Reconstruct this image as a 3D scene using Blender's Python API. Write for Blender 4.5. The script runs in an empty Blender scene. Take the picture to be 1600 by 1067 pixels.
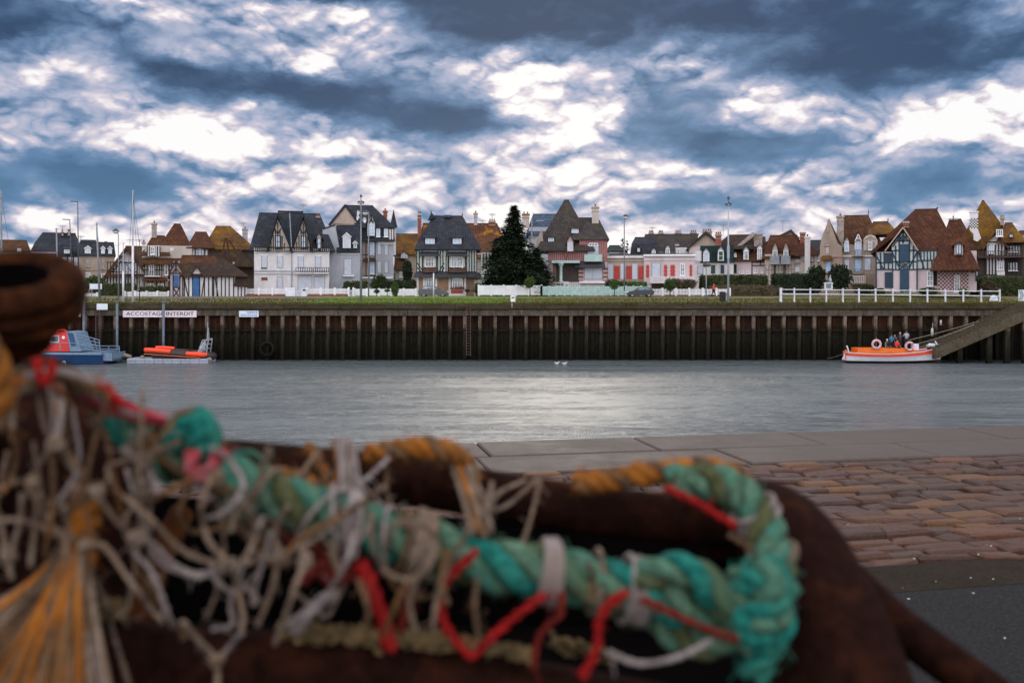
import bpy, math, random
from mathutils import Vector, Matrix, noise as mnoise
random.seed(7)
R = random.random
def U(a, b): return a + (b - a) * random.random()
S = bpy.context.scene
COL = S.collection
F = 1600 * 35.0 / 36.0       # focal length in photo pixels
HZ = 452.0                   # horizon row of the photo
EYE = 1.5
# ------------------------------------------------------------------ camera
cam = bpy.data.cameras.new('camera'); co = bpy.data.objects.new('camera', cam); COL.objects.link(co)
cam.lens = 35; cam.sensor_width = 36
co.location = (0, 0, EYE); co.rotation_euler = (math.radians(90), 0, 0)
cam.shift_y = -(533.5 - HZ) / 1600.0
cam.clip_start = 0.05; cam.clip_end = 6000
cam.dof.use_dof = True; cam.dof.focus_distance = 80; cam.dof.aperture_fstop = 3.9
S.camera = co
# ------------------------------------------------------------------ colour management
S.view_settings.view_transform = 'Standard'; S.view_settings.look = 'None'
S.view_settings.exposure = 0.0; S.view_settings.gamma = 1
S.render.engine = 'CYCLES'
S.cycles.use_denoising = True
S.cycles.max_bounces = 6; S.cycles.diffuse_bounces = 3; S.cycles.glossy_bounces = 3; S.cycles.transparent_max_bounces = 8
S.cycles.sample_clamp_indirect = 4
SUN_EL, SUN_AZ = 20.0, 2.0
# ------------------------------------------------------------------ world
def lin(c):
    c = c / 255.0
    return c / 12.92 if c <= 0.04045 else ((c + 0.055) / 1.055) ** 2.4
def rgb(r, g, b): return (lin(r), lin(g), lin(b), 1)
W = bpy.data.worlds.new('World'); S.world = W; W.use_nodes = True
nt = W.node_tree; nt.nodes.clear(); L = nt.links
def N(t, **kw):
    n = nt.nodes.new(t)
    for k, v in kw.items(): setattr(n, k, v)
    return n
def setin(n, i, v):
    if hasattr(v, 'is_output') or isinstance(v, bpy.types.NodeSocket): n.id_data.links.new(v, n.inputs[i])
    else: n.inputs[i].default_value = v
def MA(op, a, b=0.0, c=None, clamp=False):
    n = N('ShaderNodeMath', operation=op, use_clamp=clamp); setin(n, 0, a); setin(n, 1, b)
    if c is not None: setin(n, 2, c)
    return n.outputs[0]
def smooth(x, a, b):
    n = N('ShaderNodeMapRange', interpolation_type='SMOOTHSTEP'); setin(n, 0, x); setin(n, 1, a); setin(n, 2, b)
    return n.outputs[0]
tc = N('ShaderNodeTexCoord'); sx = N('ShaderNodeSeparateXYZ'); L.new(tc.outputs['Generated'], sx.inputs[0])
dx, dy, dz = sx.outputs
az = MA('ARCTAN2', dx, dy)                     # 0 straight ahead over the houses
hyp = MA('SQRT', MA('ADD', MA('MULTIPLY', dx, dx), MA('MULTIPLY', dy, dy)))
el = MA('ARCTAN2', dz, hyp)
# cloud coordinates: azimuth / elevation, elevation stretched so clouds flatten to the horizon
cmb = N('ShaderNodeCombineXYZ'); setin(cmb, 0, az); setin(cmb, 1, MA('MULTIPLY', el, 2.3)); setin(cmb, 2, 0.0)
def noise(scale, detail, rough, vec, off=0.0, dist=0.0):
    m = N('ShaderNodeVectorMath', operation='ADD'); L.new(vec, m.inputs[0]); m.inputs[1].default_value = (off, off * .7, off * .3)
    n = N('ShaderNodeTexNoise'); L.new(m.outputs[0], n.inputs['Vector'])
    n.inputs['Scale'].default_value = scale; n.inputs['Detail'].default_value = detail
    n.inputs['Roughness'].default_value = rough; n.inputs['Distortion'].default_value = dist
    return n
w1 = noise(8, 5, .6, cmb.outputs[0], 3.1)
w2 = noise(24, 6, .62, cmb.outputs[0], 9.7)
s1 = N('ShaderNodeSeparateColor'); L.new(w1.outputs['Color'], s1.inputs[0])
s2 = N('ShaderNodeSeparateColor'); L.new(w2.outputs['Color'], s2.inputs[0])
ax = MA('ADD', az, MA('ADD', MA('MULTIPLY', MA('SUBTRACT', s1.outputs[0], .5), .06), MA('MULTIPLY', MA('SUBTRACT', s2.outputs[0], .5), .035)))
ey = MA('ADD', el, MA('ADD', MA('MULTIPLY', MA('SUBTRACT', s1.outputs[1], .5), .022), MA('MULTIPLY', MA('SUBTRACT', s2.outputs[1], .5), .024)))
# rows of cloud brightness, bottom of the sky to the top (0 dark base .. 9 sunlit top), 32 columns from left to right
ROWS = [
 "77777777777777777777777777777777",
 "77777777777777777777777777777777",
 "67777766666666777767777766666666",
 "57866765555665688867876656665666",
 "35422346455666578767533345553445",
 "23211378867487577786434476853224",
 "32122546878576468887766456444434",
 "65456768767575687567542223456568",
 "56568898869776457786321223467888",
 "65557796547431123596323556566787",
 "55456653631111127898433875545677",
 "56354421111223449968433664322335",
 "55653112334444469856456321111122",
 "13543455687455568854566322111122",
 "11244444545564434332244322111124",
 "12456656866763210011211111111224",
 "24667766978952111111111121121234",
 "45677765211111100111112233223345",
 "34555432211111111111111222222233",
]
colfac = MA('ADD', MA('DIVIDE', MA('MULTIPLY', MA('TANGENT', MA('MINIMUM', MA('MAXIMUM', ax, -1.2), 1.2)), F), 1550.0), 800.0 / 1550.0)
rowpos = MA('DIVIDE', MA('SUBTRACT', MA('MULTIPLY', MA('TANGENT', MA('MINIMUM', MA('MAXIMUM', ey, -.2), 1.2)), F), 27.0), 25.0)
rowpos = MA('MINIMUM', MA('MAXIMUM', rowpos, 0.0), len(ROWS) - 1.0)
acc = 0.0
for i, row in enumerate(ROWS):
    cr = N('ShaderNodeValToRGB'); cr.color_ramp.interpolation = 'EASE'
    e = cr.color_ramp.elements
    while len(e) < 32: e.new(0.5)
    for k in range(32):
        v = int(row[k]) / 9.0
        e[k].position = k / 31.0
    for k in range(32):
        v = int(row[k]) / 9.0
        e[k].color = (v, v, v, 1)
    L.new(colfac, cr.inputs[0])
    wt = MA('MAXIMUM', MA('SUBTRACT', 1.0, MA('ABSOLUTE', MA('SUBTRACT', rowpos, float(i)))), 0.0)
    acc = MA('ADD', acc, MA('MULTIPLY', cr.outputs[0], wt))
# generic clouds for the rest of the sky
g1 = noise(3.0, 6, .6, cmb.outputs[0], 17.0, .4)
gen = MA('ADD', MA('MULTIPLY', MA('SUBTRACT', g1.outputs[0], .5), 2.2), .84)
inside = MA('MULTIPLY', MA('SUBTRACT', 1.0, smooth(MA('ABSOLUTE', az), .56, .85)), MA('SUBTRACT', 1.0, smooth(el, .30, .45)))
base = MA('ADD', MA('MULTIPLY', acc, inside), MA('MULTIPLY', gen, MA('SUBTRACT', 1.0, inside)))
# billows: rounded lobes with dark creases, their upper sides lit
cb2 = N('ShaderNodeCombineXYZ'); setin(cb2, 0, az); setin(cb2, 1, MA('MULTIPLY', el, 1.7)); setin(cb2, 2, 0.0)
wsc = N('ShaderNodeVectorMath', operation='SCALE'); L.new(w1.outputs['Color'], wsc.inputs[0]); wsc.inputs['Scale'].default_value = .03
wsd = N('ShaderNodeVectorMath', operation='SCALE'); L.new(w2.outputs['Color'], wsd.inputs[0]); wsd.inputs['Scale'].default_value = .017
wv = N('ShaderNodeVectorMath', operation='ADD'); L.new(cb2.outputs[0], wv.inputs[0]); L.new(wsc.outputs[0], wv.inputs[1])
wv2 = N('ShaderNodeVectorMath', operation='ADD'); L.new(wv.outputs[0], wv2.inputs[0]); L.new(wsd.outputs[0], wv2.inputs[1])
def billow(dy_):
    sh = N('ShaderNodeVectorMath', operation='ADD'); L.new(wv2.outputs[0], sh.inputs[0]); sh.inputs[1].default_value = (0, dy_, 0); tot = 0.0
    for sc_, w_ in ((9, .44), (19, .32), (42, .16), (90, .08)):
        n_ = noise(sc_, 0, .5, sh.outputs[0], sc_ * .37); tot = MA('ADD', tot, MA('MULTIPLY', MA('ABSOLUTE', MA('SUBTRACT', n_.outputs[0], .5)), 2 * w_))
    return tot
B0, B1 = billow(0.0), billow(.014)
b2 = noise(11, 6, .6, cmb.outputs[0], 31.0, .2)
amp = MA('ADD', .16, MA('MULTIPLY', smooth(base, .25, .75), .78))
det = MA('ADD', MA('MULTIPLY', MA('ADD', MA('SUBTRACT', B0, .2), MA('MULTIPLY', MA('SUBTRACT', B0, B1), 1.5)), amp), MA('MULTIPLY', MA('SUBTRACT', b2.outputs[0], .5), .45))
val = MA('ADD', MA('MULTIPLY', MA('SUBTRACT', MA('ADD', base, det), .5), 1.25), .49)
ramp = N('ShaderNodeValToRGB'); ramp.color_ramp.interpolation = 'LINEAR'
stops = [(0.0, (52, 76, 108)), (.11, (62, 88, 122)), (.33, (104, 133, 170)), (.55, (162, 174, 201)), (.67, (184, 187, 210)), (.78, (214, 207, 219)), (.89, (242, 234, 238)), (1.0, (255, 254, 254))]
e = ramp.color_ramp.elements
while len(e) < len(stops): e.new(.5)
for k, (p_, c_) in enumerate(stops): e[k].position = p_
for k, (p_, c_) in enumerate(stops): e[k].color = rgb(*c_)
L.new(val, ramp.inputs[0])
# clear blue between the clouds low over the horizon
low = MA('MULTIPLY', MA('SUBTRACT', 1.0, smooth(el, .06, .22)), MA('SUBTRACT', 1.0, smooth(val, .3, .62)))
mb_ = N('ShaderNodeMix', data_type='RGBA'); L.new(low, mb_.inputs['Factor']); L.new(ramp.outputs[0], mb_.inputs['A']); mb_.inputs['B'].default_value = rgb(92, 138, 178)
lowf = MA('MULTIPLY', low, .6); L.new(lowf, mb_.inputs['Factor'])
# sky behind the camera brightened, an added fill to light the facades
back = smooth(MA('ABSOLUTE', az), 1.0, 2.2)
fill_gain = MA('ADD', 1.0, MA('MULTIPLY', back, 1.5))
vm = N('ShaderNodeVectorMath', operation='SCALE'); L.new(mb_.outputs['Result'], vm.inputs[0]); L.new(fill_gain, vm.inputs['Scale'])
sky = N('ShaderNodeTexSky'); sky.sky_type = 'NISHITA'; sky.sun_disc = False
sky.sun_elevation = math.radians(SUN_EL); sky.sun_rotation = math.radians(SUN_AZ); sky.air_density = 1.0
bg1 = N('ShaderNodeBackground'); L.new(sky.outputs[0], bg1.inputs[0]); bg1.inputs[1].default_value = 0.05
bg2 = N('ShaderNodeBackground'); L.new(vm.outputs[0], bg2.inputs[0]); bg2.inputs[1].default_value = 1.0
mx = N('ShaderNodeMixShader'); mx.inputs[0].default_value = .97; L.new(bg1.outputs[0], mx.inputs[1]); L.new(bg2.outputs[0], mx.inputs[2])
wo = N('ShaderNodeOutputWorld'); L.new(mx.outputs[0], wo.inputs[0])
W.cycles.sampling_method = 'MANUAL'; W.cycles.sample_map_resolution = 1024
# ------------------------------------------------------------------ sun, veiled by the clouds over the houses
sl = bpy.data.lights.new('sun', 'SUN'); sl.energy = .55; sl.angle = math.radians(10); sl.color = (1, .9, .78)
so = bpy.data.objects.new('sun', sl); COL.objects.link(so); so.location = (0, 50, 60)
sd = Vector((math.sin(math.radians(SUN_AZ)) * math.cos(math.radians(SUN_EL)), math.cos(math.radians(SUN_AZ)) * math.cos(math.radians(SUN_EL)), math.sin(math.radians(SUN_EL))))
so.rotation_euler = (-sd).to_track_quat('-Z', 'Y').to_euler()

# ------------------------------------------------------------------ materials
MAT = {}
class NT:
    def __init__(s, name):
        s.m = bpy.data.materials.new(name); s.m.use_nodes = True; s.t = s.m.node_tree
        s.b = s.t.nodes['Principled BSDF']; s.tc = None; MAT[name] = s.m
    def n(s, t, **kw):
        n = s.t.nodes.new(t)
        for k, v in kw.items(): setattr(n, k, v)
        return n
    def l(s, a, b): s.t.links.new(a, b)
    def co(s, kind='Object', scale=None):
        if s.tc is None: s.tc = s.n('ShaderNodeNewGeometry')
        out = s.tc.outputs['Position']
        if scale:
            m = s.n('ShaderNodeMapping'); m.inputs['Scale'].default_value = scale; s.l(out, m.inputs[0]); out = m.outputs[0]
        return out
    def noise(s, sc, det=4, ro=.6, scale=None, dist=0):
        n = s.n('ShaderNodeTexNoise'); s.l(s.co(scale=scale), n.inputs['Vector'])
        n.inputs['Scale'].default_value = sc; n.inputs['Detail'].default_value = det; n.inputs['Roughness'].default_value = ro; n.inputs['Distortion'].default_value = dist
        return n.outputs[0]
    def ramp(s, fac, st, interp='LINEAR'):
        r = s.n('ShaderNodeValToRGB'); r.color_ramp.interpolation = interp; e = r.color_ramp.elements
        while len(e) < len(st): e.new(.5)
        for k, (p, c) in enumerate(st): e[k].position = p
        for k, (p, c) in enumerate(st): e[k].color = (c[0], c[1], c[2], 1) if not isinstance(c, (int, float)) else (c, c, c, 1)
        s.l(fac, r.inputs[0]); return r.outputs[0]
    def mix(s, f, a, b, mode='MIX'):
        m = s.n('ShaderNodeMix', data_type='RGBA', blend_type=mode)
        for k, v in (('Factor', f), ('A', a), ('B', b)):
            if isinstance(v, bpy.types.NodeSocket): s.l(v, m.inputs[k])
            elif k == 'Factor': m.inputs[k].default_value = v
            else: m.inputs[k].default_value = (v[0], v[1], v[2], 1)
        return m.outputs['Result']
    def math(s, op, a, b=0.0):
        m = s.n('ShaderNodeMath', operation=op)
        for k, v in ((0, a), (1, b)):
            if isinstance(v, bpy.types.NodeSocket): s.l(v, m.inputs[k])
            else: m.inputs[k].default_value = v
        return m.outputs[0]
    def col(s, c): 
        if isinstance(c, bpy.types.NodeSocket): s.l(c, s.b.inputs['Base Color'])
        else: s.b.inputs['Base Color'].default_value = (c[0], c[1], c[2], 1)
        return s
    def rough(s, v):
        if isinstance(v, bpy.types.NodeSocket): s.l(v, s.b.inputs['Roughness'])
        else: s.b.inputs['Roughness'].default_value = v
        return s
    def bump(s, h, st=.5, dist=.05):
        b = s.n('ShaderNodeBump'); b.inputs['Strength'].default_value = st; b.inputs['Distance'].default_value = dist
        s.l(h, b.inputs['Height']); s.l(b.outputs[0], s.b.inputs['Normal']); return s
def simple(name, c, rough=.6, var=.25, sc=1.5, metal=0, bump=0, spec=None):
    t = NT(name); n = t.noise(sc, 5, .65)
    a = tuple(x * (1 - var) for x in c[:3]); b = tuple(min(x * (1 + var), .95) for x in c[:3])
    t.col(t.ramp(n, [(.3, a), (.7, b)])); t.rough(rough); t.b.inputs['Metallic'].default_value = metal
    if spec is not None: t.b.inputs['Specular IOR Level'].default_value = spec
    if bump: t.bump(t.noise(sc * 12, 4), bump, .02)
    return t.m
def stucco(name, c, dirt=.35):
    t = NT(name); n = t.noise(.5, 6, .7, scale=(1, 1, .35)); f = t.noise(4, 4, .7)
    d = tuple(x * (1 - dirt) * .95 for x in c)
    base = t.ramp(n, [(.32, d), (.6, c)])
    t.col(t.mix(.25, base, t.ramp(f, [(.3, tuple(x * .7 for x in c)), (.7, c)]))); t.rough(.9); t.bump(t.noise(25, 3), .3, .02)
    return t.m
def tiles(name, c1, c2, moss=None, mlo=.5, mhi=.62, row=.28):
    t = NT(name)
    br = t.n('ShaderNodeTexBrick'); cb = t.n('ShaderNodeCombineXYZ'); sp = t.n('ShaderNodeSeparateXYZ'); t.l(t.co(), sp.inputs[0])
    t.l(t.math('ADD', sp.outputs[0], t.math('MULTIPLY', sp.outputs[1], .7)), cb.inputs[0]); t.l(sp.outputs[2], cb.inputs[1]); t.l(cb.outputs[0], br.inputs['Vector'])
    br.inputs['Scale'].default_value = 1; br.inputs['Brick Width'].default_value = .34; br.inputs['Row Height'].default_value = row
    br.inputs['Mortar Size'].default_value = .03; br.inputs['Bias'].default_value = -.1
    br.inputs['Color1'].default_value = (*c1, 1); br.inputs['Color2'].default_value = (*c2, 1); br.inputs['Mortar'].default_value = (c1[0] * .35, c1[1] * .35, c1[2] * .35, 1)
    n = t.noise(.55, 7, .7); st = t.noise(1.6, 6, .7, scale=(1, 1, .3))
    c = t.mix(t.ramp(n, [(.35, 0.0), (.7, .8)]), br.outputs[0], tuple(x * .45 for x in c1))
    c = t.mix(t.ramp(st, [(.5, 0.0), (.75, .5)]), c, tuple(min(1, x * 1.7) for x in c2))
    if moss:
        m = t.noise(.28, 8, .72)
        c = t.mix(t.ramp(m, [(mlo, 0.0), (mhi, .92)]), c, t.ramp(t.noise(3, 4), [(.3, tuple(x * .5 for x in moss)), (.7, moss)]))
    t.col(c); t.rough(.9); t.b.inputs['Specular IOR Level'].default_value = .15; t.bump(br.outputs['Fac'], .5, .04)
    return t.m
simple('white_paint', (.72, .72, .74), .5, .12)
simple('white_metal', (.6, .62, .66), .45, .15)
simple('grey_metal', (.2, .22, .25), .45, .3, 3)
simple('dark_metal', (.03, .032, .036), .5, .3, 3)
simple('timber_dark', (.016, .012, .011), .8, .35, 2)
simple('timber_brown', (.07, .04, .03), .8, .35, 2)
simple('timber_blue', (.006, .028, .06), .6, .25, 2)
simple('timber_red', (.30, .09, .08), .8, .3, 3)
simple('shutter_blue', (.005, .040, .085), .5, .2, 2)
simple('shutter_navy', (.004, .027, .058), .5, .2, 2)
simple('door_blue', (.02, .11, .30), .5, .2, 2)
simple('shutter_red', (.40, .035, .022), .6, .25, 2)
simple('shutter_white', (.5, .53, .60), .6, .12, 2)
simple('shutter_pale_blue', (.36, .5, .68), .5, .15, 2)
simple('paint_green_dark', (.015, .06, .05), .6, .3, 2)
simple('paint_pale_green', (.36, .5, .47), .6, .2, 2)
simple('brick', (.22, .07, .045), .9, .4, 4)
simple('chimney_stone', (.3, .25, .22), .9, .4, 3)
simple('pot_orange', (.2, .085, .04), .8, .3, 4)
simple('flowers', (.16, .05, .035), .9, .6, 9)
simple('awning_dark', (.03, .03, .036), .7, .3, 3)
stucco('stucco_white', (.70, .675, .68)); stucco('stucco_cream', (.52, .45, .40)); stucco('stucco_pink', (.58, .48, .49), .25)
stucco('stucco_grey', (.40, .41, .46)); stucco('stucco_beige', (.42, .33, .27), .3); stucco('stone_beige', (.36, .28, .22), .45); stucco('stucco_mint', (.55, .6, .57), .3)
stucco('stone_brown', (.30, .18, .12), .5); stucco('dark_planks', (.07, .055, .045), .4)
tiles('tile_brown', (.085, .040, .022), (.12, .055, .028), (.19, .09, .02), .56, .78)
tiles('tile_moss', (.09, .045, .025), (.13, .06, .03), (.23, .12, .012), .42, .62)
tiles('tile_red', (.078, .031, .018), (.11, .042, .024), (.17, .09, .03), .55, .75)
tiles('tile_mixed', (.085, .037, .024), (.115, .048, .028), (.17, .09, .02), .48, .7)
tiles('tile_orange_moss', (.11, .05, .03), (.15, .07, .035), (.45, .19, .012), .55, .64)
tiles('tile_dark', (.05, .034, .028), (.07, .046, .034), (.14, .09, .03), .55, .72)
tiles('slate', (.035, .04, .052), (.05, .055, .068), (.055, .05, .045), .52, .7)
tiles('slate_warm', (.055, .048, .045), (.075, .065, .058), (.10, .075, .045), .5, .7)
tiles('slate_blue', (.06, .09, .14), (.08, .12, .18))
tiles('slate_green', (.015, .035, .035), (.02, .05, .045))
t = NT('glass'); t.col((.05, .07, .09)); t.rough(.08); t.b.inputs['Specular IOR Level'].default_value = .9
t.l(t.ramp(t.noise(.9, 2), [(.35, (.02, .028, .035)), (.65, (.2, .25, .32))]), t.b.inputs['Base Color'])
t = NT('glass_bright'); t.col((.3, .42, .55)); t.rough(.12); t.b.inputs['Specular IOR Level'].default_value = .9
# foliage
def leafmat(name, a, b, sc=1.2):
    t = NT(name); n = t.noise(sc, 6, .75); t.col(t.ramp(n, [(.3, a), (.7, b)])); t.rough(.85)
    t.b.inputs['Specular IOR Level'].default_value = .15
    return t.m
leafmat('leaf_conifer', (.010, .018, .010), (.036, .052, .024), 1.5)
leafmat('leaf_hedge', (.018, .026, .010), (.06, .07, .025), 1.5)
leafmat('leaf_green', (.03, .06, .018), (.09, .13, .035), 2)
leafmat('leaf_brown', (.05, .04, .025), (.11, .085, .05), 2)
simple('bark', (.06, .045, .035), .9, .4, 3)
# ------------------------------------------------------------------ mesh builder
def P(px, py, D): return Vector(((px - 800) * D / F, D, EYE - (py - HZ) * D / F))
class MB:
    def __init__(s): s.v = []; s.f = []; s.m = []; s.sm = False
    def add(s, vs, fs, m=0):
        o = len(s.v); s.v.extend([tuple(v) for v in vs]); s.f.extend([tuple(i + o for i in f) for f in fs]); s.m.extend([m] * len(fs)); return s
    def box(s, x0, x1, y0, y1, z0, z1, m=0):
        return s.add([(x0, y0, z0), (x1, y0, z0), (x1, y1, z0), (x0, y1, z0), (x0, y0, z1), (x1, y0, z1), (x1, y1, z1), (x0, y1, z1)],
                     [(0, 3, 2, 1), (4, 5, 6, 7), (0, 1, 5, 4), (1, 2, 6, 5), (2, 3, 7, 6), (3, 0, 4, 7)], m)
    def hexa(s, vs, m=0):
        return s.add(vs, [(0, 3, 2, 1), (4, 5, 6, 7), (0, 1, 5, 4), (1, 2, 6, 5), (2, 3, 7, 6), (3, 0, 4, 7)], m)
    def prism(s, pts, off, m=0):
        n = len(pts); off = Vector(off); a = [Vector(p) for p in pts]; b = [p + off for p in a]
        return s.add(a + b, [tuple(range(n)), tuple(range(2 * n - 1, n - 1, -1))] + [(i, i + n, (i + 1) % n + n, (i + 1) % n) for i in range(n)], m)
    def beam(s, a, b, w, t, up=(0, 1, 0), m=0):
        a = Vector(a); b = Vector(b); d = (b - a)
        if d.length < 1e-6: return s
        d.normalize(); u = Vector(up); side = d.cross(u)
        if side.length < 1e-4: side = d.cross(Vector((1, 0, 0)))
        side.normalize(); u = side.cross(d).normalized()
        side *= w / 2; u *= t / 2
        return s.hexa([a - side - u, a + side - u, a + side + u, a - side + u, b - side - u, b + side - u, b + side + u, b - side + u], m)
    def tube(s, pts, r, n=8, m=0, cap=True):
        pts = [Vector(p) for p in pts]; k = len(pts); rr = r if isinstance(r, (list, tuple)) else [r] * k
        t0 = (pts[1] - pts[0]).normalized(); u = t0.cross(Vector((0, 0, 1)))
        if u.length < .1: u = t0.cross(Vector((1, 0, 0)))
        u.normalize(); vs = []
        for i, p in enumerate(pts):
            t = (pts[min(i + 1, k - 1)] - pts[max(i - 1, 0)])
            t = t.normalized() if t.length > 1e-9 else t0
            u = (u - t * u.dot(t)); u = u.normalized() if u.length > 1e-6 else t.orthogonal().normalized()
            w = t.cross(u)
            for j in range(n):
                a = 2 * math.pi * j / n; vs.append(p + (u * math.cos(a) + w * math.sin(a)) * rr[i])
        fs = [(i * n + j, i * n + (j + 1) % n, (i + 1) * n + (j + 1) % n, (i + 1) * n + j) for i in range(k - 1) for j in range(n)]
        if cap: fs += [tuple(range(n - 1, -1, -1)), tuple((k - 1) * n + j for j in range(n))]
        return s.add(vs, fs, m)
    def lathe(s, prof, c, axis=(0, 0, 1), n=24, m=0):
        ax = Vector(axis).normalized(); u = ax.orthogonal().normalized(); w = ax.cross(u); c = Vector(c); vs = []
        for (r, h) in prof:
            for j in range(n):
                a = 2 * math.pi * j / n; vs.append(c + ax * h + (u * math.cos(a) + w * math.sin(a)) * r)
        k = len(prof)
        return s.add(vs, [(i * n + j, i * n + (j + 1) % n, (i + 1) * n + (j + 1) % n, (i + 1) * n + j) for i in range(k - 1) for j in range(n)], m)
    def ball(s, c, r, m=0, n=8):
        rx, ry, rz = r if isinstance(r, (tuple, list)) else (r, r, r); c = Vector(c); vs = []; k = n // 2 + 1
        for i in range(k):
            th = math.pi * i / (k - 1)
            for j in range(n):
                a = 2 * math.pi * j / n; vs.append(c + Vector((rx * max(math.sin(th), 1e-3) * math.cos(a), ry * max(math.sin(th), 1e-3) * math.sin(a), rz * math.cos(th))))
        return s.add(vs, [(i * n + j, (i + 1) * n + j, (i + 1) * n + (j + 1) % n, i * n + (j + 1) % n) for i in range(k - 1) for j in range(n)], m)
    def torus(s, c, R_, r, axis=(0, 1, 0), n=24, k=8, m=0):
        ax = Vector(axis).normalized(); u = ax.orthogonal().normalized(); w = ax.cross(u); c = Vector(c)
        pts = [c + (u * math.cos(2 * math.pi * i / n) + w * math.sin(2 * math.pi * i / n)) * R_ for i in range(n + 1)]
        return s.tube(pts, r, k, m, False)
    def build(s, name, mats, parent=None, smooth=False, label=None):
        if not s.f: return None
        me = bpy.data.meshes.new(name); org = ORG.get(parent.name, Vector()) if parent else Vector()
        vs = [(v[0] - org[0], v[1] - org[1], v[2] - org[2]) for v in s.v] if parent else s.v
        me.from_pydata(vs, [], s.f); me.update()
        if isinstance(mats, str): mats = [mats]
        for m in mats: me.materials.append(MAT[m])
        me.polygons.foreach_set('material_index', s.m)
        if smooth: me.polygons.foreach_set('use_smooth', [True] * len(s.f))
        o = bpy.data.objects.new(name, me); COL.objects.link(o)
        if parent: o.parent = parent; ORG[o.name] = org
        if label: o['label'] = label
        return o
ORG = {}
def thing(name, label, cat, loc, group=None):
    o = bpy.data.objects.new(name, None); COL.objects.link(o); o.location = loc; o.empty_display_size = .3
    ORG[o.name] = Vector(loc); o['label'] = label; o['category'] = cat
    if group: o['group'] = group
    return o
def tag(o, label=None, cat=None, group=None, kind=None):
    if label: o['label'] = label
    if cat: o['category'] = cat
    if group: o['group'] = group
    if kind: o['kind'] = kind
    return o
def recenter(o, loc):
    loc = Vector(loc); me = o.data
    for v in me.vertices: v.co -= loc
    o.location = loc; return o
GZ = .6
def spline(pts, sub=8):
    pts = [Vector(p) for p in pts]; q = [2 * pts[0] - pts[1]] + pts + [2 * pts[-1] - pts[-2]]; out = []
    for i in range(1, len(q) - 2):
        a, b, c, d = q[i - 1:i + 3]
        for k in range(sub):
            t = k / sub
            out.append(.5 * ((2 * b) + (c - a) * t + (2 * a - 5 * b + 4 * c - d) * t * t + (-a + 3 * b - 3 * c + d) * t ** 3))
    out.append(pts[-1]); return out
# ------------------------------------------------------------------ setting: water, far ground, near quay, far quay wall
WZ = EYE - (563 - HZ) * 105 / F
t = NT('water'); t.col((.078, .100, .108)); wr1 = t.noise(1, 5, .65, scale=(.03, .25, 1)); wr2 = t.noise(1, 5, .7, scale=(.35, 2.2, 1)); t.rough(t.ramp(t.math('ADD', t.math('MULTIPLY', wr1, .5), t.math('MULTIPLY', wr2, .5)), [(.4, .10), (.6, .40)])); t.b.inputs['IOR'].default_value = 1.75
a1 = t.noise(1.0, 5, .62, scale=(.6, 1.9, 1)); a2 = t.noise(.22, 3, .5, scale=(.5, 1.3, 1)); a3 = t.noise(5.5, 3, .6, scale=(.28, 1.6, 1))
a4 = t.noise(1, 3, .55, scale=(.22, .7, 1)); hgt = t.math('ADD', t.math('MULTIPLY', a4, .9), t.math('ADD', t.math('ADD', t.math('MULTIPLY', a1, .55), t.math('MULTIPLY', a2, .7)), t.math('MULTIPLY', a3, .16)))
t.bump(hgt, 1.0, .65)
mb = MB(); mb.add([(-1500, 6, WZ), (1500, 6, WZ), (1500, 106, WZ), (-1500, 106, WZ)], [(0, 1, 2, 3)])
tag(mb.build('water', 'water'), kind='structure')
t = NT('ground_far'); n1 = t.noise(.12, 6, .65); n2 = t.noise(1.5, 6, .7)
sp = t.n('ShaderNodeSeparateXYZ'); t.l(t.co(), sp.inputs[0])
right = t.n('ShaderNodeMapRange'); t.l(sp.outputs[0], right.inputs[0]); right.inputs[1].default_value = -5; right.inputs[2].default_value = 12
left = t.n('ShaderNodeMapRange'); t.l(sp.outputs[0], left.inputs[0]); left.inputs[1].default_value = -20; left.inputs[2].default_value = -26
g = t.ramp(n2, [(.3, (.06, .10, .010)), (.7, (.125, .185, .016))]); br_ = t.ramp(n2, [(.3, (.055, .05, .012)), (.7, (.12, .105, .022))])
gr = t.ramp(n2, [(.3, (.10, .085, .06)), (.7, (.16, .13, .10))])
c = t.mix(right.outputs[0], g, br_); c = t.mix(left.outputs[0], c, t.mix(t.ramp(n1, [(.45, 0.0), (.6, 1.0)]), gr, br_))
t.col(c); t.rough(.95); t.bump(n2, .5, .2)
mb = MB()
xs = [-2500, -80, 80, 2500]; ys = [(105.2, 0), (108, .04), (125, GZ), (160, GZ), (3500, GZ)]
for i in range(3):
    for j in range(len(ys) - 1):
        mb.add([(xs[i], ys[j][0], ys[j][1]), (xs[i + 1], ys[j][0], ys[j][1]), (xs[i + 1], ys[j + 1][0], ys[j + 1][1]), (xs[i], ys[j + 1][0], ys[j + 1][1])], [(0, 1, 2, 3)])
tag(mb.build('ground', 'ground_far'), kind='structure')
leafmat('grass_leaf', (.06, .095, .01), (.13, .18, .016), .4); leafmat('grass_dry', (.045, .037, .011), (.11, .088, .022), .5)
mb = MB()
for i in range(22000):
    x = U(-50, 58); y = U(105.1, 118) if R() < .7 else U(105.05, 107); z = 0 if y < 108 else (y - 108) / 17 * GZ
    h = U(.06, .22); w = U(.04, .1); a = U(0, 3.14); dxx = math.cos(a) * w; dyy = math.sin(a) * w
    dry = (x > -1 and R() < .8) or (x < -22 and R() < .75) or R() < .15
    mb.add([(x - dxx, y - dyy, z), (x + dxx, y + dyy, z), (x + U(-.06, .06), y + U(-.06, .06), z + h)], [(0, 1, 2)], 1 if dry else 0)
tag(mb.build('grass', ['grass_leaf', 'grass_dry']), 'short grass growing on the bank behind the far quay', 'grass', kind='stuff')
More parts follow.
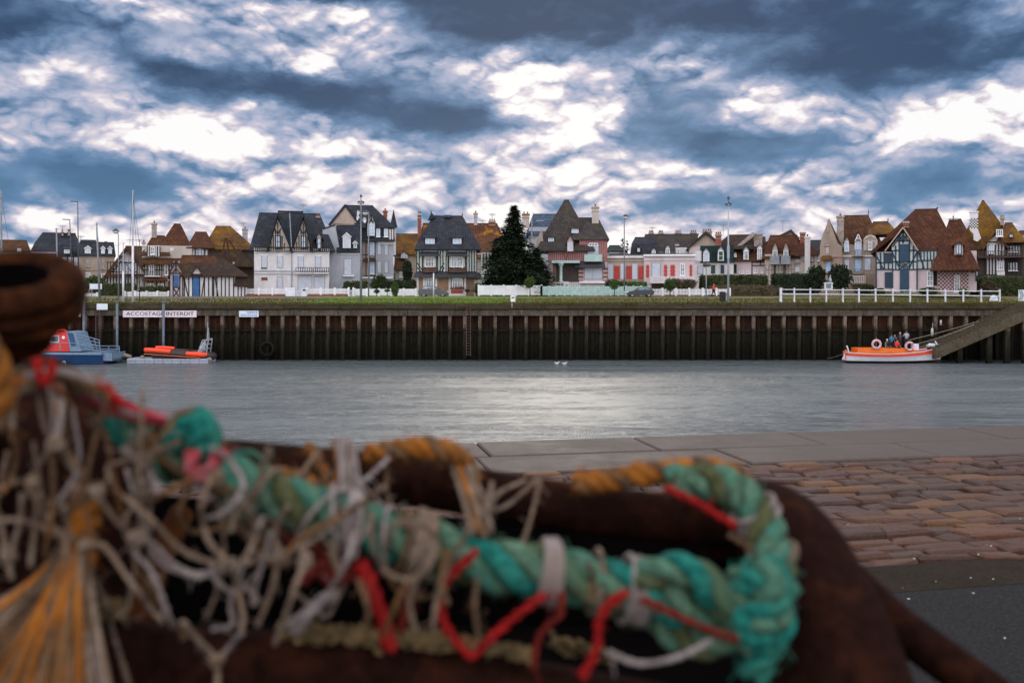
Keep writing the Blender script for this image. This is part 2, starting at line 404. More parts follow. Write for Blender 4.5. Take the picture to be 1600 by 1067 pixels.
# far quay wall
def tidemat(name, top, mid, low, zt=-2.75, rust=0.0):
    t = NT(name); sp = t.n('ShaderNodeSeparateXYZ'); t.l(t.co(), sp.inputs[0])
    n = t.noise(1.3, 6, .7, scale=(1, 1, .5)); z = t.math('ADD', sp.outputs[2], t.math('MULTIPLY', t.math('SUBTRACT', n, .5), 1.1))
    a = t.n('ShaderNodeMapRange'); t.l(z, a.inputs[0]); a.inputs[1].default_value = zt + .25; a.inputs[2].default_value = zt - .35
    b = t.n('ShaderNodeMapRange'); t.l(z, b.inputs[0]); b.inputs[1].default_value = -3.5; b.inputs[2].default_value = -5.4
    f = t.noise(3.2, 6, .75, scale=(1, 1, .6))
    tp = t.ramp(t.math('ADD', t.math('MULTIPLY', f, .6), t.math('MULTIPLY', t.noise(.35, 4), .4)), [(.38, tuple(x * .35 for x in top)), (.62, tuple(x * 1.45 for x in top))])
    if rust: tp = t.mix(t.ramp(t.noise(.5, 5), [(.42, 0.0), (.62, rust)]), tp, (.07, .022, .014))
    md = t.ramp(f, [(.3, tuple(x * .35 for x in mid)), (.7, tuple(x * 1.7 for x in mid))])
    c = t.mix(a.outputs[0], tp, md); c = t.mix(b.outputs[0], c, t.ramp(f, [(.3, tuple(x * .4 for x in low)), (.7, tuple(x * 1.6 for x in low))]))
    t.col(c); t.rough(.9); t.b.inputs['Specular IOR Level'].default_value = .12; t.bump(f, .6, .08); return t.m
tidemat('pile_concrete', (.15, .112, .084), (.024, .020, .012), (.008, .0075, .0045), -2.45)
tidemat('sheet_piling', (.026, .016, .010), (.015, .013, .008), (.006, .0055, .0035), -2.6, .55)
t = NT('quay_concrete'); n = t.noise(1.1, 7, .75, scale=(.6, 1, 1.6)); s_ = t.noise(2.6, 6, .75, scale=(1, 1, .3))
sp = t.n('ShaderNodeSeparateXYZ'); t.l(t.co(), sp.inputs[0])
c = t.mix(t.ramp(s_, [(.4, 0.0), (.62, .85)]), t.ramp(n, [(.3, (.07, .055, .04)), (.7, (.15, .125, .10))]), (.035, .03, .018))
c = t.mix(t.ramp(t.noise(5, 5, .8), [(.62, 0.0), (.72, .8)]), c, (.3, .27, .24))
t.col(c); t.rough(.9); t.b.inputs['Specular IOR Level'].default_value = .2; t.bump(s_, .5, .06)
t = NT('quay_capping_mat'); n = t.noise(.8, 7, .75, scale=(.5, 1, 1.5)); s_ = t.noise(3, 6, .75)
c = t.mix(t.ramp(n, [(.4, 0.0), (.6, .9)]), t.ramp(s_, [(.3, (.035, .028, .02)), (.7, (.085, .068, .05))]), t.ramp(s_, [(.3, (.018, .018, .006)), (.7, (.055, .045, .015))]))
t.col(c); t.rough(.95); t.b.inputs['Specular IOR Level'].default_value = .1; t.bump(s_, .5, .06)
qw = thing('quay_wall', 'long dark sheet-piled quay wall with pale concrete piles across the water', 'quay wall', (0, 105, WZ))
mb = MB()
for i in range(-13, 14):
    mb.box(i * 6 + .02, i * 6 + 5.98, 104.62 + U(-.02, .02), 106.2, -.56 + U(-.02, .02), -.003)
mb.build('capping', 'quay_capping_mat', qw)
mb = MB()
for i in range(-13, 14):
    mb.box(i * 6 + 1.02, i * 6 + 6.99, 104.85 + U(-.03, .03), 106.1, -1.28 + U(-.02, .02), -.68)
mb.box(-80, 85, 105.15, 106, -.7, -.5)
mb.build('concrete_beam', 'quay_concrete', qw)
mb = MB(); x = -80.0; k = 0
while x < 85:      # corrugated steel sheet piling
    for (u0, y0, u1, y1) in ((0, 105.6, .35, 105.6), (.35, 105.6, .5, 105.5), (.5, 105.5, .85, 105.5), (.85, 105.5, 1.0, 105.6)):
        mb.add([(x + u0 * .8, y0, -1.2), (x + u1 * .8, y1, -1.2), (x + u1 * .8, y1, -8), (x + u0 * .8, y0, -8)], [(0, 3, 2, 1)])
    x += .8
mb.box(-80, 85, 105.3, 105.45, -2.95, -2.8)
mb.build('sheet_piling', 'sheet_piling', qw)
pm = None
for k in range(0, 88):
    px = 54.0 + k * 23.75 - 230
    if px < -80 or px > 1900: continue
    xx = (px - 800) * 105 / F
    if pm is None:
        mb = MB()
        prof = [(-.2, -8), (-.2, -1.29), (.2, -1.29), (.2, -8)]
        vs = []
        for z in [-8, -6, -5, -4, -3, -2.2, -1.29]:
            j = U(-.03, .03); vs.append((xx - .165 + j, xx + .165 + j, z))
        for a, b in zip(vs, vs[1:]): mb.hexa([(a[0], 104.95, a[2]), (a[1], 104.95, a[2]), (a[1], 105.8, a[2]), (a[0], 105.8, a[2]), (b[0], 104.95, b[2]), (b[1], 104.95, b[2]), (b[1], 105.8, b[2]), (b[0], 105.8, b[2])])
        pm = mb.build('pile', 'pile_concrete', qw); px0 = xx
    else:
        o = pm.copy(); COL.objects.link(o); o.location.x = pm.location.x + xx - px0 + U(-.05, .05); o.scale.x = 1
        o.data = pm.data
# pipe outlet, round
mb = MB(); c0 = P(418, 545, 104.9); mb.lathe([(.55, -.1), (.8, -.1), (.8, .35), (.55, .35), (.55, -.1)], c0, (0, -1, 0), 20); mb.build('outlet_pipe', 'sheet_piling', qw, True)
# near quay
ed = Vector((.98, .2, 0)).normalized(); nd = Vector((ed.y, -ed.x, 0))   # along the edge / towards the camera side
E0 = Vector((-.63, 9.75, 0))
def Q(u, v, z=0): p = E0 + ed * u + nd * v; return (p.x, p.y, z)
t = NT('slab_stone'); n = t.noise(1.2, 7, .7); f = t.noise(30, 5, .8)
t.col(t.mix(.5, t.ramp(n, [(.3, (.044, .031, .025)), (.7, (.080, .060, .050))]), t.ramp(f, [(.3, (.03, .024, .021)), (.7, (.125, .10, .088))]))); t.rough(t.ramp(n, [(.3, .55), (.7, .85)])); t.b.inputs['Specular IOR Level'].default_value = .3; t.bump(f, .5, .01)
t = NT('strip_stone'); n = t.noise(2.2, 7, .7); f = t.noise(40, 5, .8); t.col(t.mix(.5, t.ramp(n, [(.3, (.022, .016, .011)), (.7, (.046, .035, .025))]), t.ramp(f, [(.3, (.010, .008, .006)), (.7, (.058, .046, .036))]))); t.rough(.95); t.b.inputs['Specular IOR Level'].default_value = .06; t.bump(f, .9, .02)
t = NT('asphalt'); n = t.noise(60, 5, .8); t.col(t.ramp(n, [(.35, (.005, .005, .0055)), (.58, (.02, .0195, .0205)), (.72, (.08, .08, .08))])); t.b.inputs['Specular IOR Level'].default_value = .15; t.rough(.9); t.bump(n, .7, .01)
t = NT('quay_joint'); n = t.noise(20, 5, .7); t.col(t.ramp(n, [(.3, (.012, .010, .008)), (.7, (.04, .033, .024))])); t.rough(.95)
SETTS = [(c[0] * .80, c[1] * .62, c[2] * .48) for c in [(.12, .062, .050), (.15, .085, .06), (.10, .065, .062), (.09, .052, .042), (.17, .105, .07), (.11, .085, .075), (.075, .045, .045), (.20, .115, .06), (.19, .10, .07)]]
for i, c in enumerate(SETTS):
    t = NT('sett_%d' % i); n = t.noise(9, 6, .75); f = t.noise(55, 4, .8)
    t.col(t.mix(.4, t.ramp(n, [(.3, tuple(x * .6 for x in c)), (.7, tuple(x * 1.35 for x in c))]), t.ramp(f, [(.35, tuple(x * .5 for x in c)), (.7, tuple(x * 1.5 for x in c))]))); t.rough(t.ramp(n, [(.3, .55), (.7, .9)])); t.b.inputs['Specular IOR Level'].default_value = .45; t.bump(t.noise(11, 7, .75), 1.0, .06)
mb = MB()
b = [Q(-60, .05, -.05), Q(120, .05, -.05), Q(120, 60, -.05), Q(-60, 60, -.05)]
b2 = [(p[0], p[1], WZ - 2) for p in b]; mb.hexa(b2 + b); tag(mb.build('quay_base', 'quay_joint'), kind='structure')
mb = MB()
def WJ(p, am):     # irregular joints: shift points by smooth noise
    x, y, z = p; a = mnoise.noise(Vector((x * 2.3, y * 2.3, 0))); b = mnoise.noise(Vector((x * 2.3, y * 2.3, 7))); c = mnoise.noise(Vector((x * 7, y * 7, 3))); d = mnoise.noise(Vector((x * 7, y * 7, 13)))
    return (x + (a * .09 + c * .05) * am, y + (b * .09 + d * .05) * am, z)
def stone(u0, u1, v0, v1, ztop, bev, m, dome=0.0, am=0.0):
    j = bev * .5
    lo = [Q(u0, v0, -.06), Q(u1, v0, -.06), Q(u1, v1, -.06), Q(u0, v1, -.06)]
    mid = [Q(u0 + U(0, j), v0 + U(0, j), ztop - bev), Q(u1 - U(0, j), v0 + U(0, j), ztop - bev), Q(u1 - U(0, j), v1 - U(0, j), ztop - bev), Q(u0 + U(0, j), v1 - U(0, j), ztop - bev)]
    b = bev * 1.6; hi = [Q(u0 + b, v0 + b, ztop + U(-j, j) * .4), Q(u1 - b, v0 + b, ztop + U(-j, j) * .4), Q(u1 - b, v1 - b, ztop + U(-j, j) * .4), Q(u0 + b, v1 - b, ztop + U(-j, j) * .4)]
    o = lo + mid + hi
    fs = []
    for l in (0, 4):
        for i in range(4): fs.append((l + (i + 1) % 4, l + i, l + 4 + i, l + 4 + (i + 1) % 4))
    if dome:
        cx = [sum(h[k] for h in hi) / 4 for k in range(3)]; cx[2] += dome; o = o + [tuple(cx)]; fs += [(8 + (i + 1) % 4, 8 + i, 12) for i in range(4)]
    else: fs.append((11, 10, 9, 8))
    if am: r2 = [(U(-.02, .02), U(-.02, .02)) for _ in range(4)]; o = [WJ((p[0] + (r2[i % 4][0] if i < 12 else 0), p[1] + (r2[i % 4][1] if i < 12 else 0), p[2]), am) for i, p in enumerate(o)]
    mb.add(o, fs, m)
for row, (v0, v1) in enumerate(((0, .86), (.87, 1.68))):
    u = -40 + row * .9
    while u < 60:
        L_ = U(1.5, 2.4); stone(u + .006, u + L_ - .006, v0 + .004, v1 - .006, U(-.004, .006), .012, 0); u += L_
tag(mb.build('quay_edge_slabs', 'slab_stone'), kind='structure')
mb = MB(); v = 1.70
while v < 4.75:
    h = U(.13, .21); u = -7 + U(0, .4)
    while u < 13:
        L_ = U(.18, .42); stone(u + .004, u + L_ - .005, v + .002, v + h - .004, U(-.020, .012), .014, random.choice([0, 0, 0, 1, 1, 2, 2, 3, 3, 3, 1, 5, 6, 7] + ([8] if R() < .2 else [])), U(.001, .008), 1.0); u += L_
    v += h
tag(mb.build('cobbled_pavement', ['sett_%d' % i for i in range(9)]), kind='structure')
mb = MB(); mb.hexa([Q(-40, v + .01, -.06), Q(60, v + .01, -.06), Q(60, v + .42, -.06), Q(-40, v + .42, -.06), Q(-40, v + .01, -.004), Q(60, v + .01, -.004), Q(60, v + .42, -.012), Q(-40, v + .42, -.012)])
mb.hexa([Q(-40, 1.7, -.06), Q(-7.1, 1.7, -.06), Q(-7.1, v, -.06), Q(-40, v, -.06), Q(-40, 1.7, -.004), Q(-7.1, 1.7, -.004), Q(-7.1, v, -.008), Q(-40, v, -.008)])
mb.hexa([Q(13.6, 1.7, -.06), Q(60, 1.7, -.06), Q(60, v, -.06), Q(13.6, v, -.06), Q(13.6, 1.7, -.004), Q(60, 1.7, -.004), Q(60, v, -.008), Q(13.6, v, -.008)])
tag(mb.build('concrete_strip', 'strip_stone'), kind='structure')
mb = MB(); mb.hexa([Q(-40, v + .42, -.06), Q(60, v + .42, -.06), Q(60, 50, -.06), Q(-40, 50, -.06), Q(-40, v + .42, -.014), Q(60, v + .42, -.014), Q(60, 50, -.004), Q(-40, 50, -.004)])
tag(mb.build('asphalt_road', 'asphalt'), kind='structure')
simple('shell', (.7, .66, .6), .6, .2, 20)
mb = MB()
for i in range(230):
    u = U(0, 9); vv = U(1.8, 8) if R() < .8 else v + U(.2, .7); p = Q(u, vv, .004); s = U(.002, .007)
    mb.ball(p, (s, s * U(.6, 1), s * .5), 0, 5)
tag(mb.build('shell_fragments', 'shell'), 'tiny white shell and gravel fragments scattered on the near quay', 'shell fragments', kind='stuff')
# ladders, posts, signs on the far wall
def ladder(px, y0, y1, label):
    D = 104.5; o = thing('wall_ladder', label, 'ladder', P(px, y1, D), 'ladders on the far quay wall'); mb = MB()
    for s in (-1, 1): mb.beam(P(px + s * 3.2, y0, D), P(px + s * 3.2, y1, D), .07, .07)
    mb.build('side_rails', 'timber_brown', o); y = y0 + 2
    while y < y1: mb = MB(); mb.beam(P(px - 3.2, y, D), P(px + 3.2, y, D), .05, .05, (0, 0, 1)); y += 4.4; mb.build('rung', 'timber_brown', o)
ladder(732, 477, 556, 'rusty ladder down the far quay wall below the slate-roofed villa')
ladder(153, 484, 535, 'rusty ladder down the far quay wall under the small blank sign')
simple('post_paint', (.10, .13, .165), .6, .35, 3)
for (px, y0, y1, lb) in ((131, 472, 530, 'grey mooring post by the stern rail of the blue-hulled boat'), (183, 472, 556, 'grey mooring post between the blank sign and the long lettered sign'), (255.5, 473, 540, 'blue grey mooring post standing in front of the lettered sign')):
    D = 104.1; mb = MB(); mb.tube([P(px, y0, D), (P(px, y0, D).x, D, -8)], .13, 10); mb.lathe([(.0, .12), (.19, .08), (.21, 0), (.17, -.02)], P(px, y0, D), n=10)
    tag(recenter(mb.build('mooring_post', 'post_paint', None, True), P(px, y0, D)), lb, 'mooring post', 'mooring posts against the far quay')
def text(body, px0, px1, py0, py1, D, mat, parent, name='lettering'):
    cu = bpy.data.curves.new(name, 'FONT'); cu.body = body; cu.align_x = 'CENTER'; cu.align_y = 'CENTER'; cu.extrude = .01; cu.size = 1; cu.offset = .006
    o = bpy.data.objects.new(name, cu); COL.objects.link(o); bpy.context.view_layer.update()
    w, h = o.dimensions.x, o.dimensions.y; Wd = (px1 - px0) * D / F; Hh = (py1 - py0) * D / F
    o.scale = (Wd / w, Hh / h, 1); o.rotation_euler = (math.pi / 2, 0, 0); o.parent = parent; o.location = P((px0 + px1) / 2, (py0 + py1) / 2, D) - ORG[parent.name]
    cu.materials.append(MAT[mat]); bpy.context.view_layer.update()
    me = bpy.data.meshes.new_from_object(o.evaluated_get(bpy.context.evaluated_depsgraph_get())); n_ = bpy.data.objects.new(name, me); COL.objects.link(n_)
    n_.parent = o.parent; n_.location = o.location; n_.scale = o.scale; n_.rotation_euler = o.rotation_euler; bpy.data.objects.remove(o); return n_
def sign(px0, px1, py0, py1, label, lines, mat, tm, D=104.7):
    o = thing('sign_board', label, 'sign', P((px0 + px1) / 2, py1, D)); a = P(px0, py0, D); b = P(px1, py1, D)
    mb = MB(); mb.box(a.x, b.x, D, D + .06, b.z, a.z); mb.build('board', mat, o)
    for (s, x0, x1, y0, y1) in lines: text(s, x0, x1, y0, y1, D - .006, tm, o)
    return o
simple('sign_pink_white', (.72, .62, .66), .6, .08); simple('sign_ink', (.05, .035, .05), .6, .1); simple('sign_ink_blue', (.05, .2, .45), .6, .1)
simple('sign_white', (.62, .68, .74), .6, .08)
sign(192, 307, 485.3, 495.6, 'long white sign reading ACCOSTAGE INTERDIT on the far quay wall', [('ACCOSTAGE INTERDIT', 197, 303, 487.6, 493.4)], 'sign_pink_white', 'sign_ink')
sign(373.5, 404, 485.6, 495.2, 'small white and blue sign with two text lines on the quay beam', [('RESERVE', 386, 402, 486.8, 489.4), ('SAUVETAGE', 376, 402, 491, 494)], 'sign_white', 'sign_ink_blue')
sign(114, 126, 484.5, 495, 'white sign end just beside the rusty roller', [('D', 118, 123, 486, 493)], 'sign_pink_white', 'sign_ink')
sign(151, 168, 474.5, 484, 'small blank white board hung on the quay capping', [], 'sign_white', 'sign_ink', 104.4)
# slipway
t = NT('slip_concrete'); n = t.noise(1.2, 7, .75); f = t.noise(5, 5, .7); t.col(t.mix(t.ramp(n, [(.42, 0.0), (.6, .85)]), t.ramp(f, [(.3, (.04, .030, .018)), (.7, (.125, .092, .058))]), t.ramp(f, [(.3, (.02, .018, .008)), (.7, (.07, .055, .02))]))); t.rough(.95); t.bump(f, .6, .05)
sw = thing('slipway', 'sloping concrete landing ramp on posts at the right end of the quay', 'ramp', P(1560, 540, 102))
mb = MB(); D0, D1 = 100.2, 104.5
def pt(px, py, D): return P(px, py, D)
a, b, c_, d = P(1462, 549, D0), P(1475, 538, D0), P(1600, 484, D0), P(1600, 503, D0)
slope = (c_.z - b.z) / (c_.x - b.x); ex = P(1760, 400, D0).x
zt = lambda x: min(b.z + (x - b.x) * slope, .02)
N_ = 44
for i in range(N_):
    x0 = a.x + (ex - a.x) * i / N_; x1 = a.x + (ex - a.x) * (i + 1) / N_
    z0 = zt(x0); z1 = zt(x1)
    st = .09 if i % 1 == 0 else 0
    mb.hexa([(x0, D0, z0 - 1.15), (x1, D0, z1 - 1.15), (x1, D1, z1 - 1.15), (x0, D1, z0 - 1.15), (x0, D0, z0 + .05), (x1, D0, z0 + .05), (x1, D1, z0 + .05), (x0, D1, z0 + .05)])
mb.build('ramp_deck', 'slip_concrete' if 'slip_concrete' in MAT else 'pile_concrete', sw)
for px in (1500, 1546, 1574, 1602, 1640):
    xx = P(px, 500, D0 + .3).x; mb = MB(); mb.box(xx - .25, xx + .25, D0 + .2, D0 + .7, -8, zt(xx) - 1.2); mb.build('post', 'pile_concrete', sw)
# white railing above
rl = thing('railing', 'white two-rail wooden railing along the quay before the blue timbered villa', 'railing', P(1391, 467, 108))
D = 108
posts = [1220, 1241, 1266, 1291, 1317, 1342, 1368, 1395, 1422, 1449, 1477, 1505, 1533, 1562]
def ry(px, a, b): return a + (b - a) * (px - 1220) / 342
for i, px in enumerate(posts):
    mb = MB(); x = P(px, 460, D).x; zt_ = P(px, ry(px, 451, 453.5), D).z; w = .065 if i else .12
    mb.box(x - w, x + w, D - .1, D + .1, -.05, zt_ + .05); mb.box(x - w - .02, x + w + .02, D - .12, D + .12, zt_ + .05, zt_ + .09); mb.build('post', 'white_metal', rl)
mb = MB()
for (ya, yb) in ((452.3, 455), (459, 462.5)):
    mb.beam(P(1220, ya, D - .11), P(1562, yb, D - .11), .085, .06, (0, 1, 0))
mb.build('rails', 'white_metal', rl)
simple('recess_shade', (.22, .21, .23), .9, .2, 3)  # dark border colour imitating recess shade round the white shutters
# ------------------------------------------------------------------ houses
def lerp(a, b, t): return a + (b - a) * t
class House:
    def __init__(s, name, label, D, cx, cat='house', group=None):
        # the street curves: each house is turned to its own heading; parts are laid out in the house's own frame
        th = math.atan((cx - 800) / F); s.sn, s.cs = math.sin(th), math.cos(th); s.D = D / s.cs
        s.o = thing(name, label, cat, (((cx - 800) * D / F), D, GZ), group); s.roofo = None
        s.o.rotation_euler = (0, 0, -th); ORG[s.o.name] = Vector((0, s.D, GZ))
    def X(s, px, d=0): u = (px - 800) / F; return (s.D + d) * (u * s.cs - s.sn) / (u * s.sn + s.cs)
    def Z(s, py, d=0): return EYE - (py - HZ) * (s.D + d) * s.cs / F
    def p(s, px, py, d=0): return Vector((s.X(px, d), s.D + d, s.Z(py, d)))
    def W(s, x0, x1, y0, y1, mat, d0=0, d1=8, name='wall'):
        mb = MB(); mb.box(s.X(x0, d0), s.X(x1, d0), s.D + d0, s.D + d1, s.Z(y1, d0), s.Z(y0, d0)); return mb.build(name, mat, s.o)
    def POLY(s, pts, mat, d0=0, d1=.4, name='wall', parent=None):
        mb = MB(); mb.prism([s.p(x, y, d0) for x, y in pts], (0, d1 - d0, 0)); return mb.build(name, mat, parent or s.o)
    def HIP(s, x0, x1, ye, r0, r1, yr, mat, d0=-.5, d1=8.5, dr=None, mid=None, name='roof', dr1=None):
        if dr is None: dr = (d0 + d1) / 2
        if dr1 is None: dr1 = dr
        mb = MB(); X0, X1, Ze = s.X(x0, d0), s.X(x1, d0), s.Z(ye, d0); Ya, Yb = s.D + d0, s.D + d1
        rings = [[(X0, Ya, Ze - .14), (X1, Ya, Ze - .14), (X1, Yb, Ze - .14), (X0, Yb, Ze - .14)], [(X0, Ya, Ze), (X1, Ya, Ze), (X1, Yb, Ze), (X0, Yb, Ze)]]
        if mid:
            m0, m1, ym, t = mid; dm = lerp(d0, dr, t); A, B, Zm = s.X(m0, dm), s.X(m1, dm), s.Z(ym, dm); db = lerp(d1, dr1, t)
            rings.append([(A, s.D + dm, Zm), (B, s.D + dm, Zm), (B, s.D + db, Zm), (A, s.D + db, Zm)])
        e = 0.04
        a, b = s.p(r0, yr, dr - e), s.p(r1, yr, dr - e)
        rings.append([a, b, (b[0], s.D + dr1 + e, b[2]), (a[0], s.D + dr1 + e, a[2])])
        vs = [v for r in rings for v in r]; fs = [(3, 2, 1, 0)]
        for k in range(len(rings) - 1):
            for i in range(4): fs.append((k * 4 + i, k * 4 + (i + 1) % 4, k * 4 + 4 + (i + 1) % 4, k * 4 + 4 + i))
        k = len(rings) * 4 - 4; fs.append((k, k + 1, k + 2, k + 3))
        mb.add(vs, fs)
        # ridge capping
        mb.tube([Vector(rings[-1][0]) + Vector((0, e, .02)), Vector(rings[-1][1]) + Vector((0, e, .02))], .09, 6)
        s.roofo = mb.build(name, mat, s.o); return s.roofo
    def GAB(s, x0, x1, ye, xp, yp, mat, d0=-.5, d1=5, th=.22, name='roof', parent=None):
        mb = MB(); off = Vector((0, d1 - d0, 0))
        for xe in (x0, x1):
            a = s.p(xe, ye, d0); b = s.p(xp, yp, d0); mb.prism([a, b, b - Vector((0, 0, th * 1.5)), a - Vector((0, 0, th * 1.2))], off)
        return mb.build(name, mat, parent or s.o)
    def BARGE(s, x0, x1, ye, xp, yp, mat='white_paint', d=-.56, w=.16):
        mb = MB()
        for xe in (x0, x1): mb.beam(s.p(xe, ye, d), s.p(xp, yp, d), w, .06, (0, 1, 0))
        return mb.build('bargeboard', mat, s.o)
    def TIM(s, segs, mat, w=.14, d=-.04, name='timber_frame'):
        mb = MB()
        for (a, b, c, e) in segs: mb.beam(s.p(a, b, d), s.p(c, e, d), w, .07, (0, 1, 0))
        return mb.build(name, mat, s.o)
    def WIN(s, x0, x1, y0, y1, nx=2, ny=2, fm='white_paint', gm='glass', d=0, fw=.09, sill=True, parent=None):
        X0, X1, Z0, Z1 = s.X(x0, d), s.X(x1, d), s.Z(y1, d), s.Z(y0, d); Y = s.D + d; mb = MB()
        mb.box(X0, X1, Y - .1, Y + .05, Z0, Z0 + fw); mb.box(X0, X1, Y - .1, Y + .05, Z1 - fw, Z1)
        mb.box(X0, X0 + fw, Y - .1, Y + .05, Z0 + fw, Z1 - fw); mb.box(X1 - fw, X1, Y - .1, Y + .05, Z0 + fw, Z1 - fw)
        for i in range(1, nx): x = lerp(X0, X1, i / nx); mb.box(x - .035, x + .035, Y - .09, Y + .04, Z0 + fw, Z1 - fw)
        for i in range(1, ny): z = lerp(Z0, Z1, i / ny); mb.box(X0 + fw, X1 - fw, Y - .085, Y + .03, z - .03, z + .03)
        if parent is not None:
            mb.box(X0 + fw * .9, X1 - fw * .9, Y - .05, Y + .02, Z0 + fw * .9, Z1 - fw * .9, 1); return mb.build('window', [fm, gm], parent)
        w = mb.build('window', fm, s.o); mb = MB(); mb.box(X0 + fw * .9, X1 - fw * .9, Y - .05, Y + .02, Z0 + fw * .9, Z1 - fw * .9); mb.build('pane', gm, w)
        if sill: mb = MB(); mb.box(X0 - .08, X1 + .08, Y - .2, Y + .05, Z0 - .09, Z0 - .004); mb.build('sill', fm, w)
        return w
    def SH(s, x0, x1, y0, y1, mat, d=0, name='shutter'):
        X0, X1, Z0, Z1 = s.X(x0, d), s.X(x1, d), s.Z(y1, d), s.Z(y0, d); Y = s.D + d; mb = MB()
        mb.box(X0, X1, Y - .06, Y + .02, Z0, Z1)
        if mat == 'shutter_white': mb.box(X0 - .07, X1 + .07, Y - .04, Y + .02, Z0 - .05, Z1 + .07, 1)  # thin dark outline painted in for the shade of the window recess
        n = max(2, int((Z1 - Z0) / .22)); fr = .08
        mb.box(X0, X0 + fr, Y - .1, Y - .05, Z0, Z1); mb.box(X1 - fr, X1, Y - .1, Y - .05, Z0, Z1)
        for i in range(n + 1):
            z = lerp(Z0, Z1 - .07, i / n); mb.box(X0 + fr, X1 - fr, Y - .09, Y - .055, z, z + .07)
        return mb.build(name, [mat, 'recess_shade'] if mat == 'shutter_white' else mat, s.o)
    def CH(s, x0, x1, y0, y1, mat='chimney_stone', d=3, pots=2, cap='chimney_stone', potm='pot_orange', dd=.9):
        X0, X1, Z0, Z1 = s.X(x0, d), s.X(x1, d), s.Z(y1, d), s.Z(y0, d); Y = s.D + d; par = s.roofo or s.o; h = .28
        mb = MB(); mb.box(X0, X1, Y, Y + dd, Z0, Z1 - .25, 0); mb.box(X0 - .1, X1 + .1, Y - .1, Y + dd + .1, Z1 - .25, Z1 - .08, 1); mb.box(X0 - .03, X1 + .03, Y - .03, Y + dd + .03, Z1 - .08, Z1, 1)
        mb.box(X0 - .05, X1 + .05, Y - .05, Y + dd + .05, Z1 - .75, Z1 - .66, 1)
        for i in range(pots):
            x = lerp(X0, X1, (i + .5) / pots); mb.lathe([(.12, 0), (.1, h), (.13, h), (.13, h + .06), (.07, h + .06), (.07, 0)], (x, Y + dd / 2, Z1), n=8, m=2)
        return mb.build('chimney', [mat, cap, potm], par)
    def DORM(s, x0, x1, y0, y1, yp, wm, rm, d=.5, dd=2.5, nx=2, ny=2, fm='white_paint', gm='glass', over=.8, pad=1.0):
        """gabled dormer: cheeks y0..y1, peak yp"""
        xp = (x0 + x1) / 2; mb = MB(); mb.box(s.X(x0, d), s.X(x1, d), s.D + d, s.D + d + dd, s.Z(y1, d), s.Z(y0, d))
        mb.prism([s.p(x0, y0, d), s.p(x1, y0, d), s.p(xp, yp + 1, d)], (0, dd, 0)); o = mb.build('dormer', wm, s.o)
        s.GAB(x0 - over * 1.6, x1 + over * 1.6, y0 + over, xp, yp, rm, d - .25, d + dd, .1, 'dormer_roof', o)
        s.WIN(x0 + pad, x1 - pad, y0 + .6, y1 - .8, nx, ny, fm, gm, d - .03, .07, False, o); return o
    def SHED(s, x0, x1, y0, y1, yt, wm, rm, d=.5, dd=2.5, nx=2, gm='glass_bright', over=2):
        """low dormer with a lifted roof"""
        mb = MB(); mb.box(s.X(x0, d), s.X(x1, d), s.D + d, s.D + d + dd, s.Z(y1, d), s.Z(y0, d)); o = mb.build('dormer', wm, s.o)
        mb = MB(); a, b = s.p(x0 - over, y0, d - .3), s.p(x1 + over, y0, d - .3); c, e = s.p(x1 + over * .3, yt, d + dd), s.p(x0 - over * .3, yt, d + dd)
        mb.hexa([a - Vector((0, 0, .12)), b - Vector((0, 0, .12)), c - Vector((0, 0, .12)), e - Vector((0, 0, .12)), a, b, c, e]); mb.build('dormer_roof', rm, o)
        s.WIN(x0 + .3, x1 - .3, y0 + .5, y1 - .3, nx, 1, 'white_paint', gm, d - .03, .08, False, o); return o
    def AWN(s, x0, x1, ya, yb, mat, d=-.05, out=1.0, name='porch_roof'):
        mb = MB(); a, b = s.p(x0, yb, d - out), s.p(x1, yb, d - out); c, e = s.p(x1 - 2, ya, d), s.p(x0 + 2, ya, d); t = Vector((0, 0, .12))
        mb.hexa([a - t, b - t, c - t, e - t, a, b, c, e]); return mb.build(name, mat, s.o)
    def BAL(s, x0, x1, y0, y1, rm='dark_metal', sm='stucco_white', out=1.0, n=None, solid=False):
        d = -out; X0, X1, Zt, Zb = s.X(x0, d), s.X(x1, d), s.Z(y0, d), s.Z(y1, d); Y = s.D + d
        mb = MB(); mb.box(X0, X1, Y, s.D - .01, Zb - .15, Zb, 1)
        mb.box(X0, X1, Y, Y + .06, Zt - .07, Zt)
        mb.box(X0, X0 + .05, Y + .06, s.D - .02, Zt - .06, Zt - .01); mb.box(X1 - .05, X1, Y + .06, s.D - .02, Zt - .06, Zt - .01)
        if solid: mb.box(X0 + .01, X1 - .01, Y + .01, Y + .05, Zb + .02, Zt - .08)
        else:
            n = n or max(4, int((X1 - X0) / .3))
            for i in range(n + 1):
                x = lerp(X0 + .03, X1 - .03, i / n); mb.box(x - .045, x + .045, Y + .01, Y + .05, Zb + .01, Zt - .075)
            mb.box(X0, X1, Y + .01, Y + .05, Zb + .1, Zb + .15)
        return mb.build('balcony', [rm, sm], s.o)
    def LEDGE(s, x0, x1, y, mat='white_paint', h=.12, out=.12):
        mb = MB(); mb.box(s.X(x0), s.X(x1), s.D - out, s.D + .02, s.Z(y) - h / 2, s.Z(y) + h / 2); return mb.build('string_course', mat, s.o)
    def FIN(s, px, y0, y1, d=3, mat='dark_metal'):
        mb = MB(); mb.tube([s.p(px, y1, d), s.p(px, y0, d)], [.07, .02], 6); mb.ball(s.p(px, lerp(y0, y1, .5), d), .12, n=6); return mb.build('finial', mat, s.roofo or s.o)
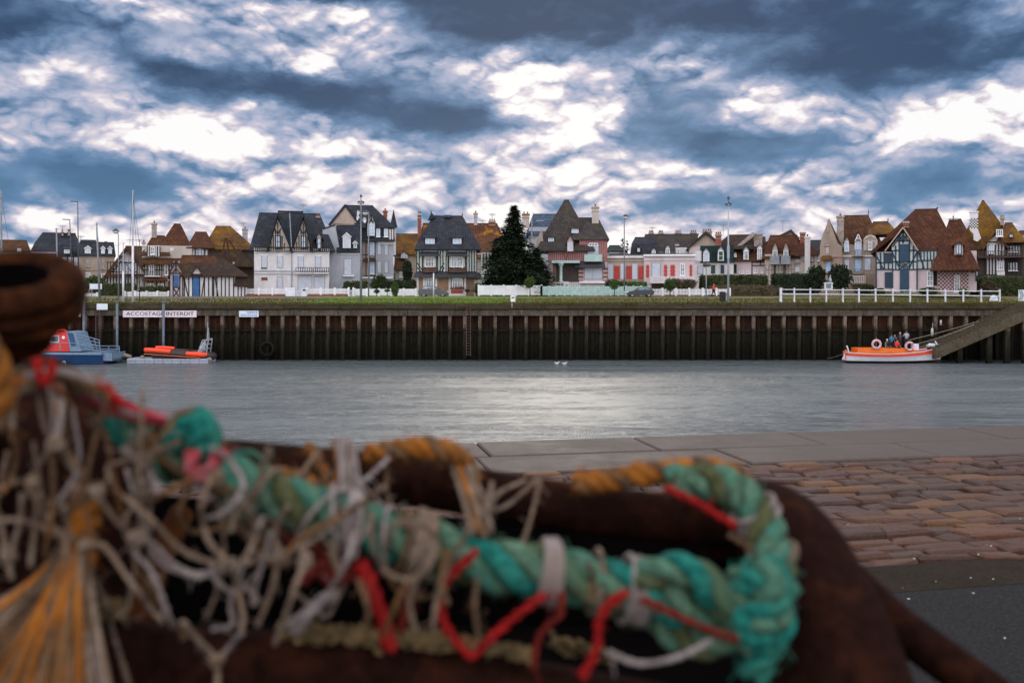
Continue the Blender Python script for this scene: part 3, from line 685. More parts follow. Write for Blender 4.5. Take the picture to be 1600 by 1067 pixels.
    def ANT(s, px, y0, y1, d=3):
        mb = MB(); a, b = s.p(px, y1, d), s.p(px, y0, d); mb.tube([a, b], .035, 5)
        for k in range(3): z = b.z - .12 - k * .18; mb.tube([(b.x - .5 + k * .1, b.y, z), (b.x + .5 - k * .1, b.y, z)], .022, 4)
        mb.tube([(b.x - .6, b.y, b.z - .2), (b.x + .7, b.y, b.z - .25)], .022, 4)
        return mb.build('antenna', 'grey_metal', s.roofo or s.o)
def vs(x0, x1, n, y0, y1): return [(lerp(x0, x1, i / (n - 1)), y0, lerp(x0, x1, i / (n - 1)), y1) for i in range(n)]
def hs(x0, x1, *ys): return [(x0, y, x1, y) for y in ys]

h = House('tiled_house', 'low brown tiled roof just above the rusty roller at far left', 175, 15)
h.W(-30, 44, 390, 468, 'stucco_cream'); h.HIP(-34, 48, 392, -26, 42, 375.5, 'tile_brown'); h.WIN(27, 33, 388, 392, d=-.6)
h = House('mansard_house', 'grey mansard-roofed building with antenna behind the dark lamp poles', 166, 88)
h.W(48, 124, 394, 468, 'stucco_grey'); h.HIP(44, 128, 400, 66, 118, 364.5, 'slate', mid=(54, 124, 380, .6)); h.HIP(84, 127, 412, 90, 124, 384, 'slate', -1.6, 2); h.W(88, 125, 411, 468, 'stucco_white', -1.2, 1)
for a, b in ((100, 109), ): h.SHED(a, b, 388, 396, 385, 'white_paint', 'slate', -1.5, 1)
for a in (98, 107, 116): h.WIN(a, a + 6, 402, 414, d=-1.7, gm='glass_bright')
h.CH(96, 99, 361, 367, d=3, pots=1); h.CH(106, 109, 361, 367, d=3, pots=2); h.ANT(98, 351, 364); h.ANT(126, 367, 378)
h = House('stone_house', 'beige stone house with slate mansard and three white round dormers', 160, 150)
h.W(123, 179, 397, 468, 'stone_beige'); h.HIP(121, 181, 399, 125, 178, 379, 'slate', d0=-.3, dr=1.2, dr1=7)
h.HIP(124, 152, 380, 126, 150, 376, 'slate', d0=1, dr=2)
for a, b in ((132.5, 142), (158, 164), (169, 175)): h.DORM(a, b, 387.5, 397, 384, 'white_paint', 'white_paint', -.1, 2, gm='glass_bright')
h.WIN(134, 141.5, 405, 417, 2, 2, 'chimney_stone', 'glass'); h.WIN(159, 164, 406, 420, 1, 2, 'chimney_stone'); h.WIN(134, 141, 426, 433); h.WIN(158, 164, 428, 440)
h.LEDGE(123, 179, 422, 'stone_beige'); h.CH(163, 168, 380, 388, d=3)
h = House('timbered_cottage', 'small half-timbered gable with brown roof behind the tallest mast', 149, 195)
h.POLY([(165, 430), (198, 392), (232, 430), (232, 468), (165, 468)], 'stucco_white', 0, 8)
h.GAB(158, 238, 437, 198, 383.5, 'tile_brown', -.8, 8, .5); h.HIP(190, 236, 415, 196, 228, 385, 'tile_brown', 1, 9)
h.TIM(vs(168, 214, 11, 410, 452) + hs(166, 215, 410, 425) + [(176, 425, 190, 408), (205, 425, 196, 410)], 'timber_dark')
h.SH(190, 206, 412, 430, 'shutter_white'); h.W(165, 225, 428, 432, 'tile_brown', -1.2, 0, 'porch_roof')
h = House('brown_villa', 'half-timbered villa with steep brown hipped roof and tall chimney', 145, 262)
h.W(226, 300, 384, 468, 'stucco_cream'); h.HIP(220, 266, 398, 238, 258, 369, 'tile_brown', -.5, 7); h.CH(237, 245, 349, 372, d=2.5, pots=1)
h.HIP(240, 307, 405, 271.5, 282.5, 350, 'tile_mixed', -.2, 9.5, mid=(248, 300, 386, .45)); h.CH(222, 227, 379, 404, 'stucco_white', d=.5, pots=1)
h.AWN(219, 271, 403, 412, 'tile_brown', out=.8); h.AWN(222, 262, 433, 438, 'tile_red', out=1.2); h.W(230, 250, 385, 401, 'stucco_white', -.55, .5)
h.WIN(235, 242, 386, 398, d=-.57); h.TIM(vs(230, 250, 6, 385, 402), 'timber_dark', d=-.6); h.TIM(vs(226, 272, 13, 411, 432) + hs(226, 272, 411, 422), 'timber_dark')
h.WIN(233, 241, 412, 430, 2, 2, gm='glass'); h.WIN(257, 262, 413, 430, 1, 2); h.BAL(226, 250, 425, 431, out=.9); h.WIN(266, 271, 387.5, 391.5, d=-.9, sill=False)
h.W(224, 272, 438, 468, 'stucco_beige', -.25, .2); h.WIN(231, 240, 443, 457, d=-.27); h.WIN(247, 256, 443, 457, d=-.27); h.TIM(vs(225, 270, 8, 439, 466), 'timber_brown', .18, -.3)
h = House('moss_roof_villa', 'villa with ochre mossy roof behind the low cottage', 148, 345)
h.W(297, 397, 384, 468, 'dark_planks'); h.HIP(316, 401, 389, 337, 361, 354, 'tile_moss', -.5, 10); h.HIP(291, 336, 387, 305, 323, 363.5, 'tile_mixed', -.9, 7)
h.W(300, 326, 387, 404, 'stucco_white', -.3, .4); h.SH(309, 318, 389, 402, 'shutter_white', -.33); h.TIM(vs(300, 325, 6, 387, 404), 'timber_dark', d=-.36)
h.HIP(330, 398, 416, 346, 376, 391, 'tile_dark', -2.2, 1); h.TIM(vs(376, 396, 10, 416, 433), 'timber_brown'); h.TIM([(354, 372, 360, 410), (352, 372, 345, 412), (358, 375, 374, 402)], 'tile_mixed', .25, -2.1, 'ridge_capping')
h.CH(379, 387, 357, 376, 'stucco_grey', d=5, pots=1); h.ANT(380, 346, 358, 5); h.WIN(370, 378, 389, 396); h.CH(364, 366, 409, 419, 'stucco_white', -2, 0, dd=.3)
h = House('low_cottage', 'low half-timbered cottage with blue door and mossy hipped roof', 127, 323)
h.W(285, 383, 430, 466, 'stucco_white', 0, 6); h.HIP(281, 389, 431, 288, 346, 401, 'tile_dark', -.5, 6.5); h.W(265, 286, 428, 466, 'stucco_pink', -.3, 5)
h.HIP(276, 345, 425, 284, 338, 400, 'tile_mixed', .6, 5)
h.POLY([(265, 428), (286, 428), (275, 408)], 'stucco_pink', -.3, 0); h.GAB(261.5, 289, 433, 275, 404.5, 'tile_dark', -.8, 4); h.POLY([(301, 428), (314, 428), (307.5, 417)], 'stucco_white', -.3, 1); h.GAB(298, 317, 430, 307.5, 415, 'tile_dark', -.6, 2.5, .15)
h.SH(301.5, 311, 430, 464, 'door_blue', -.1, 'door'); h.SH(272, 279, 430, 448, 'door_blue', -.38, 'window_shutter')
h.TIM([(270.5, 429, 270.5, 464), (281, 429, 281, 464), (270.5, 449, 281, 449), (271, 450, 280, 464), (280, 450, 271, 464), (265, 427.5, 286, 427.5), (275, 427, 275, 412), (275, 420, 270, 427), (275, 420, 281, 427), (265.3, 429, 265.3, 466), (285.5, 429, 285.5, 466)], 'timber_dark', .12, -.36)
h.TIM([(x, 431, x, 465) for x in (288, 295, 301, 312, 319.5, 326, 332, 334, 339, 346, 352, 358, 365, 372, 377, 382.5)] + hs(286, 383, 431.5, 464.5) + [(288, 436, 294, 464), (319, 436, 315, 464), (336, 434, 341, 464), (366, 444, 383, 444), (374, 431, 382, 443)], 'timber_dark', .13)
h.AWN(366, 390, 431, 446, 'tile_dark', out=.4)
h = House('white_twin_gable_house', 'big white house with twin timbered gables and slate roof', 135, 455)
h.W(397, 514.5, 388, 467, 'stucco_white', 0, 11); h.HIP(389, 524, 391, 405, 500, 334, 'slate', .2, 11, mid=(393, 518, 377, .25))
for a, b, c in ((418, 456, 434), (456, 488, 474)):
    h.POLY([(a + 1, 393), (b - 1, 393), (b - 2, 388), (c, 339), (a + 2, 388)], 'stucco_cream', -.15, 3); h.GAB(a - 1.5, b + 1.2, 391, c, 332, 'slate', -.75, 6, .3)
    h.TIM([(x, 391, x, 345 + abs(x - c) * (2.9 if x < c else 3.1) + 3) for x in [c + k * 3.4 for k in range(-4, 5)] if 345 + abs(x - c) * 3 < 388] + [(c - 5, 357, c, 366), (c + 5, 357, c, 366), (a + 2, 388, c, 341), (b - 2, 388, c, 341)], 'timber_dark', .11, -.22)
    h.WIN(c - 3.5, c + 5, 368.5, 388, 1, 2, 'timber_dark', 'glass_bright', -.2)
h.TIM([(434, 331, 474, 331.5)], 'slate', .3, .6, 'ridge_capping'); h.TIM([(452.5, 333, 455.5, 386)], 'grey_metal', .14, -.6, 'downpipe')
h.TIM(hs(397, 514, 386.5, 393) + vs(399, 417, 7, 387, 393) + vs(489, 513, 9, 380, 393) + [(x, 387, x + 4, 393) for x in (418, 452, 484, 497)] + [(x + 4, 387, x, 393) for x in (418, 452, 484, 497)], 'timber_dark', .12, -.28)
h.DORM(495, 502, 371, 389, 362, 'stucco_cream', 'slate', -.3, 3, 1, 2, 'timber_dark', 'glass_bright', 2.5, .6)
for x in (409, 433.5, 466, 493): h.SH(x, x + 8, 400, 418, 'shutter_white'); h.LEDGE(x - 1, x + 9, 399.5, h=.1)
h.BAL(462, 487.5, 417.5, 426, out=.9, sm='stucco_white'); h.BAL(489, 514, 417.5, 426, out=.9); h.BAL(408, 417, 418.5, 421, out=.2)
h.SH(408.5, 418, 433.5, 438, 'brick', name='vent_grille'); h.SH(433.5, 441.5, 433, 452, 'shutter_white'); h.SH(466, 487, 432, 458, 'shutter_white', name='garage_door'); h.SH(491, 507, 433, 458, 'shutter_white', name='garage_door')
h.LEDGE(397, 514.5, 423.5, 'stucco_grey'); h.LEDGE(397, 514.5, 394.5, 'white_paint'); h.LEDGE(397, 514.5, 428, 'stucco_grey', .06)
h.TIM([(456, 394, 456, 465)], 'grey_metal', .1, -.1, 'downpipe'); h.CH(494, 499.5, 337, 360, d=5, pots=2); h.ANT(473.5, 318, 332, 2)
h = House('narrow_mansard_house', 'narrow grey-white house with dark mansard and single white dormer', 139, 535)
h.W(514, 563, 390, 467, 'stucco_grey'); h.POLY([(504, 359), (524, 352), (531, 392), (531, 467), (504, 467)], 'stucco_grey', -.05, 8)
h.HIP(526, 564, 393, 525.5, 561, 353, 'slate', -.35, 8, dr=1.6, dr1=6); h.DORM(535.5, 548, 369, 388, 363, 'white_paint', 'white_paint', -.45, 2.5, 1, 1, gm='shutter_white'); h.DORM(552, 558, 379, 388, 376, 'paint_pale_green', 'white_paint', -.4, 2, 1, 1)
h.SH(538, 549, 405, 429, 'shutter_white'); h.LEDGE(536, 553, 431, out=.5, h=.2); h.LEDGE(532, 563, 397, 'stucco_white'); h.TIM([(504.5, 358.5, 524, 351.5)], 'slate', .2, -.05, 'coping')
h.W(516, 524, 440, 460, 'stucco_grey', -.8, 0, 'porch')
h = House('turret_house', 'tall grey house with pink gable and pointed corner turret', 143, 585)
h.W(563, 615, 352, 467, 'stucco_grey', 0, 10); h.POLY([(515, 352), (540, 322), (566, 352), (566, 467), (515, 467)], 'stucco_beige', .25, 10)
h.HIP(556, 617, 355, 541, 583, 322, 'slate', -.6, 10.5, dr=4); h.TIM([(514, 353, 540, 321), (540, 321, 562, 351)], 'slate', .35, .1, 'bargeboard'); h.TIM([(520, 349, 558, 351)], 'chimney_stone', .15, .15, 'tie_beam')
h.W(566, 616, 353, 373, 'slate', -.25, .1, 'tile_hanging'); h.DORM(574, 586, 350, 369, 334, 'stucco_white', 'slate', -.6, 3, 2, 3, 'white_paint', 'glass_bright', 1.5, 1)
h.TIM([(576, 346, 584, 346), (580, 336, 580, 346), (577, 350, 580, 340), (583, 350, 580, 340)], 'timber_dark', .1, -.66)
h.WIN(588, 594, 355, 370, 1, 3, gm='glass_bright', d=-.3); h.WIN(600, 606.5, 354, 370, 2, 3, gm='glass_bright', d=-.3); h.W(608.5, 614.5, 358, 374, 'stucco_white', -.5, .2, 'turret'); h.TIM([(611.5, 358, 611.5, 374)], 'timber_dark', .1, -.55)
mb = MB(); c = h.p(615, 355, .5); mb.lathe([(.62, -.05), (.5, .25), (.22, 1.6), (.02, 2.55)], c, n=10); mb.lathe([(.33, -4), (.33, 0)], c, n=8, m=1); mb.build('turret_roof', ['slate', 'stucco_white'], h.o)
h.AWN(564, 618, 370, 376, 'slate', out=.6); h.W(567, 577, 376, 467, 'stucco_beige', -.12, .1); h.WIN(577, 585, 379, 398, 1, 2, gm='shutter_pale_blue', d=-.05); h.WIN(577, 585, 409, 428, 1, 2, gm='shutter_pale_blue', d=-.05)
h.TIM([(572, 376, 572, 435), (577, 376, 577, 435), (586, 378, 586, 435), (567, 398, 587, 398), (567, 431, 587, 431), (567, 376, 616, 376)], 'timber_dark', .12, -.17); h.AWN(567, 588, 403, 407, 'tile_brown', out=.7)
for x in (590, 601):
    for (a, b) in ((381, 398), (409, 426)): h.SH(x, x + 5, a, b, 'shutter_white')
h.W(590, 616, 376.5, 382, 'stucco_white', -.2, 0, 'corbel'); h.LEDGE(566, 614, 434, out=.4, h=.25); h.CH(599, 605, 329, 350, 'brick', d=2, pots=1, cap='brick', potm='brick')
h = House('brown_roof_house', 'plain brown tiled roof between the turret house and the slate villa', 156, 640)
h.W(616, 668, 394, 467, 'stucco_beige'); h.HIP(611, 672, 397, 617, 668, 366, 'tile_moss'); h.DORM(626, 637, 397, 404, 391, 'stucco_white', 'tile_red', -1, 2); h.AWN(615, 634, 404, 421, 'tile_brown', out=2.5); h.W(618, 632, 420, 467, 'stucco_cream', -2, 0); h.WIN(624, 629, 424, 433, d=-2)
h = House('rear_tiled_house', 'long rear roof with orange moss behind the slate villa', 158, 725)
h.W(655, 790, 396, 467, 'stucco_cream'); h.HIP(645, 800, 402, 661, 777, 349.5, 'tile_orange_moss', -.5, 12); h.CH(652.5, 658, 334, 374, 'brick', d=2, pots=2, cap='stucco_grey'); h.CH(740.5, 746, 332.5, 352, 'stucco_grey', d=3, pots=1)
h.CH(764, 774, 345, 354, 'brick', d=5, pots=3); h.ANT(769, 333, 346, 5); h.W(752, 776, 395, 467, 'stucco_mint', -1.5, 0); h.TIM(vs(755, 774, 5, 396, 421) + hs(754, 775, 404, 413), 'timber_dark', .2, -1.6)
h.ANT(754, 343, 352, 4)
h = House('slate_villa', 'half-timbered villa with steep flared slate roof and two small dormers', 134, 700)
h.W(650, 745, 386, 465, 'stucco_mint', 0, 9); h.HIP(647, 752, 389, 677, 723, 338, 'slate', -.7, 9.5, mid=(657, 741, 369, .34))
mb = MB(); a = h.p(674, 332, 3.5); mb.add([a, h.p(668, 345, 3), h.p(681, 340, 3.6), h.p(676, 345, 5)], [(0, 1, 2), (0, 2, 3), (0, 3, 1), (1, 3, 2)]); mb.build('roof_peak', 'slate', h.o); h.FIN(673.5, 329, 334, 3.5); h.FIN(722.5, 331, 339, 4); h.W(694, 704, 336, 340, 'slate_blue', 3.6, 4.4, 'ridge_vent')
for x0, x1 in ((664.5, 679), (707.5, 721)): h.SHED(x0, x1, 371, 382, 362, 'white_paint', 'slate', .1, 3, 3 if x0 < 700 else 2, over=3.5); 
h.TIM([(x, 389, x, 426) for x in (651, 655, 660, 684, 688, 692, 697, 700, 729, 733, 737, 741, 745)] + hs(650, 745, 391, 425) + [(652, 411, 661, 424), (686, 424, 694, 411), (652, 418, 658, 425), (690, 424, 694, 418), (661, 397, 661, 426), (682, 397, 682, 426), (701, 397, 701, 426), (727, 397, 727, 426)], 'timber_dark', .12)
h.AWN(655, 687, 393.5, 399, 'awning_dark', out=.8); h.AWN(697, 731, 393.5, 399, 'awning_dark', out=.8); h.WIN(664, 678.5, 400, 417.5, 3, 2, fw=.12); h.WIN(704.5, 723.5, 399, 417.5, 4, 2, fw=.12)
for x0, x1 in ((661, 682), (701, 727)):
    mb = MB(); mb.box(h.X(x0), h.X(x1), h.D - .5, h.D - .04, h.Z(426), h.Z(420)); 
    for i in range(60): mb.ball((U(h.X(x0), h.X(x1)), h.D - U(.1, .5), h.Z(420) + U(0, .18)), U(.05, .12), 1, 5)
    mb.build('flower_box', ['timber_brown', 'flowers'], h.o)
h.AWN(646, 752, 426, 432.5, 'awning_dark', out=1.0, name='skirt_roof'); h.W(650.5, 744, 432, 465, 'stone_brown', -.1, 0)
for x in (651, 661, 680, 701, 725, 741): h.W(x, x + 3.2, 432, 465, 'stucco_white', -.18, 0, 'quoin')
h.WIN(665, 678, 433, 449, 3, 2, d=-.16, fw=.13); h.WIN(706, 723, 433.5, 450, 4, 2, d=-.16, fw=.13); h.W(703, 725, 452, 465, 'stucco_white', -.2, 0, 'window_apron'); h.W(704.5, 723.5, 454, 458.5, 'shutter_red', -.24, 0, 'red_panel')
mb = MB(); mb.box(h.X(704), h.X(725), h.D - .5, h.D - .2, h.Z(452.5), h.Z(450.8))
for i in range(60): mb.ball((U(h.X(704), h.X(725)), h.D - U(.25, .5), h.Z(450.8) + U(0, .2)), U(.05, .12), 0, 5)
mb.build('flower_box', 'flowers', h.o)
h = House('blue_slate_house', 'blue slate roof rising between the conifer and the pointed roof', 160, 842)
h.W(826, 880, 355, 467, 'stucco_grey'); h.HIP(822, 884, 366, 833, 874, 335, 'slate_blue', mid=(829, 878, 345, .5)); h.CH(816, 827, 334, 356, 'stucco_cream', d=0, pots=2, cap='pot_orange'); h.TIM([(831, 344, 831, 372), (838, 345, 850, 345)], 'grey_metal', .2, -.7, 'gutter')
h = House('pointed_roof_villa', 'pink timbered villa with tall pointed roof and corner porch', 137, 900)
h.W(856, 949, 386, 465, 'stucco_pink', 0, 9); h.HIP(838, 930, 391, 881.5, 889, 313, 'slate_warm', -.8, 10, mid=(852, 916, 362, .42)); h.HIP(893, 952, 374, 903, 935, 341, 'slate_warm', -.4, 9, mid=(898, 944, 358, .45)); h.CH(925, 935.5, 323, 354, 'stucco_cream', d=3, pots=1)
h.W(905, 949, 372, 465, 'stucco_pink', -.1, 8); h.POLY([(838, 376), (846, 358), (851, 392), (838, 392)], 'stucco_beige', .3, 6, 'side_gable')
h.SHED(893, 904, 356, 364.5, 352, 'white_paint', 'slate_warm', 1.0, 2.5, 3); h.SHED(856.5, 865.5, 370, 378, 366, 'white_paint', 'slate_warm', .4, 2.5, 2); h.DORM(886, 896, 379, 393, 366, 'stucco_pink', 'slate_warm', -1.0, 3, 1, 1, 'white_paint', 'shutter_white', 1.6, 1.3)
h.TIM(vs(858, 903, 16, 392, 407) + vs(906, 948, 17, 375, 407) + hs(856, 949, 408) + [(880, 396, 884, 406), (888, 396, 884, 406)], 'timber_red', .14, -.17)
h.SH(918.5, 935, 382, 402, 'shutter_white', -.2); h.WIN(920, 934, 380, 385, 3, 1, d=-.25, sill=False); h.BAL(913, 941, 397.5, 407, 'paint_pale_green', 'paint_pale_green', 1.0, solid=True)
h.AWN(898, 946, 408, 417, 'awning_dark', d=-.1, out=1.0); h.SH(913.5, 926, 418, 436, 'shutter_white', -.12); h.SH(926.5, 941, 418, 436, 'shutter_white', -.12)
for x in (904, 942.5):
    for i in range(8): h.W(x, x + (7.5 if i % 2 else 5.5), 416 + i * 3.1, 418.6 + i * 3.1, 'brick' if i % 2 else 'stucco_pink', -.3, 0, 'quoin')
h.W(866, 904, 411, 441, 'dark_planks', -.12, -.02, 'porch_shade_panel'); h.W(862, 906, 407, 411, 'paint_pale_green', -1.6, 0, 'porch_lintel'); h.W(864, 869, 411, 441, 'stone_brown', -.2, 0, 'pier')  # flat dark panel stands in for the shade inside the porch
mb = MB(); a = h.p(876.5, 441, -1.4); mb.lathe([(.3, 0), (.3, .15), (.2, .25), (.2, 2.1), (.3, 2.3), (.42, 2.5), (.42, 2.62)], a, n=10); mb.build('porch_column', 'paint_pale_green', h.o, True)
h.BAL(862, 906, 441, 448, 'stucco_white', 'stucco_white', 1.6); h.LEDGE(905, 949, 441, out=.5, h=.3); h.W(872, 889, 440, 449, 'stucco_white', -1.75, -1.62, 'parapet')
h = House('red_shuttered_house', 'single-storey pale house with red shutters and flat parapet roof', 137, 1016)
h.W(948, 1006, 401, 462, 'stucco_beige', .3, 9); h.W(1006, 1086, 399, 462, 'stucco_pink', 0, 9); h.HIP(947, 1087, 399, 952, 1082, 397.5, 'slate', .4, 9, name='roof')
h.LEDGE(1005.5, 1087, 399, out=.3, h=.25); h.LEDGE(1006, 1086, 406, 'stucco_white'); h.W(947, 1006, 399.5, 403, 'stucco_white', 0, .4, 'cornice'); h.W(949, 1006, 406, 408, 'stucco_beige', .15, .4, 'cornice')
for a, b in ((959.5, 968), (978.5, 987), (997.5, 1005.5)): h.SH(a, b, 415.5, 436.5, 'shutter_red', .3)
for a, b in ((950, 958), (969.5, 977), (988, 996)): h.SH(a, b, 412, 436, 'shutter_white', .3, 'window_panel')
for a, b in ((1010, 1014), (1038, 1042), (1048, 1054), (1078, 1081)):
    for i in range(7): h.W(a - (.7 if i % 2 else 0), b + (.7 if i % 2 else 0), 414 + i * 2.8, 416.6 + i * 2.8, 'shutter_red', -.08, 0, 'red_quoin')
h.SH(1019, 1031.5, 411, 432, 'shutter_white'); h.WIN(1062.5, 1070, 412, 431, 2, 3, fw=.12); h.BAL(1016, 1086, 432, 441, 'stucco_white', 'stucco_white', 1.2, 40); h.W(1018, 1040, 442, 456, 'dark_planks', -.1, 0, 'basement_shade_panel'); h.W(1040, 1080, 444, 462, 'stone_brown', -.1, 0, 'basement')  # flat dark panel stands in for the shaded recess under the balcony
h.W(949, 1006, 437, 462, 'stone_beige', .2, .4, 'base_course')
h = House('small_dormer_house', 'low dark-roofed building with row of small windows left of the single lamp', 172, 962)
h.W(948, 978, 391, 467, 'stucco_cream'); h.HIP(946, 980, 392, 952, 968, 384, 'slate_green')
for x in (952, 957.5, 963): h.WIN(x, x + 4, 392, 399, 1, 2)
h = House('long_grey_roof_house', 'long dark grey roof with many chimneys behind the red-shuttered house', 166, 1040)
h.W(986, 1080, 394, 467, 'stucco_white', .5, 10); h.HIP(984, 1030, 400, 992, 1020, 371, 'slate', -.5, 9, mid=(987, 1024, 380, .3)); h.HIP(994, 1082, 399, 1008, 1092, 366.5, 'slate_warm', -.2, 11, dr=5)
h.DORM(1018, 1025, 391, 398, 386, 'white_paint', 'slate', -1, 2); h.DORM(1039.5, 1047, 388, 398, 381, 'white_paint', 'slate', -1, 2); h.W(1056, 1077, 387, 399, 'stucco_white', -1, 1); h.WIN(1058, 1062, 389, 397, 1, 2, d=-1); h.WIN(1070, 1074, 389, 397, 1, 2, d=-1); h.DORM(995, 1001, 387, 394, 382, 'timber_brown', 'slate_warm', -.6, 2)
for a, b in ((1014, 1021), (1029, 1036), (1055, 1064), (1079, 1088)): h.CH(a, b, 363, 372, 'brick' if a > 1050 else 'chimney_stone', d=5, pots=3)
h.ANT(1019, 354, 365, 5)
h = House('gable_end_house', 'brown gable end wall above the rear roofs with chimney on its peak', 160, 1098)
h.POLY([(1076, 384), (1103, 363), (1132, 384), (1132, 467), (1076, 467)], 'stucco_beige', 0, 9); h.GAB(1073, 1134, 387, 1103, 361, 'slate_warm', -.4, 9, .35); h.W(1077, 1096, 385, 410, 'stucco_pink', -.1, 0); h.CH(1098, 1112, 361, 372, d=3, pots=4); h.WIN(1088, 1091, 395, 403, 1, 1, d=-.1); h.ANT(1108, 348, 362, 3)
h = House('green_mansard_house', 'white terrace house with dark green mansard behind the tall lamp post', 151, 1113)
h.W(1085, 1146, 406, 467, 'stucco_white'); h.HIP(1094, 1147, 409, 1094, 1146, 385, 'slate_green', -.3, 8, dr=1.2, dr1=6); h.HIP(1112, 1178, 389, 1138, 1172, 368, 'tile_dark', 1.5, 9)
h.DORM(1098.5, 1108.5, 394, 409, 386, 'white_paint', 'slate_blue', -.6, 2, 1, 1, gm='shutter_white'); h.DORM(1121.5, 1131, 392, 408, 384, 'white_paint', 'slate_blue', -.6, 2, 1, 2, gm='paint_green_dark'); h.W(1086, 1096, 392, 408, 'stucco_white', -.3, 1)
h.SH(1111, 1117.5, 414, 427.5, 'paint_green_dark'); h.SH(1126, 1131.5, 414, 427.5, 'shutter_navy'); h.SH(1090, 1098, 416, 428, 'shutter_white'); h.LEDGE(1085, 1146, 410); h.CH(1118, 1127, 366, 390, 'brick', d=1.5, pots=3, potm='brick'); h.ANT(1130, 350, 368, 4)
h = House('pink_terrace_house', 'pale pink terrace house with two grey dormers right of the tall lamp post', 151, 1170)
h.W(1146, 1196, 405, 467, 'stucco_pink'); h.HIP(1144, 1200, 407, 1150, 1196, 371, 'tile_brown', -.4, 9); h.DORM(1161.5, 1170, 392, 406, 383, 'white_paint', 'slate_blue', -.6, 2.4, 1, 1, gm='glass', over=1.5); h.DORM(1183, 1191, 388, 406, 380, 'white_paint', 'slate_blue', -.6, 2.4, 2, 2, over=1.5)
h.SH(1147, 1151, 413, 427, 'timber_dark'); h.WIN(1155.5, 1162, 423, 427.5); h.WIN(1166, 1172.5, 423, 427.5); h.WIN(1177.5, 1184, 422, 427); h.WIN(1188.5, 1193, 422, 427); h.DORM(1147, 1151, 396, 402, 392, 'white_paint', 'tile_brown', -.6, 2, 1, 1)
h.TIM([(1175, 405, 1175, 432), (1176, 410, 1196, 410), (1176, 415, 1196, 415), (1188, 405, 1188, 414)], 'timber_dark'); h.CH(1178, 1191, 365, 386, d=2, pots=0); h.POLY([(1150, 385), (1176, 363), (1182, 366), (1155, 387)], 'chimney_stone', 1.2, 1.8, 'roof_parapet')
h = House('red_roof_terrace', 'terrace house with red tiled roof, twin gables and grey balconies', 148, 1232)
h.W(1195, 1277, 397, 467, 'stucco_cream'); h.HIP(1190, 1250, 403, 1203, 1246, 368, 'tile_red', -.4, 9); h.HIP(1232, 1280, 398, 1245, 1262, 377, 'tile_red', -.7, 8, mid=(1236, 1276, 392, .35)); h.POLY([(1222, 372), (1236, 358), (1250, 372)], 'chimney_stone', 6, 9, 'rear_gable'); h.GAB(1196, 1252, 378, 1236, 358.5, 'slate_warm', 5.8, 10, .3)
for c in (1211, 1228): h.DORM(c - 4.5, c + 4.5, 391, 409, 376, 'stucco_cream', 'tile_red', -.9, 3, 1, 1, gm='glass', over=1.0); h.BAL(c - 8, c + 7, 400, 411, 'grey_metal', 'stucco_grey', 1.2, solid=True)
h.WIN(1242.5, 1249.5, 399, 411, 2, 2, 'chimney_stone'); h.WIN(1243, 1248.5, 418, 423.5); h.WIN(1254, 1258, 400, 408, 1, 2, 'chimney_stone'); h.WIN(1267, 1271.5, 401, 409, 1, 2, 'chimney_stone'); h.TIM(vs(1196, 1242, 10, 412, 430) + hs(1195, 1242, 421), 'chimney_stone'); h.CH(1257.5, 1266, 370, 430, 'stucco_white', d=-.8, pots=1, cap='stucco_white'); h.CH(1250, 1258.5, 363, 382, 'brick', d=3, pots=0); h.SH(1209, 1212, 414, 430, 'timber_dark'); h.SH(1224, 1228, 414, 430, 'timber_dark'); h.ANT(1223, 343, 362, 6)
h = House('dark_linking_house', 'low dark roof between the red terrace and the stone manor', 156, 1272)
h.W(1262, 1292, 392, 467, 'stucco_beige'); h.HIP(1258, 1294, 394, 1266, 1290, 376, 'slate'); h.WIN(1276, 1280, 398, 408, 1, 2)
h = House('stone_manor', 'pinkish stone manor with stepped gable, tall chimney and arched dormer', 137, 1325)
h.POLY([(1281, 467), (1281, 386), (1284, 370), (1292, 350), (1293, 344), (1295, 340.5), (1297.5, 344), (1298, 350), (1304, 366), (1309, 380), (1316, 385), (1316, 467)], 'stone_beige', -.8, -.3); h.W(1281.5, 1315, 385, 467, 'stone_beige', -.3, 8); h.GAB(1279, 1318, 388, 1296, 343, 'tile_moss', -.3, 8, .3)
h.W(1314, 1369, 382, 467, 'stucco_beige', 0, 9); h.HIP(1298, 1385, 388, 1319, 1357, 337.5, 'tile_brown', .1, 9.5, mid=(1301, 1377, 378, .2)); h.HIP(1354, 1404, 366, 1364, 1388, 348, 'tile_moss', .8, 9); h.CH(1307.5, 1318.5, 337, 384, 'chimney_stone', d=.2, pots=1); h.FIN(1357, 327, 338, 5); h.FIN(1387.5, 341, 349, 5)
h.DORM(1334.5, 1347, 378, 400, 361, 'stucco_beige', 'tile_brown', -.5, 3, 2, 2, 'white_paint', 'shutter_pale_blue', 1.3, 1.4); h.TIM([(1336, 377, 1341, 366), (1346, 377, 1341, 366), (1338, 373, 1344, 373)], 'white_paint', .1, -.8); h.DORM(1319, 1327, 378, 394, 368, 'stucco_white', 'tile_brown', -.4, 2, 1, 2, gm='shutter_pale_blue', over=.8)
h.POLY([(1349, 392), (1349, 374), (1353, 369), (1360, 367), (1367, 369), (1371, 376), (1371, 392)], 'stucco_cream', -.2, 1, 'arched_bay'); h.TIM([(1352, 375, 1360, 370), (1368, 375, 1360, 370), (1360, 368, 1360, 391), (1355, 378, 1355, 391), (1365, 378, 1365, 391)], 'chimney_stone', .12, -.26); h.WIN(1357, 1363, 379, 391, 1, 2, d=-.25)
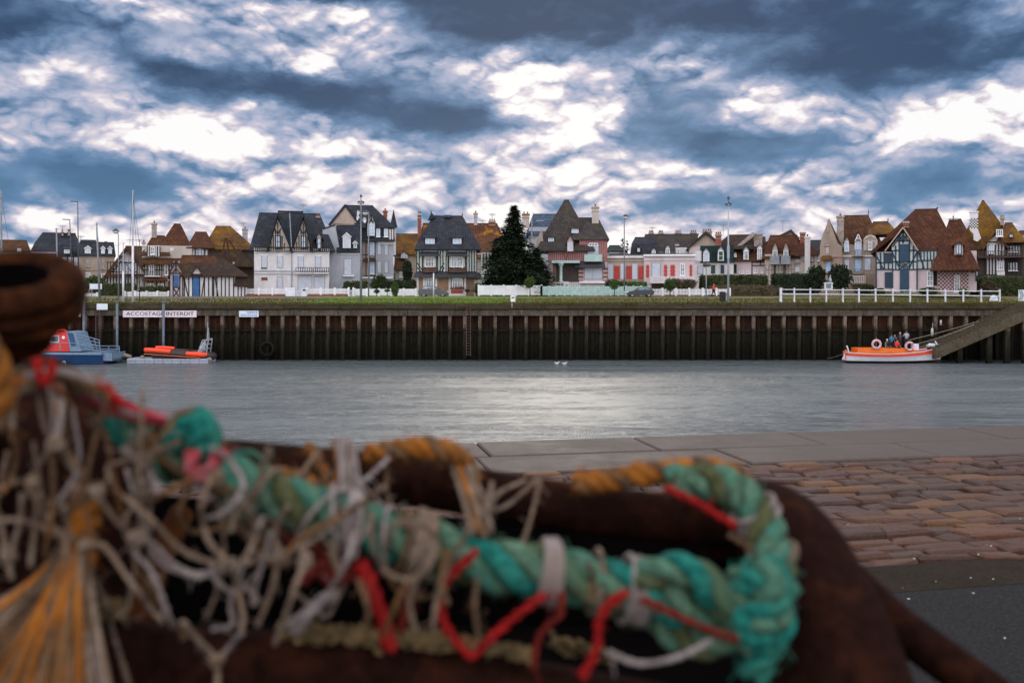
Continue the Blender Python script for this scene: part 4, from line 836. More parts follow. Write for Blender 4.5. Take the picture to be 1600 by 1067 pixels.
h.BAL(1332, 1349, 390, 399, 'grey_metal', 'stone_beige', 1.0); h.LEDGE(1314, 1369, 400.5, 'white_paint', .14, .2); h.LEDGE(1281, 1316, 402, 'timber_red', .1, .9); h.WIN(1334, 1347, 403.5, 426, 1, 1, 'grey_metal', 'shutter_pale_blue', fw=.14); h.SH(1319.5, 1327, 406, 422, 'shutter_white'); h.SH(1351, 1360, 404, 422, 'shutter_white')
h.BAL(1333, 1348, 420, 426.5, 'grey_metal', 'stone_beige', .5); h.SH(1290.5, 1298, 408, 425, 'shutter_pale_blue', -.8, 'door'); h.AWN(1283, 1301, 399, 406, 'tile_moss', -.8, .8); h.WIN(1289, 1295, 378, 383, 1, 1, 'chimney_stone', d=-.8); h.SH(1291, 1295, 386, 396, 'stucco_pink', -.8); h.BAL(1329, 1352, 431, 442, 'stucco_white', 'stone_beige', 1.2, 8); h.W(1314, 1369, 428, 467, 'stone_beige', -.1, 0, 'base_course'); h.WIN(1292.2, 1294.5, 352, 364, 1, 1, 'chimney_stone', d=-.82, sill=False)
h = House('blue_timbered_villa', 'white villa with navy timber gable and big red-brown roof', 122, 1445)
h.W(1368.5, 1455, 393, 456, 'stucco_pink', 0, 10); h.W(1453, 1526, 393, 456, 'stucco_pink', .4, 10)
h.W(1368.3, 1471, 393, 421, 'stucco_mint', -.04, 1); h.HIP(1361, 1508, 395, 1429, 1464, 327.5, 'tile_red', .5, 13, mid=(1370, 1492, 382, .18)); h.FIN(1464.5, 323, 328.5, 6.5)
h.POLY([(1393.5, 421), (1393.5, 384), (1411, 358), (1433.5, 388), (1433.5, 421)], 'stucco_mint', -.3, 3); h.GAB(1360.5, 1437, 391.5, 1411, 351.5, 'tile_red', -.95, 7, .35); h.BARGE(1382.5, 1434.5, 391.5, 1411, 354.5, 'stucco_beige', -1.0, .14)
h.W(1393.5, 1433.5, 421, 456, 'stucco_pink', -.3, .2)
B = 'timber_blue'
h.TIM([(1394.5, 390, 1394.5, 456), (1433, 388, 1433, 456), (1405, 372, 1405, 421), (1421, 372, 1421, 421), (1411, 357, 1411, 380), (1399.5, 383, 1399.5, 420), (1427, 384, 1427, 420), (1394, 391, 1433, 391), (1394, 408.5, 1433, 408.5), (1394, 421, 1433, 421), (1402, 376, 1420, 376), (1394, 393, 1405, 418), (1433, 393, 1421, 418), (1405, 409, 1420, 421), (1420, 409, 1405, 421), (1411, 367, 1405, 375), (1411, 367, 1418, 375), (1411, 377, 1417, 367), (1411, 377, 1404, 367), (1410, 409, 1420, 417), (1405, 413, 1415, 421), (1395, 385, 1411, 360), (1432, 386, 1411, 360)], B, .16, -.36)
h.TIM([(1369, 394, 1369, 456), (1381.5, 394, 1381.5, 410), (1376, 394, 1376, 420), (1369, 410, 1394, 410), (1369, 420.5, 1394, 420.5), (1382, 411, 1382, 420), (1388, 411, 1388, 420), (1369, 398, 1380, 420)], B, .16, -.1)
h.SH(1382, 1393, 394.5, 409.5, 'shutter_navy', -.1); h.SH(1382.5, 1393.5, 425, 450, 'shutter_navy', -.05); h.SH(1406, 1420, 381, 408, 'shutter_blue', -.4); h.SH(1406, 1420.5, 422, 456, 'shutter_blue', -.34, 'door')
h.TIM([(x, 391, x, 407) for x in (1439, 1444, 1449, 1454, 1459, 1464, 1469)] + [(1434, 392, 1471, 392), (1434, 407, 1471, 407), (1434, 420.5, 1456, 420.5), (1436, 396, 1444, 420), (1449, 407, 1449, 420), (1456, 407, 1456, 420), (1442, 407, 1442, 420)], 'timber_blue', .14, -.1)
h.HIP(1453, 1532, 421.5, 1478, 1503, 372, 'tile_red', -2.6, 5, mid=(1464, 1519, 397, .38), name='wing_roof'); h.DORM(1491.5, 1504.5, 382, 399, 378, 'stucco_cream', 'tile_red', -1.7, 3, 2, 1, 'timber_blue', 'shutter_white', 2.2, 2)
h.WIN(1448.5, 1458, 423, 447, 2, 3, d=-.05); h.SH(1459, 1464, 422, 446, 'timber_dark', .35, 'door')
mb = MB(); sq = 2.95
for i in range(16):
    for j in range(10):
        x0 = 1466 + i * sq; y0 = 423.5 + j * sq
        mb.box(h.X(x0), h.X(x0 + sq), h.D + .22 - (.01 if (i + j) % 2 else 0), h.D + .42, h.Z(y0 + sq), h.Z(y0), (i + j) % 2)
simple('checker_red', (.16, .045, .05), .8, .3, 4); mb.build('checkered_wall', ['stucco_pink', 'checker_red'], h.o)
h.WIN(1491, 1499.5, 430, 456, 2, 2, 'white_paint', 'glass', .2); h.TIM([(1525, 422, 1525, 440), (1518, 427, 1525, 421), (1470, 424, 1512, 424)], 'timber_dark', .14, .15); h.LEDGE(1369, 1433, 454, 'stucco_grey')
h.CH(1411, 1420, 345, 352, 'brick', d=2.5, pots=0, dd=.5)
h = House('gap_red_roof', 'red tiled roof with finial between the navy villa and the checker chimney', 139, 1490)
h.W(1470, 1525, 392, 467, 'stucco_cream'); h.HIP(1462, 1530, 402, 1483, 1502, 343, 'tile_red', 0, 9, mid=(1470, 1522, 380, .3)); h.FIN(1489.5, 335, 343, 4); h.TIM(vs(1514, 1526, 4, 386, 410), 'timber_dark', .14, -.05); h.W(1482, 1497, 341, 343.5, 'stucco_cream', 4.2, 4.8, 'ridge_tile')
h = House('checker_chimney_villa', 'tall mossy-roofed villa with checkered chimney and wooden balconies', 138, 1562)
h.W(1527, 1600, 383, 467, 'dark_planks'); h.HIP(1496, 1584, 388, 1534, 1538, 313, 'tile_moss', -.3, 11, mid=(1508, 1574, 362, .42)); h.HIP(1556, 1602, 378, 1570, 1582, 349, 'tile_moss', -1.5, 6)
mb = MB()
for i in range(6):
    for j in range(12): 
        x0 = 1515 + i * 2.2; y0 = 331 + j * 2.3; dk = (i + j) % 2 and 3 < j < 11
        mb.box(h.X(x0, -.6), h.X(x0 + 2.2, -.6), h.D - .6, h.D + .4, h.Z(y0 + 2.3, -.6), h.Z(y0, -.6), 1 if dk else 0)
mb.prism([h.p(1515, 358, -.6), h.p(1528.2, 358, -.6), h.p(1533, 372, -.6), h.p(1527, 377, -.6), h.p(1521, 374, -.6), h.p(1521, 365, -.6)], (0, 1, 0)); mb.box(h.X(1514, -.6), h.X(1529.2, -.6), h.D - .7, h.D + .5, h.Z(331, -.6), h.Z(329, -.6))
mb.build('checkered_chimney', ['stucco_white', 'timber_dark'], h.roofo)
h.POLY([(1540, 467), (1540, 383), (1556, 366), (1571, 383), (1571, 467)], 'stucco_white', -.8, 1); h.GAB(1536, 1576, 388, 1556, 358, 'tile_moss', -1.4, 4); h.WIN(1556.5, 1567, 358.5, 369.5, 3, 1, d=-1.5)
h.TIM(vs(1541, 1570, 7, 382, 430) + hs(1540, 1571, 378, 400) + hs(1527, 1598, 401), 'timber_dark', .16, -.86); h.W(1572, 1596, 384, 400, 'stucco_grey', -.2, 0); h.TIM(vs(1573, 1595, 6, 382, 432), 'timber_dark', .16, -.3)
h.BAL(1528, 1600, 392, 401, 'timber_brown', 'timber_brown', 1.8); h.WIN(1558, 1569, 408, 422, 3, 2, d=-.85); h.WIN(1545, 1553, 383, 396, 2, 1, d=-.85, gm='glass_bright'); h.WIN(1576, 1592, 386, 394, 3, 1, d=-.2); h.WIN(1576, 1590, 411, 423, 3, 2, d=-.2); h.W(1558, 1570, 424, 430, 'stucco_white', -1, -.8, 'window_apron'); h.LEDGE(1527, 1600, 430, 'timber_dark', .2, .9); h.CH(1563, 1569, 340, 352, d=2, pots=3, potm='chimney_stone'); h.DORM(1577, 1583, 367, 371, 363, 'shutter_pale_blue', 'tile_moss', -1.5, 1.5, 1, 1)
h.TIM([(1563, 370, 1558, 380), (1560, 370, 1566, 380)], 'timber_dark', .2, -1.4); h.W(1527, 1540, 402, 432, 'dark_planks', -.5, 0)
h = House('far_right_house', 'brown roofed house cut by the right edge of the view', 156, 1605)
h.W(1588, 1650, 388, 467, 'stucco_cream'); h.HIP(1582, 1655, 392, 1592, 1648, 361, 'tile_brown'); h.W(1586, 1640, 400, 467, 'dark_planks', -2, 0); h.CH(1592, 1600, 368, 380, 'chimney_stone', d=0)
# ------------------------------------------------------------------ vegetation
def leaves(mb, c, r, n, s, m=0, flat=.0, shell=.35):
    c = Vector(c); sd = U(0, 99)
    for i in range(n):
        d = Vector((random.gauss(0, 1), random.gauss(0, 1), random.gauss(0, 1)))
        if d.length < 1e-3: continue
        d.normalize(); k = 1 + .42 * mnoise.noise(d * 2.2 + Vector((sd, 0, 0))) + .2 * mnoise.noise(d * 5 + Vector((0, sd, 0)))
        q = c + Vector((d.x * r[0], d.y * r[1], d.z * r[2])) * k * (R() ** shell)
        a = Vector((random.gauss(0, 1), random.gauss(0, 1), random.gauss(0, 1))).normalized() * s * U(.5, 1.2); b = a.orthogonal().normalized() * s * U(.4, .9)
        b.rotate(Matrix.Rotation(U(0, 6.28), 3, a)); mb.add([q - a, q + b, q + a, q - b], [(0, 1, 2, 3)], m)
def bush(name, label, cat, px, py, w, hgt, D, mat='leaf_hedge', n=700, s=.13, trunk=0.0, group=None, depth=None, boxy=False):
    """px centre, py base row, w/h in photo px"""
    k = D / F; base = Vector(((px - 800) * k, D, EYE - (py - HZ) * k)); W_, H_ = w * k, hgt * k; dp = depth or W_ * .8
    o = thing(name, label, cat, base, group); mb = MB(); t = trunk * H_
    if boxy:
        for i in range(n):
            q = base + Vector((U(-.5, .5) * W_, U(-.5, .5) * dp, U(.02, 1) * H_)); 
            ax_ = random.choice((0, 1, 1, 2)); q[ax_] = base[ax_] + (random.choice((-.5, .5)) * (W_, dp)[ax_] if ax_ < 2 else H_) + U(-.12, .12) + .28 * mnoise.noise(q * .9)
            a = Vector((random.gauss(0, 1), random.gauss(0, 1), random.gauss(0, 1))).normalized() * s * U(.5, 1.2); b = a.orthogonal().normalized() * s * U(.4, .9); mb.add([q - a, q + b, q + a, q - b], [(0, 1, 2, 3)])
        mb.box(base.x - W_ * .48, base.x + W_ * .48, D - dp * .47, D + dp * .47, base.z - .1, base.z + H_ * .96)
    else:
        leaves(mb, base + Vector((0, 0, t + (H_ - t) * .5)), (W_ * .46, dp * .46, (H_ - t) * .5), n, s)
        for j in range(3): leaves(mb, base + Vector((U(-.25, .25) * W_, U(-.2, .2) * dp, t + (H_ - t) * U(.35, .75))), (W_ * .28, dp * .28, (H_ - t) * .3), n // 4, s)
    mb.build('crown' if trunk else 'foliage', mat, o)
    mb = MB(); mb.tube([base - Vector((0, 0, .1)), base + Vector((.03, 0, t + (H_ - t) * .4))], [.06 + H_ * .012, .03], 6)
    for j in range(4): a = U(0, 6.28); mb.tube([base + Vector((0, 0, t * .8 + .05)), base + Vector((math.cos(a) * W_ * .25, math.sin(a) * dp * .25, t + (H_ - t) * .6))], [.03, .012], 5)
    mb.build('trunk' if trunk else 'stem', 'bark', o); return o
def conifer(label, px, py, ytop, D, halfw, n=9000, s=.2, name='conifer_tree', skew=0.0, top=.12):
    k = D / F; base = Vector(((px - 800) * k, D, EYE - (py - HZ) * k)); H_ = (py - ytop) * k; Wd = halfw * k
    o = thing(name, label, 'tree', base); mb = MB()
    nb = int(n / 45)
    for i in range(nb):
        t = (i / nb) ** .85; z = H_ * (.06 + .93 * t); prof = (1.0 if t < .34 else lerp(1.0, .56, (t - .34) / .3) if t < .64 else lerp(.50, .24, (t - .64) / .14) if t < .78 else lerp(.24, .05, (t - .78) / .22))
        prof *= 1 + .35 * mnoise.noise(Vector((t * 7, D, 0)))
        a = U(0, 6.283); L_ = Wd * prof * U(.5, 1.2) * (1 + .3 * mnoise.noise(Vector((math.cos(a) * 1.5, math.sin(a) * 1.5, t * 5 + D)))) + .1; dr = Vector((math.cos(a), math.sin(a), 0)); m = max(6, int(45 * prof ** .5))
        for j in range(m):
            f = R() ** .6; q = base + Vector((skew * t * 0, 0, z)) + dr * L_ * f + Vector((U(-1, 1), U(-1, 1), 0)) * (.18 + L_ * .14) * f - Vector((0, 0, .12 * L_ * f * f)) + Vector((0, 0, U(-.15, .15)))
            b1_ = dr * s * U(.6, 1.5) + Vector((U(-.1, .1), U(-.1, .1), U(-.12, .1))); b2_ = Vector((-dr.y, dr.x, U(-.4, .4))) * s * U(.3, .7); mb.add([q - b1_ * .3, q + b2_, q + b1_, q - b2_], [(0, 1, 2, 3)])
    if H_ > 5: leaves(mb, base + Vector((0, 0, H_ * .3)), (Wd * .7, Wd * .6, H_ * .26), int(n / 8), s, 0, 0, .5); leaves(mb, base + Vector((0, 0, H_ * .55)), (Wd * .3, Wd * .3, H_ * .18), int(n / 16), s, 0, 0, .5)
    mb.build('crown', 'leaf_conifer', o); mb = MB(); mb.tube([base - Vector((0, 0, .2)), base + Vector((0, 0, H_ * .97))], [.28 * H_ / 12, .02], 8)
    for i in range(14): a = U(0, 6.28); z = H_ * U(.05, .8); mb.tube([base + Vector((0, 0, z)), base + Vector((math.cos(a) * Wd * .5 * (1 - z / H_), math.sin(a) * Wd * .5 * (1 - z / H_), z - .2))], [.06, .02], 5)
    mb.build('trunk', 'bark', o); return o
conifer('big dark conifer with a pointed top between the slate villa and the pointed-roof villa', 803, 462, 321, 131, 50, 30000, .27)
conifer('lower dark conifer leaning out right of the big conifer over the turquoise fence', 838, 462, 388, 129.5, 30, 10000, .26)
conifer('second leader of dark conifer foliage just left of the big conifer', 776, 462, 372, 133, 28, 9000, .26)
conifer('small distant conifer behind the lamp post, left of the grey roof', 973, 462, 371, 180, 9, 1500, .3)
conifer('tiny distant conifer tip right of the lamp post', 980, 462, 372, 186, 6, 800, .3)
bush('hedge', 'dark clipped hedge in front of the narrow mansard house', 'hedge', 556, 457, 32, 16, 133, 'leaf_hedge', 1400, .14, boxy=True, depth=1.5)
bush('bush', 'round dark bush below the turret house', 'bush', 592, 457, 28, 27, 133, 'leaf_hedge', 1500, .13)
bush('hedge', 'dark hedge running up to the left side of the slate villa', 'hedge', 628, 457, 42, 17, 134, 'leaf_conifer', 1600, .14, boxy=True, depth=1.5)
bush('tree', 'loose dark tree by the left corner of the slate villa', 'tree', 636, 456, 16, 50, 138, 'leaf_conifer', 900, .18, .3)
bush('topiary_bush', 'small round topiary on a short stem before the white fence', 'bush', 588.5, 461, 9, 9, 127, 'leaf_hedge', 350, .09, .3)
bush('small_palm', 'small palm-like shrub beside the round topiary', 'shrub', 605, 461, 9, 9, 127, 'leaf_green', 160, .12, .55)
bush('tall_shrub', 'tall green shrub growing at the white fence left of the parked car', 'shrub', 617.5, 464, 12, 22, 126, 'leaf_green', 800, .1)
bush('tall_shrub', 'leafy green shrub at the right corner of the slate villa', 'shrub', 745.5, 462, 11, 20, 130, 'leaf_green', 700, .1)
bush('potted_plant', 'small reddish potted shrub in front of the slate villa window', 'shrub', 730, 460, 8, 8, 131, 'leaf_brown', 200, .08, .4)
bush('young_tree', 'young tree with dividing trunk before the white fence panels', 'tree', 828, 462, 17, 30, 125, 'leaf_green', 900, .1, .38)
bush('young_tree', 'young leafy tree before the turquoise fence and the single lamp', 'tree', 960, 461, 16, 24, 124, 'leaf_green', 800, .1, .35)
bush('young_tree', 'round leafy shrub tree before the picket fence by the red-shuttered house', 'tree', 1047, 461, 20, 26, 124, 'leaf_green', 900, .1, .2)
bush('hedge', 'bright green low hedge below the red shutters', 'hedge', 993, 448, 32, 7, 133, 'leaf_green', 700, .12, boxy=True, depth=1.2)
bush('hedge', 'dark low hedge left of the bright green hedge', 'hedge', 962, 448, 28, 8, 133, 'leaf_hedge', 700, .12, boxy=True, depth=1.2)
bush('bush', 'bare brownish bush below the balustrade of the red-shuttered house', 'bush', 1070, 455, 40, 20, 130, 'leaf_brown', 1100, .12, depth=2)
bush('bush', 'brown leafy bush at the right end of the red-shuttered house', 'bush', 1055, 455, 22, 20, 129, 'leaf_brown', 700, .12)
bush('hedge', 'long olive hedge in front of the pink terrace', 'hedge', 1146, 456, 100, 24, 138, 'leaf_hedge', 4500, .16, boxy=True, depth=2)
bush('hedge', 'second lower hedge row behind the dark bin', 'hedge', 1165, 462, 110, 14, 130, 'leaf_brown', 3500, .14, boxy=True, depth=1.5)
bush('hedge', 'dark clipped hedge in front of the red roof terrace', 'hedge', 1242, 458, 66, 28, 131, 'leaf_conifer', 4000, .15, boxy=True, depth=3)
bush('bushy_tree', 'round dark tree between the terrace and the stone manor', 'tree', 1275, 458, 30, 42, 129, 'leaf_conifer', 2600, .15, .12)
bush('bushy_tree', 'round dark tree against the stone manor wall', 'tree', 1313, 460, 38, 46, 128, 'leaf_conifer', 3200, .15, .12)
bush('bush', 'low dark bush under the manor balustrade', 'bush', 1350, 461, 36, 16, 126, 'leaf_hedge', 900, .12)
bush('bush', 'low bush behind the white railing left of the navy door', 'bush', 1375, 462, 16, 12, 118, 'leaf_hedge', 500, .1)
bush('bush', 'low wide bush at the foot of the navy timbered villa', 'bush', 1452, 462, 34, 13, 117, 'leaf_hedge', 1000, .1)
bush('bush', 'green bush beside the checkered wall door', 'bush', 1505, 462, 16, 12, 117, 'leaf_green', 400, .1)
bush('hedge', 'overgrown hedge below the wooden balconies at the right', 'hedge', 1566, 464, 84, 30, 130, 'leaf_hedge', 3600, .16, boxy=True, depth=3)
bush('bush', 'brown-leaved shrub in front of the overgrown right hedge', 'bush', 1545, 462, 26, 24, 124, 'leaf_brown', 800, .12)
bush('hedge', 'hedge under the low white sign near the tallest mast', 'hedge', 178, 462, 64, 17, 136, 'leaf_hedge', 2000, .14, boxy=True, depth=1.5)
bush('bush', 'leafy bush in front of the beige stone house', 'bush', 148, 456, 34, 26, 142, 'leaf_green', 1100, .16)
bush('bush', 'small bush close to the rusty roller in front of the stone house', 'bush', 131, 460, 16, 20, 138, 'leaf_brown', 500, .14)
bush('hedge', 'low hedge behind the white fence of the brown villa', 'hedge', 242, 458, 44, 9, 131, 'leaf_hedge', 900, .12, boxy=True, depth=1.2)
mb = MB(); simple('far_leaf', (.03, .04, .028), .9, .4, .5)
for i in range(60): leaves(mb, (U(-190, 190), U(215, 240), U(2.5, 4)), (6, 4, U(2.5, 4.5)), 160, .6)
tag(mb.build('far_trees', 'far_leaf'), 'dark distant tree line showing between the houses', 'trees', kind='stuff')
# ------------------------------------------------------------------ fences
def fence(name, label, x0, x1, yt, yb, D, mat, kind, brick=0, pm_=None, step=20):
    o = thing(name, label, 'fence', P((x0 + x1) / 2, yb, D)); k = D / F; X0, X1, Zt, Zb = (x0 - 800) * k, (x1 - 800) * k, EYE - (yt - HZ) * k, EYE - (yb - HZ) * k
    if brick: mb = MB(); mb.box(X0, X1, D - .12, D + .12, Zb - .1, Zb + brick); mb.build('low_wall', 'brick', o); Zb += brick + .004
    mb = MB(); n = max(1, int(round((x1 - x0) / step)))
    for i in range(n + 1): x = lerp(X0, X1, i / n); mb = MB(); mb.box(x - .12, x + .12, D - .16, D + .16, Zb - .1, Zt + .1); mb.build('post', pm_ or mat, o)
    for i in range(n):
        a, b = lerp(X0, X1, i / n) + .12, lerp(X0, X1, (i + 1) / n) - .12; mb = MB()
        if kind == 'panel':
            m_ = 4
            for j in range(m_): z0 = lerp(Zb, Zt, j / m_); z1 = lerp(Zb, Zt, (j + 1) / m_); mb.box(a, b, D - .05, D + .05, z0 + .015, z1 - .015)
            mb.box(a, b, D - .02, D + .02, Zb, Zt)
        else:
            q = max(3, int((b - a) / .17)); mb.box(a, b, D, D + .04, Zb + .15, Zb + .24); mb.box(a, b, D, D + .04, Zt - .25, Zt - .16)
            for j in range(q): x = lerp(a, b, (j + .5) / q); mb.box(x - .055, x + .055, D - .04, D, Zb + .03, Zt - U(0, .05))
        mb.build('fence_panel', mat, o)
    return o
fence('picket_fence', 'white fence before the brown villa left of the low cottage', 194, 264, 455.5, 465, 128, 'white_paint', 'picket')
fence('picket_fence', 'white picket fence on brick base left of the gateway of the big white house', 384, 447, 450.5, 463, 129, 'white_paint', 'picket', .28)
fence('picket_fence', 'white picket fence on brick base right of the gateway of the big white house', 480, 545, 450.5, 463, 129, 'white_paint', 'picket', .28)
fence('panel_fence', 'white panel fence below the turret house', 554, 650, 451.5, 462, 129, 'white_paint', 'panel')
fence('panel_fence', 'white concrete panel fence under the big conifer', 748, 846, 446, 461, 127, 'white_paint', 'panel', step=18)
fence('panel_fence', 'turquoise panel fence in front of the pointed-roof villa', 846, 1014, 447.5, 461, 127, 'paint_pale_green', 'panel', step=12)
fence('picket_fence', 'white picket fence in front of the red-shuttered house and bin', 1014, 1140, 451, 461, 127, 'white_paint', 'picket', step=22)
fence('picket_fence', 'short white fence by the rusty roller near the far left bushes', 128, 152, 458, 466, 126, 'white_paint', 'picket')
simple('gate_white', (.66, .68, .74), .5, .1)
g = thing('gateway', 'white gate pillar block with small black letter slot before the white house', 'gate', P(463, 467, 128.6)); k = 128.6 / F
mb = MB(); mb.box((447 - 800) * k, (462 - 800) * k, 128.3, 128.9, EYE - 15 * k - .1, EYE + 2.5 * k); mb.build('pillar', 'gate_white', g)
mb = MB(); mb.box((471 - 800) * k, (479.5 - 800) * k, 128.3, 128.9, EYE - 15 * k - .1, EYE + 1 * k); mb.build('pillar', 'gate_white', g)
mb = MB(); [mb.box((x - .35 - 800) * k, (x + .35 - 800) * k, 128.5, 128.56, EYE - 14 * k, EYE - 1 * k) for x in (463, 464.5, 466, 467.5, 469)]; mb.box((462 - 800) * k, (471 - 800) * k, 128.5, 128.56, EYE - 5 * k, EYE - 4.4 * k); mb.build('gate_leaf', 'gate_white', g)
mb = MB(); mb.box((474 - 800) * k, (478 - 800) * k, 128.2, 128.3, EYE - 2.5 * k, EYE + 0 * k); mb.build('letter_slot', 'dark_metal', g)
g = thing('garden_gate', 'small white garden gate between the two hedges and white fences', 'gate', P(549, 466, 128.4)); mb = MB(); k = 128.4 / F
for x in (545, 552): mb = MB(); mb.box((x - 1 - 800) * k, (x + 1 - 800) * k, 128.2, 128.5, EYE - 14 * k, EYE + .5 * k); mb.lathe([(.12, 0), (.09, .12), (.01, .25)], ((x - 800) * k, 128.35, EYE + .5 * k), n=8); mb.build('gate_post', 'gate_white', g)
mb = MB(); [mb.box((x - .3 - 800) * k, (x + .3 - 800) * k, 128.3, 128.36, EYE - 13 * k, EYE - 1 * k) for x in (547, 548, 549, 550)]; mb.box((546 - 800) * k, (551 - 800) * k, 128.3, 128.35, EYE - 9 * k, EYE - 3 * k); mb.build('gate_leaf', 'gate_white', g)
sb = thing('low_sign', 'low white board standing in the hedge between two mast bases', 'sign', P(149, 460, 125)); k = 125 / F
mb = MB(); mb.box((140 - 800) * k, (159 - 800) * k, 125, 125.06, EYE + 0.2 * k, EYE + 8.5 * k); mb.build('board', 'sign_white', sb)
mb = MB(); [mb.box((x - 800) * k - .05, (x - 800) * k + .05, 125.07, 125.14, .3, EYE + 6 * k) for x in (143, 156)]; mb.build('legs', 'grey_metal', sb)
# ------------------------------------------------------------------ lamps and masts
def pole(name, label, cat, px, y0, y1, D, r0, r1, mat='white_metal', px1=None, group=None):
    o = thing(name, label, cat, P(px1 or px, y1, D), group); mb = MB(); mb.tube([P(px1 or px, y1, D) - Vector((0, 0, .2)), P(px, y0, D)], [r0, r1], 8); mb.build('pole', mat, o, True); return o
simple('lamp_glass', (.6, .62, .64), .3, .1); simple('pole_grey', (.17, .18, .20), .5, .25, 3); simple('mast_alloy', (.30, .32, .36), .4, .15, 3)
def lamphead(o, px, py, D, kind):
    c = P(px, py, D); mb = MB()
    if kind == 'globe': mb.ball(c, (.38, .38, .27), 0, 12); mb.lathe([(.42, 0), (.4, .06), (.1, .3), (0, .32)], c + Vector((0, 0, .04)), n=12, m=1); mb.build('lamp_head', ['lamp_glass', 'dark_metal'], o, True)
    elif kind == 'flood':
        for s in (-1, 1): mb = MB(); mb.hexa([c + Vector(v) for v in ((s * .08, -.2, -.05), (s * .36, -.2, -.14), (s * .36, .1, -.08), (s * .08, .1, .03), (s * .08, -.18, .14), (s * .33, -.18, .06), (s * .33, .1, .1), (s * .08, .1, .18))]); mb.build('floodlight', 'dark_metal', o)
        mb = MB(); mb.beam(c - Vector((.3, 0, .16)), c + Vector((.3, 0, -.16)), .07, .07); mb.tube([c - Vector((0, 0, .2)), c + Vector((0, 0, .9))], .04, 6); mb.ball(c + Vector((0, 0, .65)), .14, 0, 8); mb.tube([c + Vector((0, 0, .6)), c + Vector((.25, 0, .6))], .03, 5); mb.build('bracket', 'dark_metal', o)
    else: mb.beam(c, c + Vector((-.9, 0, .05)), .16, .1, (0, 0, 1)); mb.build('lamp_head', 'dark_metal', o)
o = pole('lamp_post', 'tall thick floodlight post at the edge between the picket fence and the railing', 'street lamp', 1138, 318, 475, 108, .14, .05, 'mast_alloy'); lamphead(o, 1138, 319, 108, 'flood')
mb = MB(); c = P(1138, 395, 108); mb.lathe([(.15, 0), (.15, 1.3), (.1, 1.4)], c - Vector((0, 0, .6)), n=8); mb.build('sleeve', 'mast_alloy', o)
o = pole('lamp_post', 'tall floodlight mast with white loudspeakers before the turret house', 'street lamp', 564, 316, 474, 108, .14, .06, 'pole_grey'); lamphead(o, 564, 316, 108, 'flood')
for (dx_, y) in ((-.25, 340), (.28, 344), (-.2, 333)):
    mb = MB(); c = P(564, y, 107.8); mb.lathe([(.05, -.1), (.3, .1), (.32, .14), (.05, 0)], c + Vector((dx_, 0, 0)), (1 if dx_ > 0 else -1, -.5, 0), 10); mb.build('loudspeaker', 'lamp_glass', o)
o = pole('lamp_post', 'slim lamp post with white globe just right of the tall floodlight mast', 'street lamp', 576, 331, 461, 122, .09, .06, 'pole_grey'); lamphead(o, 571, 333, 122, 'globe'); mb = MB(); mb.beam(P(576, 331, 122), P(571, 331.5, 122), .07, .07); mb.build('arm', 'pole_grey', o)
o = pole('lamp_post', 'slim lamp post with round head above the turquoise fence', 'street lamp', 975.5, 340, 452, 121, .09, .06, 'pole_grey'); lamphead(o, 977.5, 339.5, 121, 'globe')
o = pole('lamp_post', 'small lamp with round head peeking over the red-shuttered house roof', 'street lamp', 1055.5, 383, 402, 150, .07, .06, 'pole_grey'); lamphead(o, 1058, 382.5, 150, 'globe')
o = pole('lamp_post', 'lamp post with round tilted head between the masts at the left', 'street lamp', 185, 366, 468, 118, .08, .05, 'pole_grey'); lamphead(o, 181, 362, 118, 'globe'); mb = MB(); mb.beam(P(185, 366, 118), P(181, 364, 118), .06, .06); mb.build('arm', 'pole_grey', o)
o = pole('lamp_post', 'tall dark lamp post with flat head right above the rusty roller', 'street lamp', 121.5, 316, 470, 120, .10, .05, 'dark_metal', 123); lamphead(o, 121.5, 315.5, 120, 'flat')
o = pole('lamp_post', 'shorter dark leaning lamp post above the rusty roller', 'street lamp', 109, 344, 470, 126, .09, .05, 'dark_metal', 114); lamphead(o, 109, 343.5, 126, 'flat')
def mast(label, px, y0, y1, D, spread=None, stays=(), thick=(.13, .05), low=None, px1=None, mat='mast_alloy'):
    o = pole('mast', label, 'mast', px, y0, y1, D, thick[0], thick[1], mat, px1)
    if low: mb = MB(); mb.tube([P(px, y1, D) - Vector((0, 0, .2)), P(px, low, D)], [thick[0] * 1.12, thick[0] * 1.1], 8); mb.build('mast_sleeve', 'white_metal', o, True)
    if spread: mb = MB(); mb.beam(P(px - spread[1], spread[0], D), P(px + spread[1], spread[0], D), .06, .06); mb.build('crosstree', mat, o)
    if stays:
        for (x, y) in stays: mb = MB(); mb.tube([P(px, y0 + 4, D), P(x, y, D)], .018, 4); mb.build('stay', 'dark_metal', o)
    mb = MB(); mb.beam(P(px - 2, y0, D), P(px + 3, y0 - .5, D), .05, .05); mb.tube([P(px, y0, D), P(px, y0 - 3, D)], .02, 4); mb.build('masthead', mat, o); return o
mast('tallest white mast with crosstrees at the left, before the brown villa', 207.5, 299, 471, 107, (375, 9), ((197, 470), (218, 455), (229, 466)), (.115, .05), 384)
mast('thin mast with pale lower part just left of the tallest mast', 192.5, 381, 469, 109, (398, 4), ((186, 468), (199, 468)), (.10, .04), 424)
mast('blue-grey mast standing left of the round-headed lamp', 151, 350, 470, 108, None, ((165, 466), ), (.14, .08), None, 156, 'pole_grey')
mast('dark mast with one stay at the far left edge above the roller', 1.5, 298, 455, 110, (355, 5), ((13, 376), (-12, 376)), (.14, .08), None, 3, 'pole_grey')
mast('short grey mast with forked top in front of the grey mansard building', 88, 358, 470, 112, (358, 2.5), (), (.10, .08), None, 91, 'pole_grey')
mast('thin brown mast right of the tallest mast', 218, 376, 468, 109, None, ((224, 468), ), (.05, .03), None, None, 'bark')
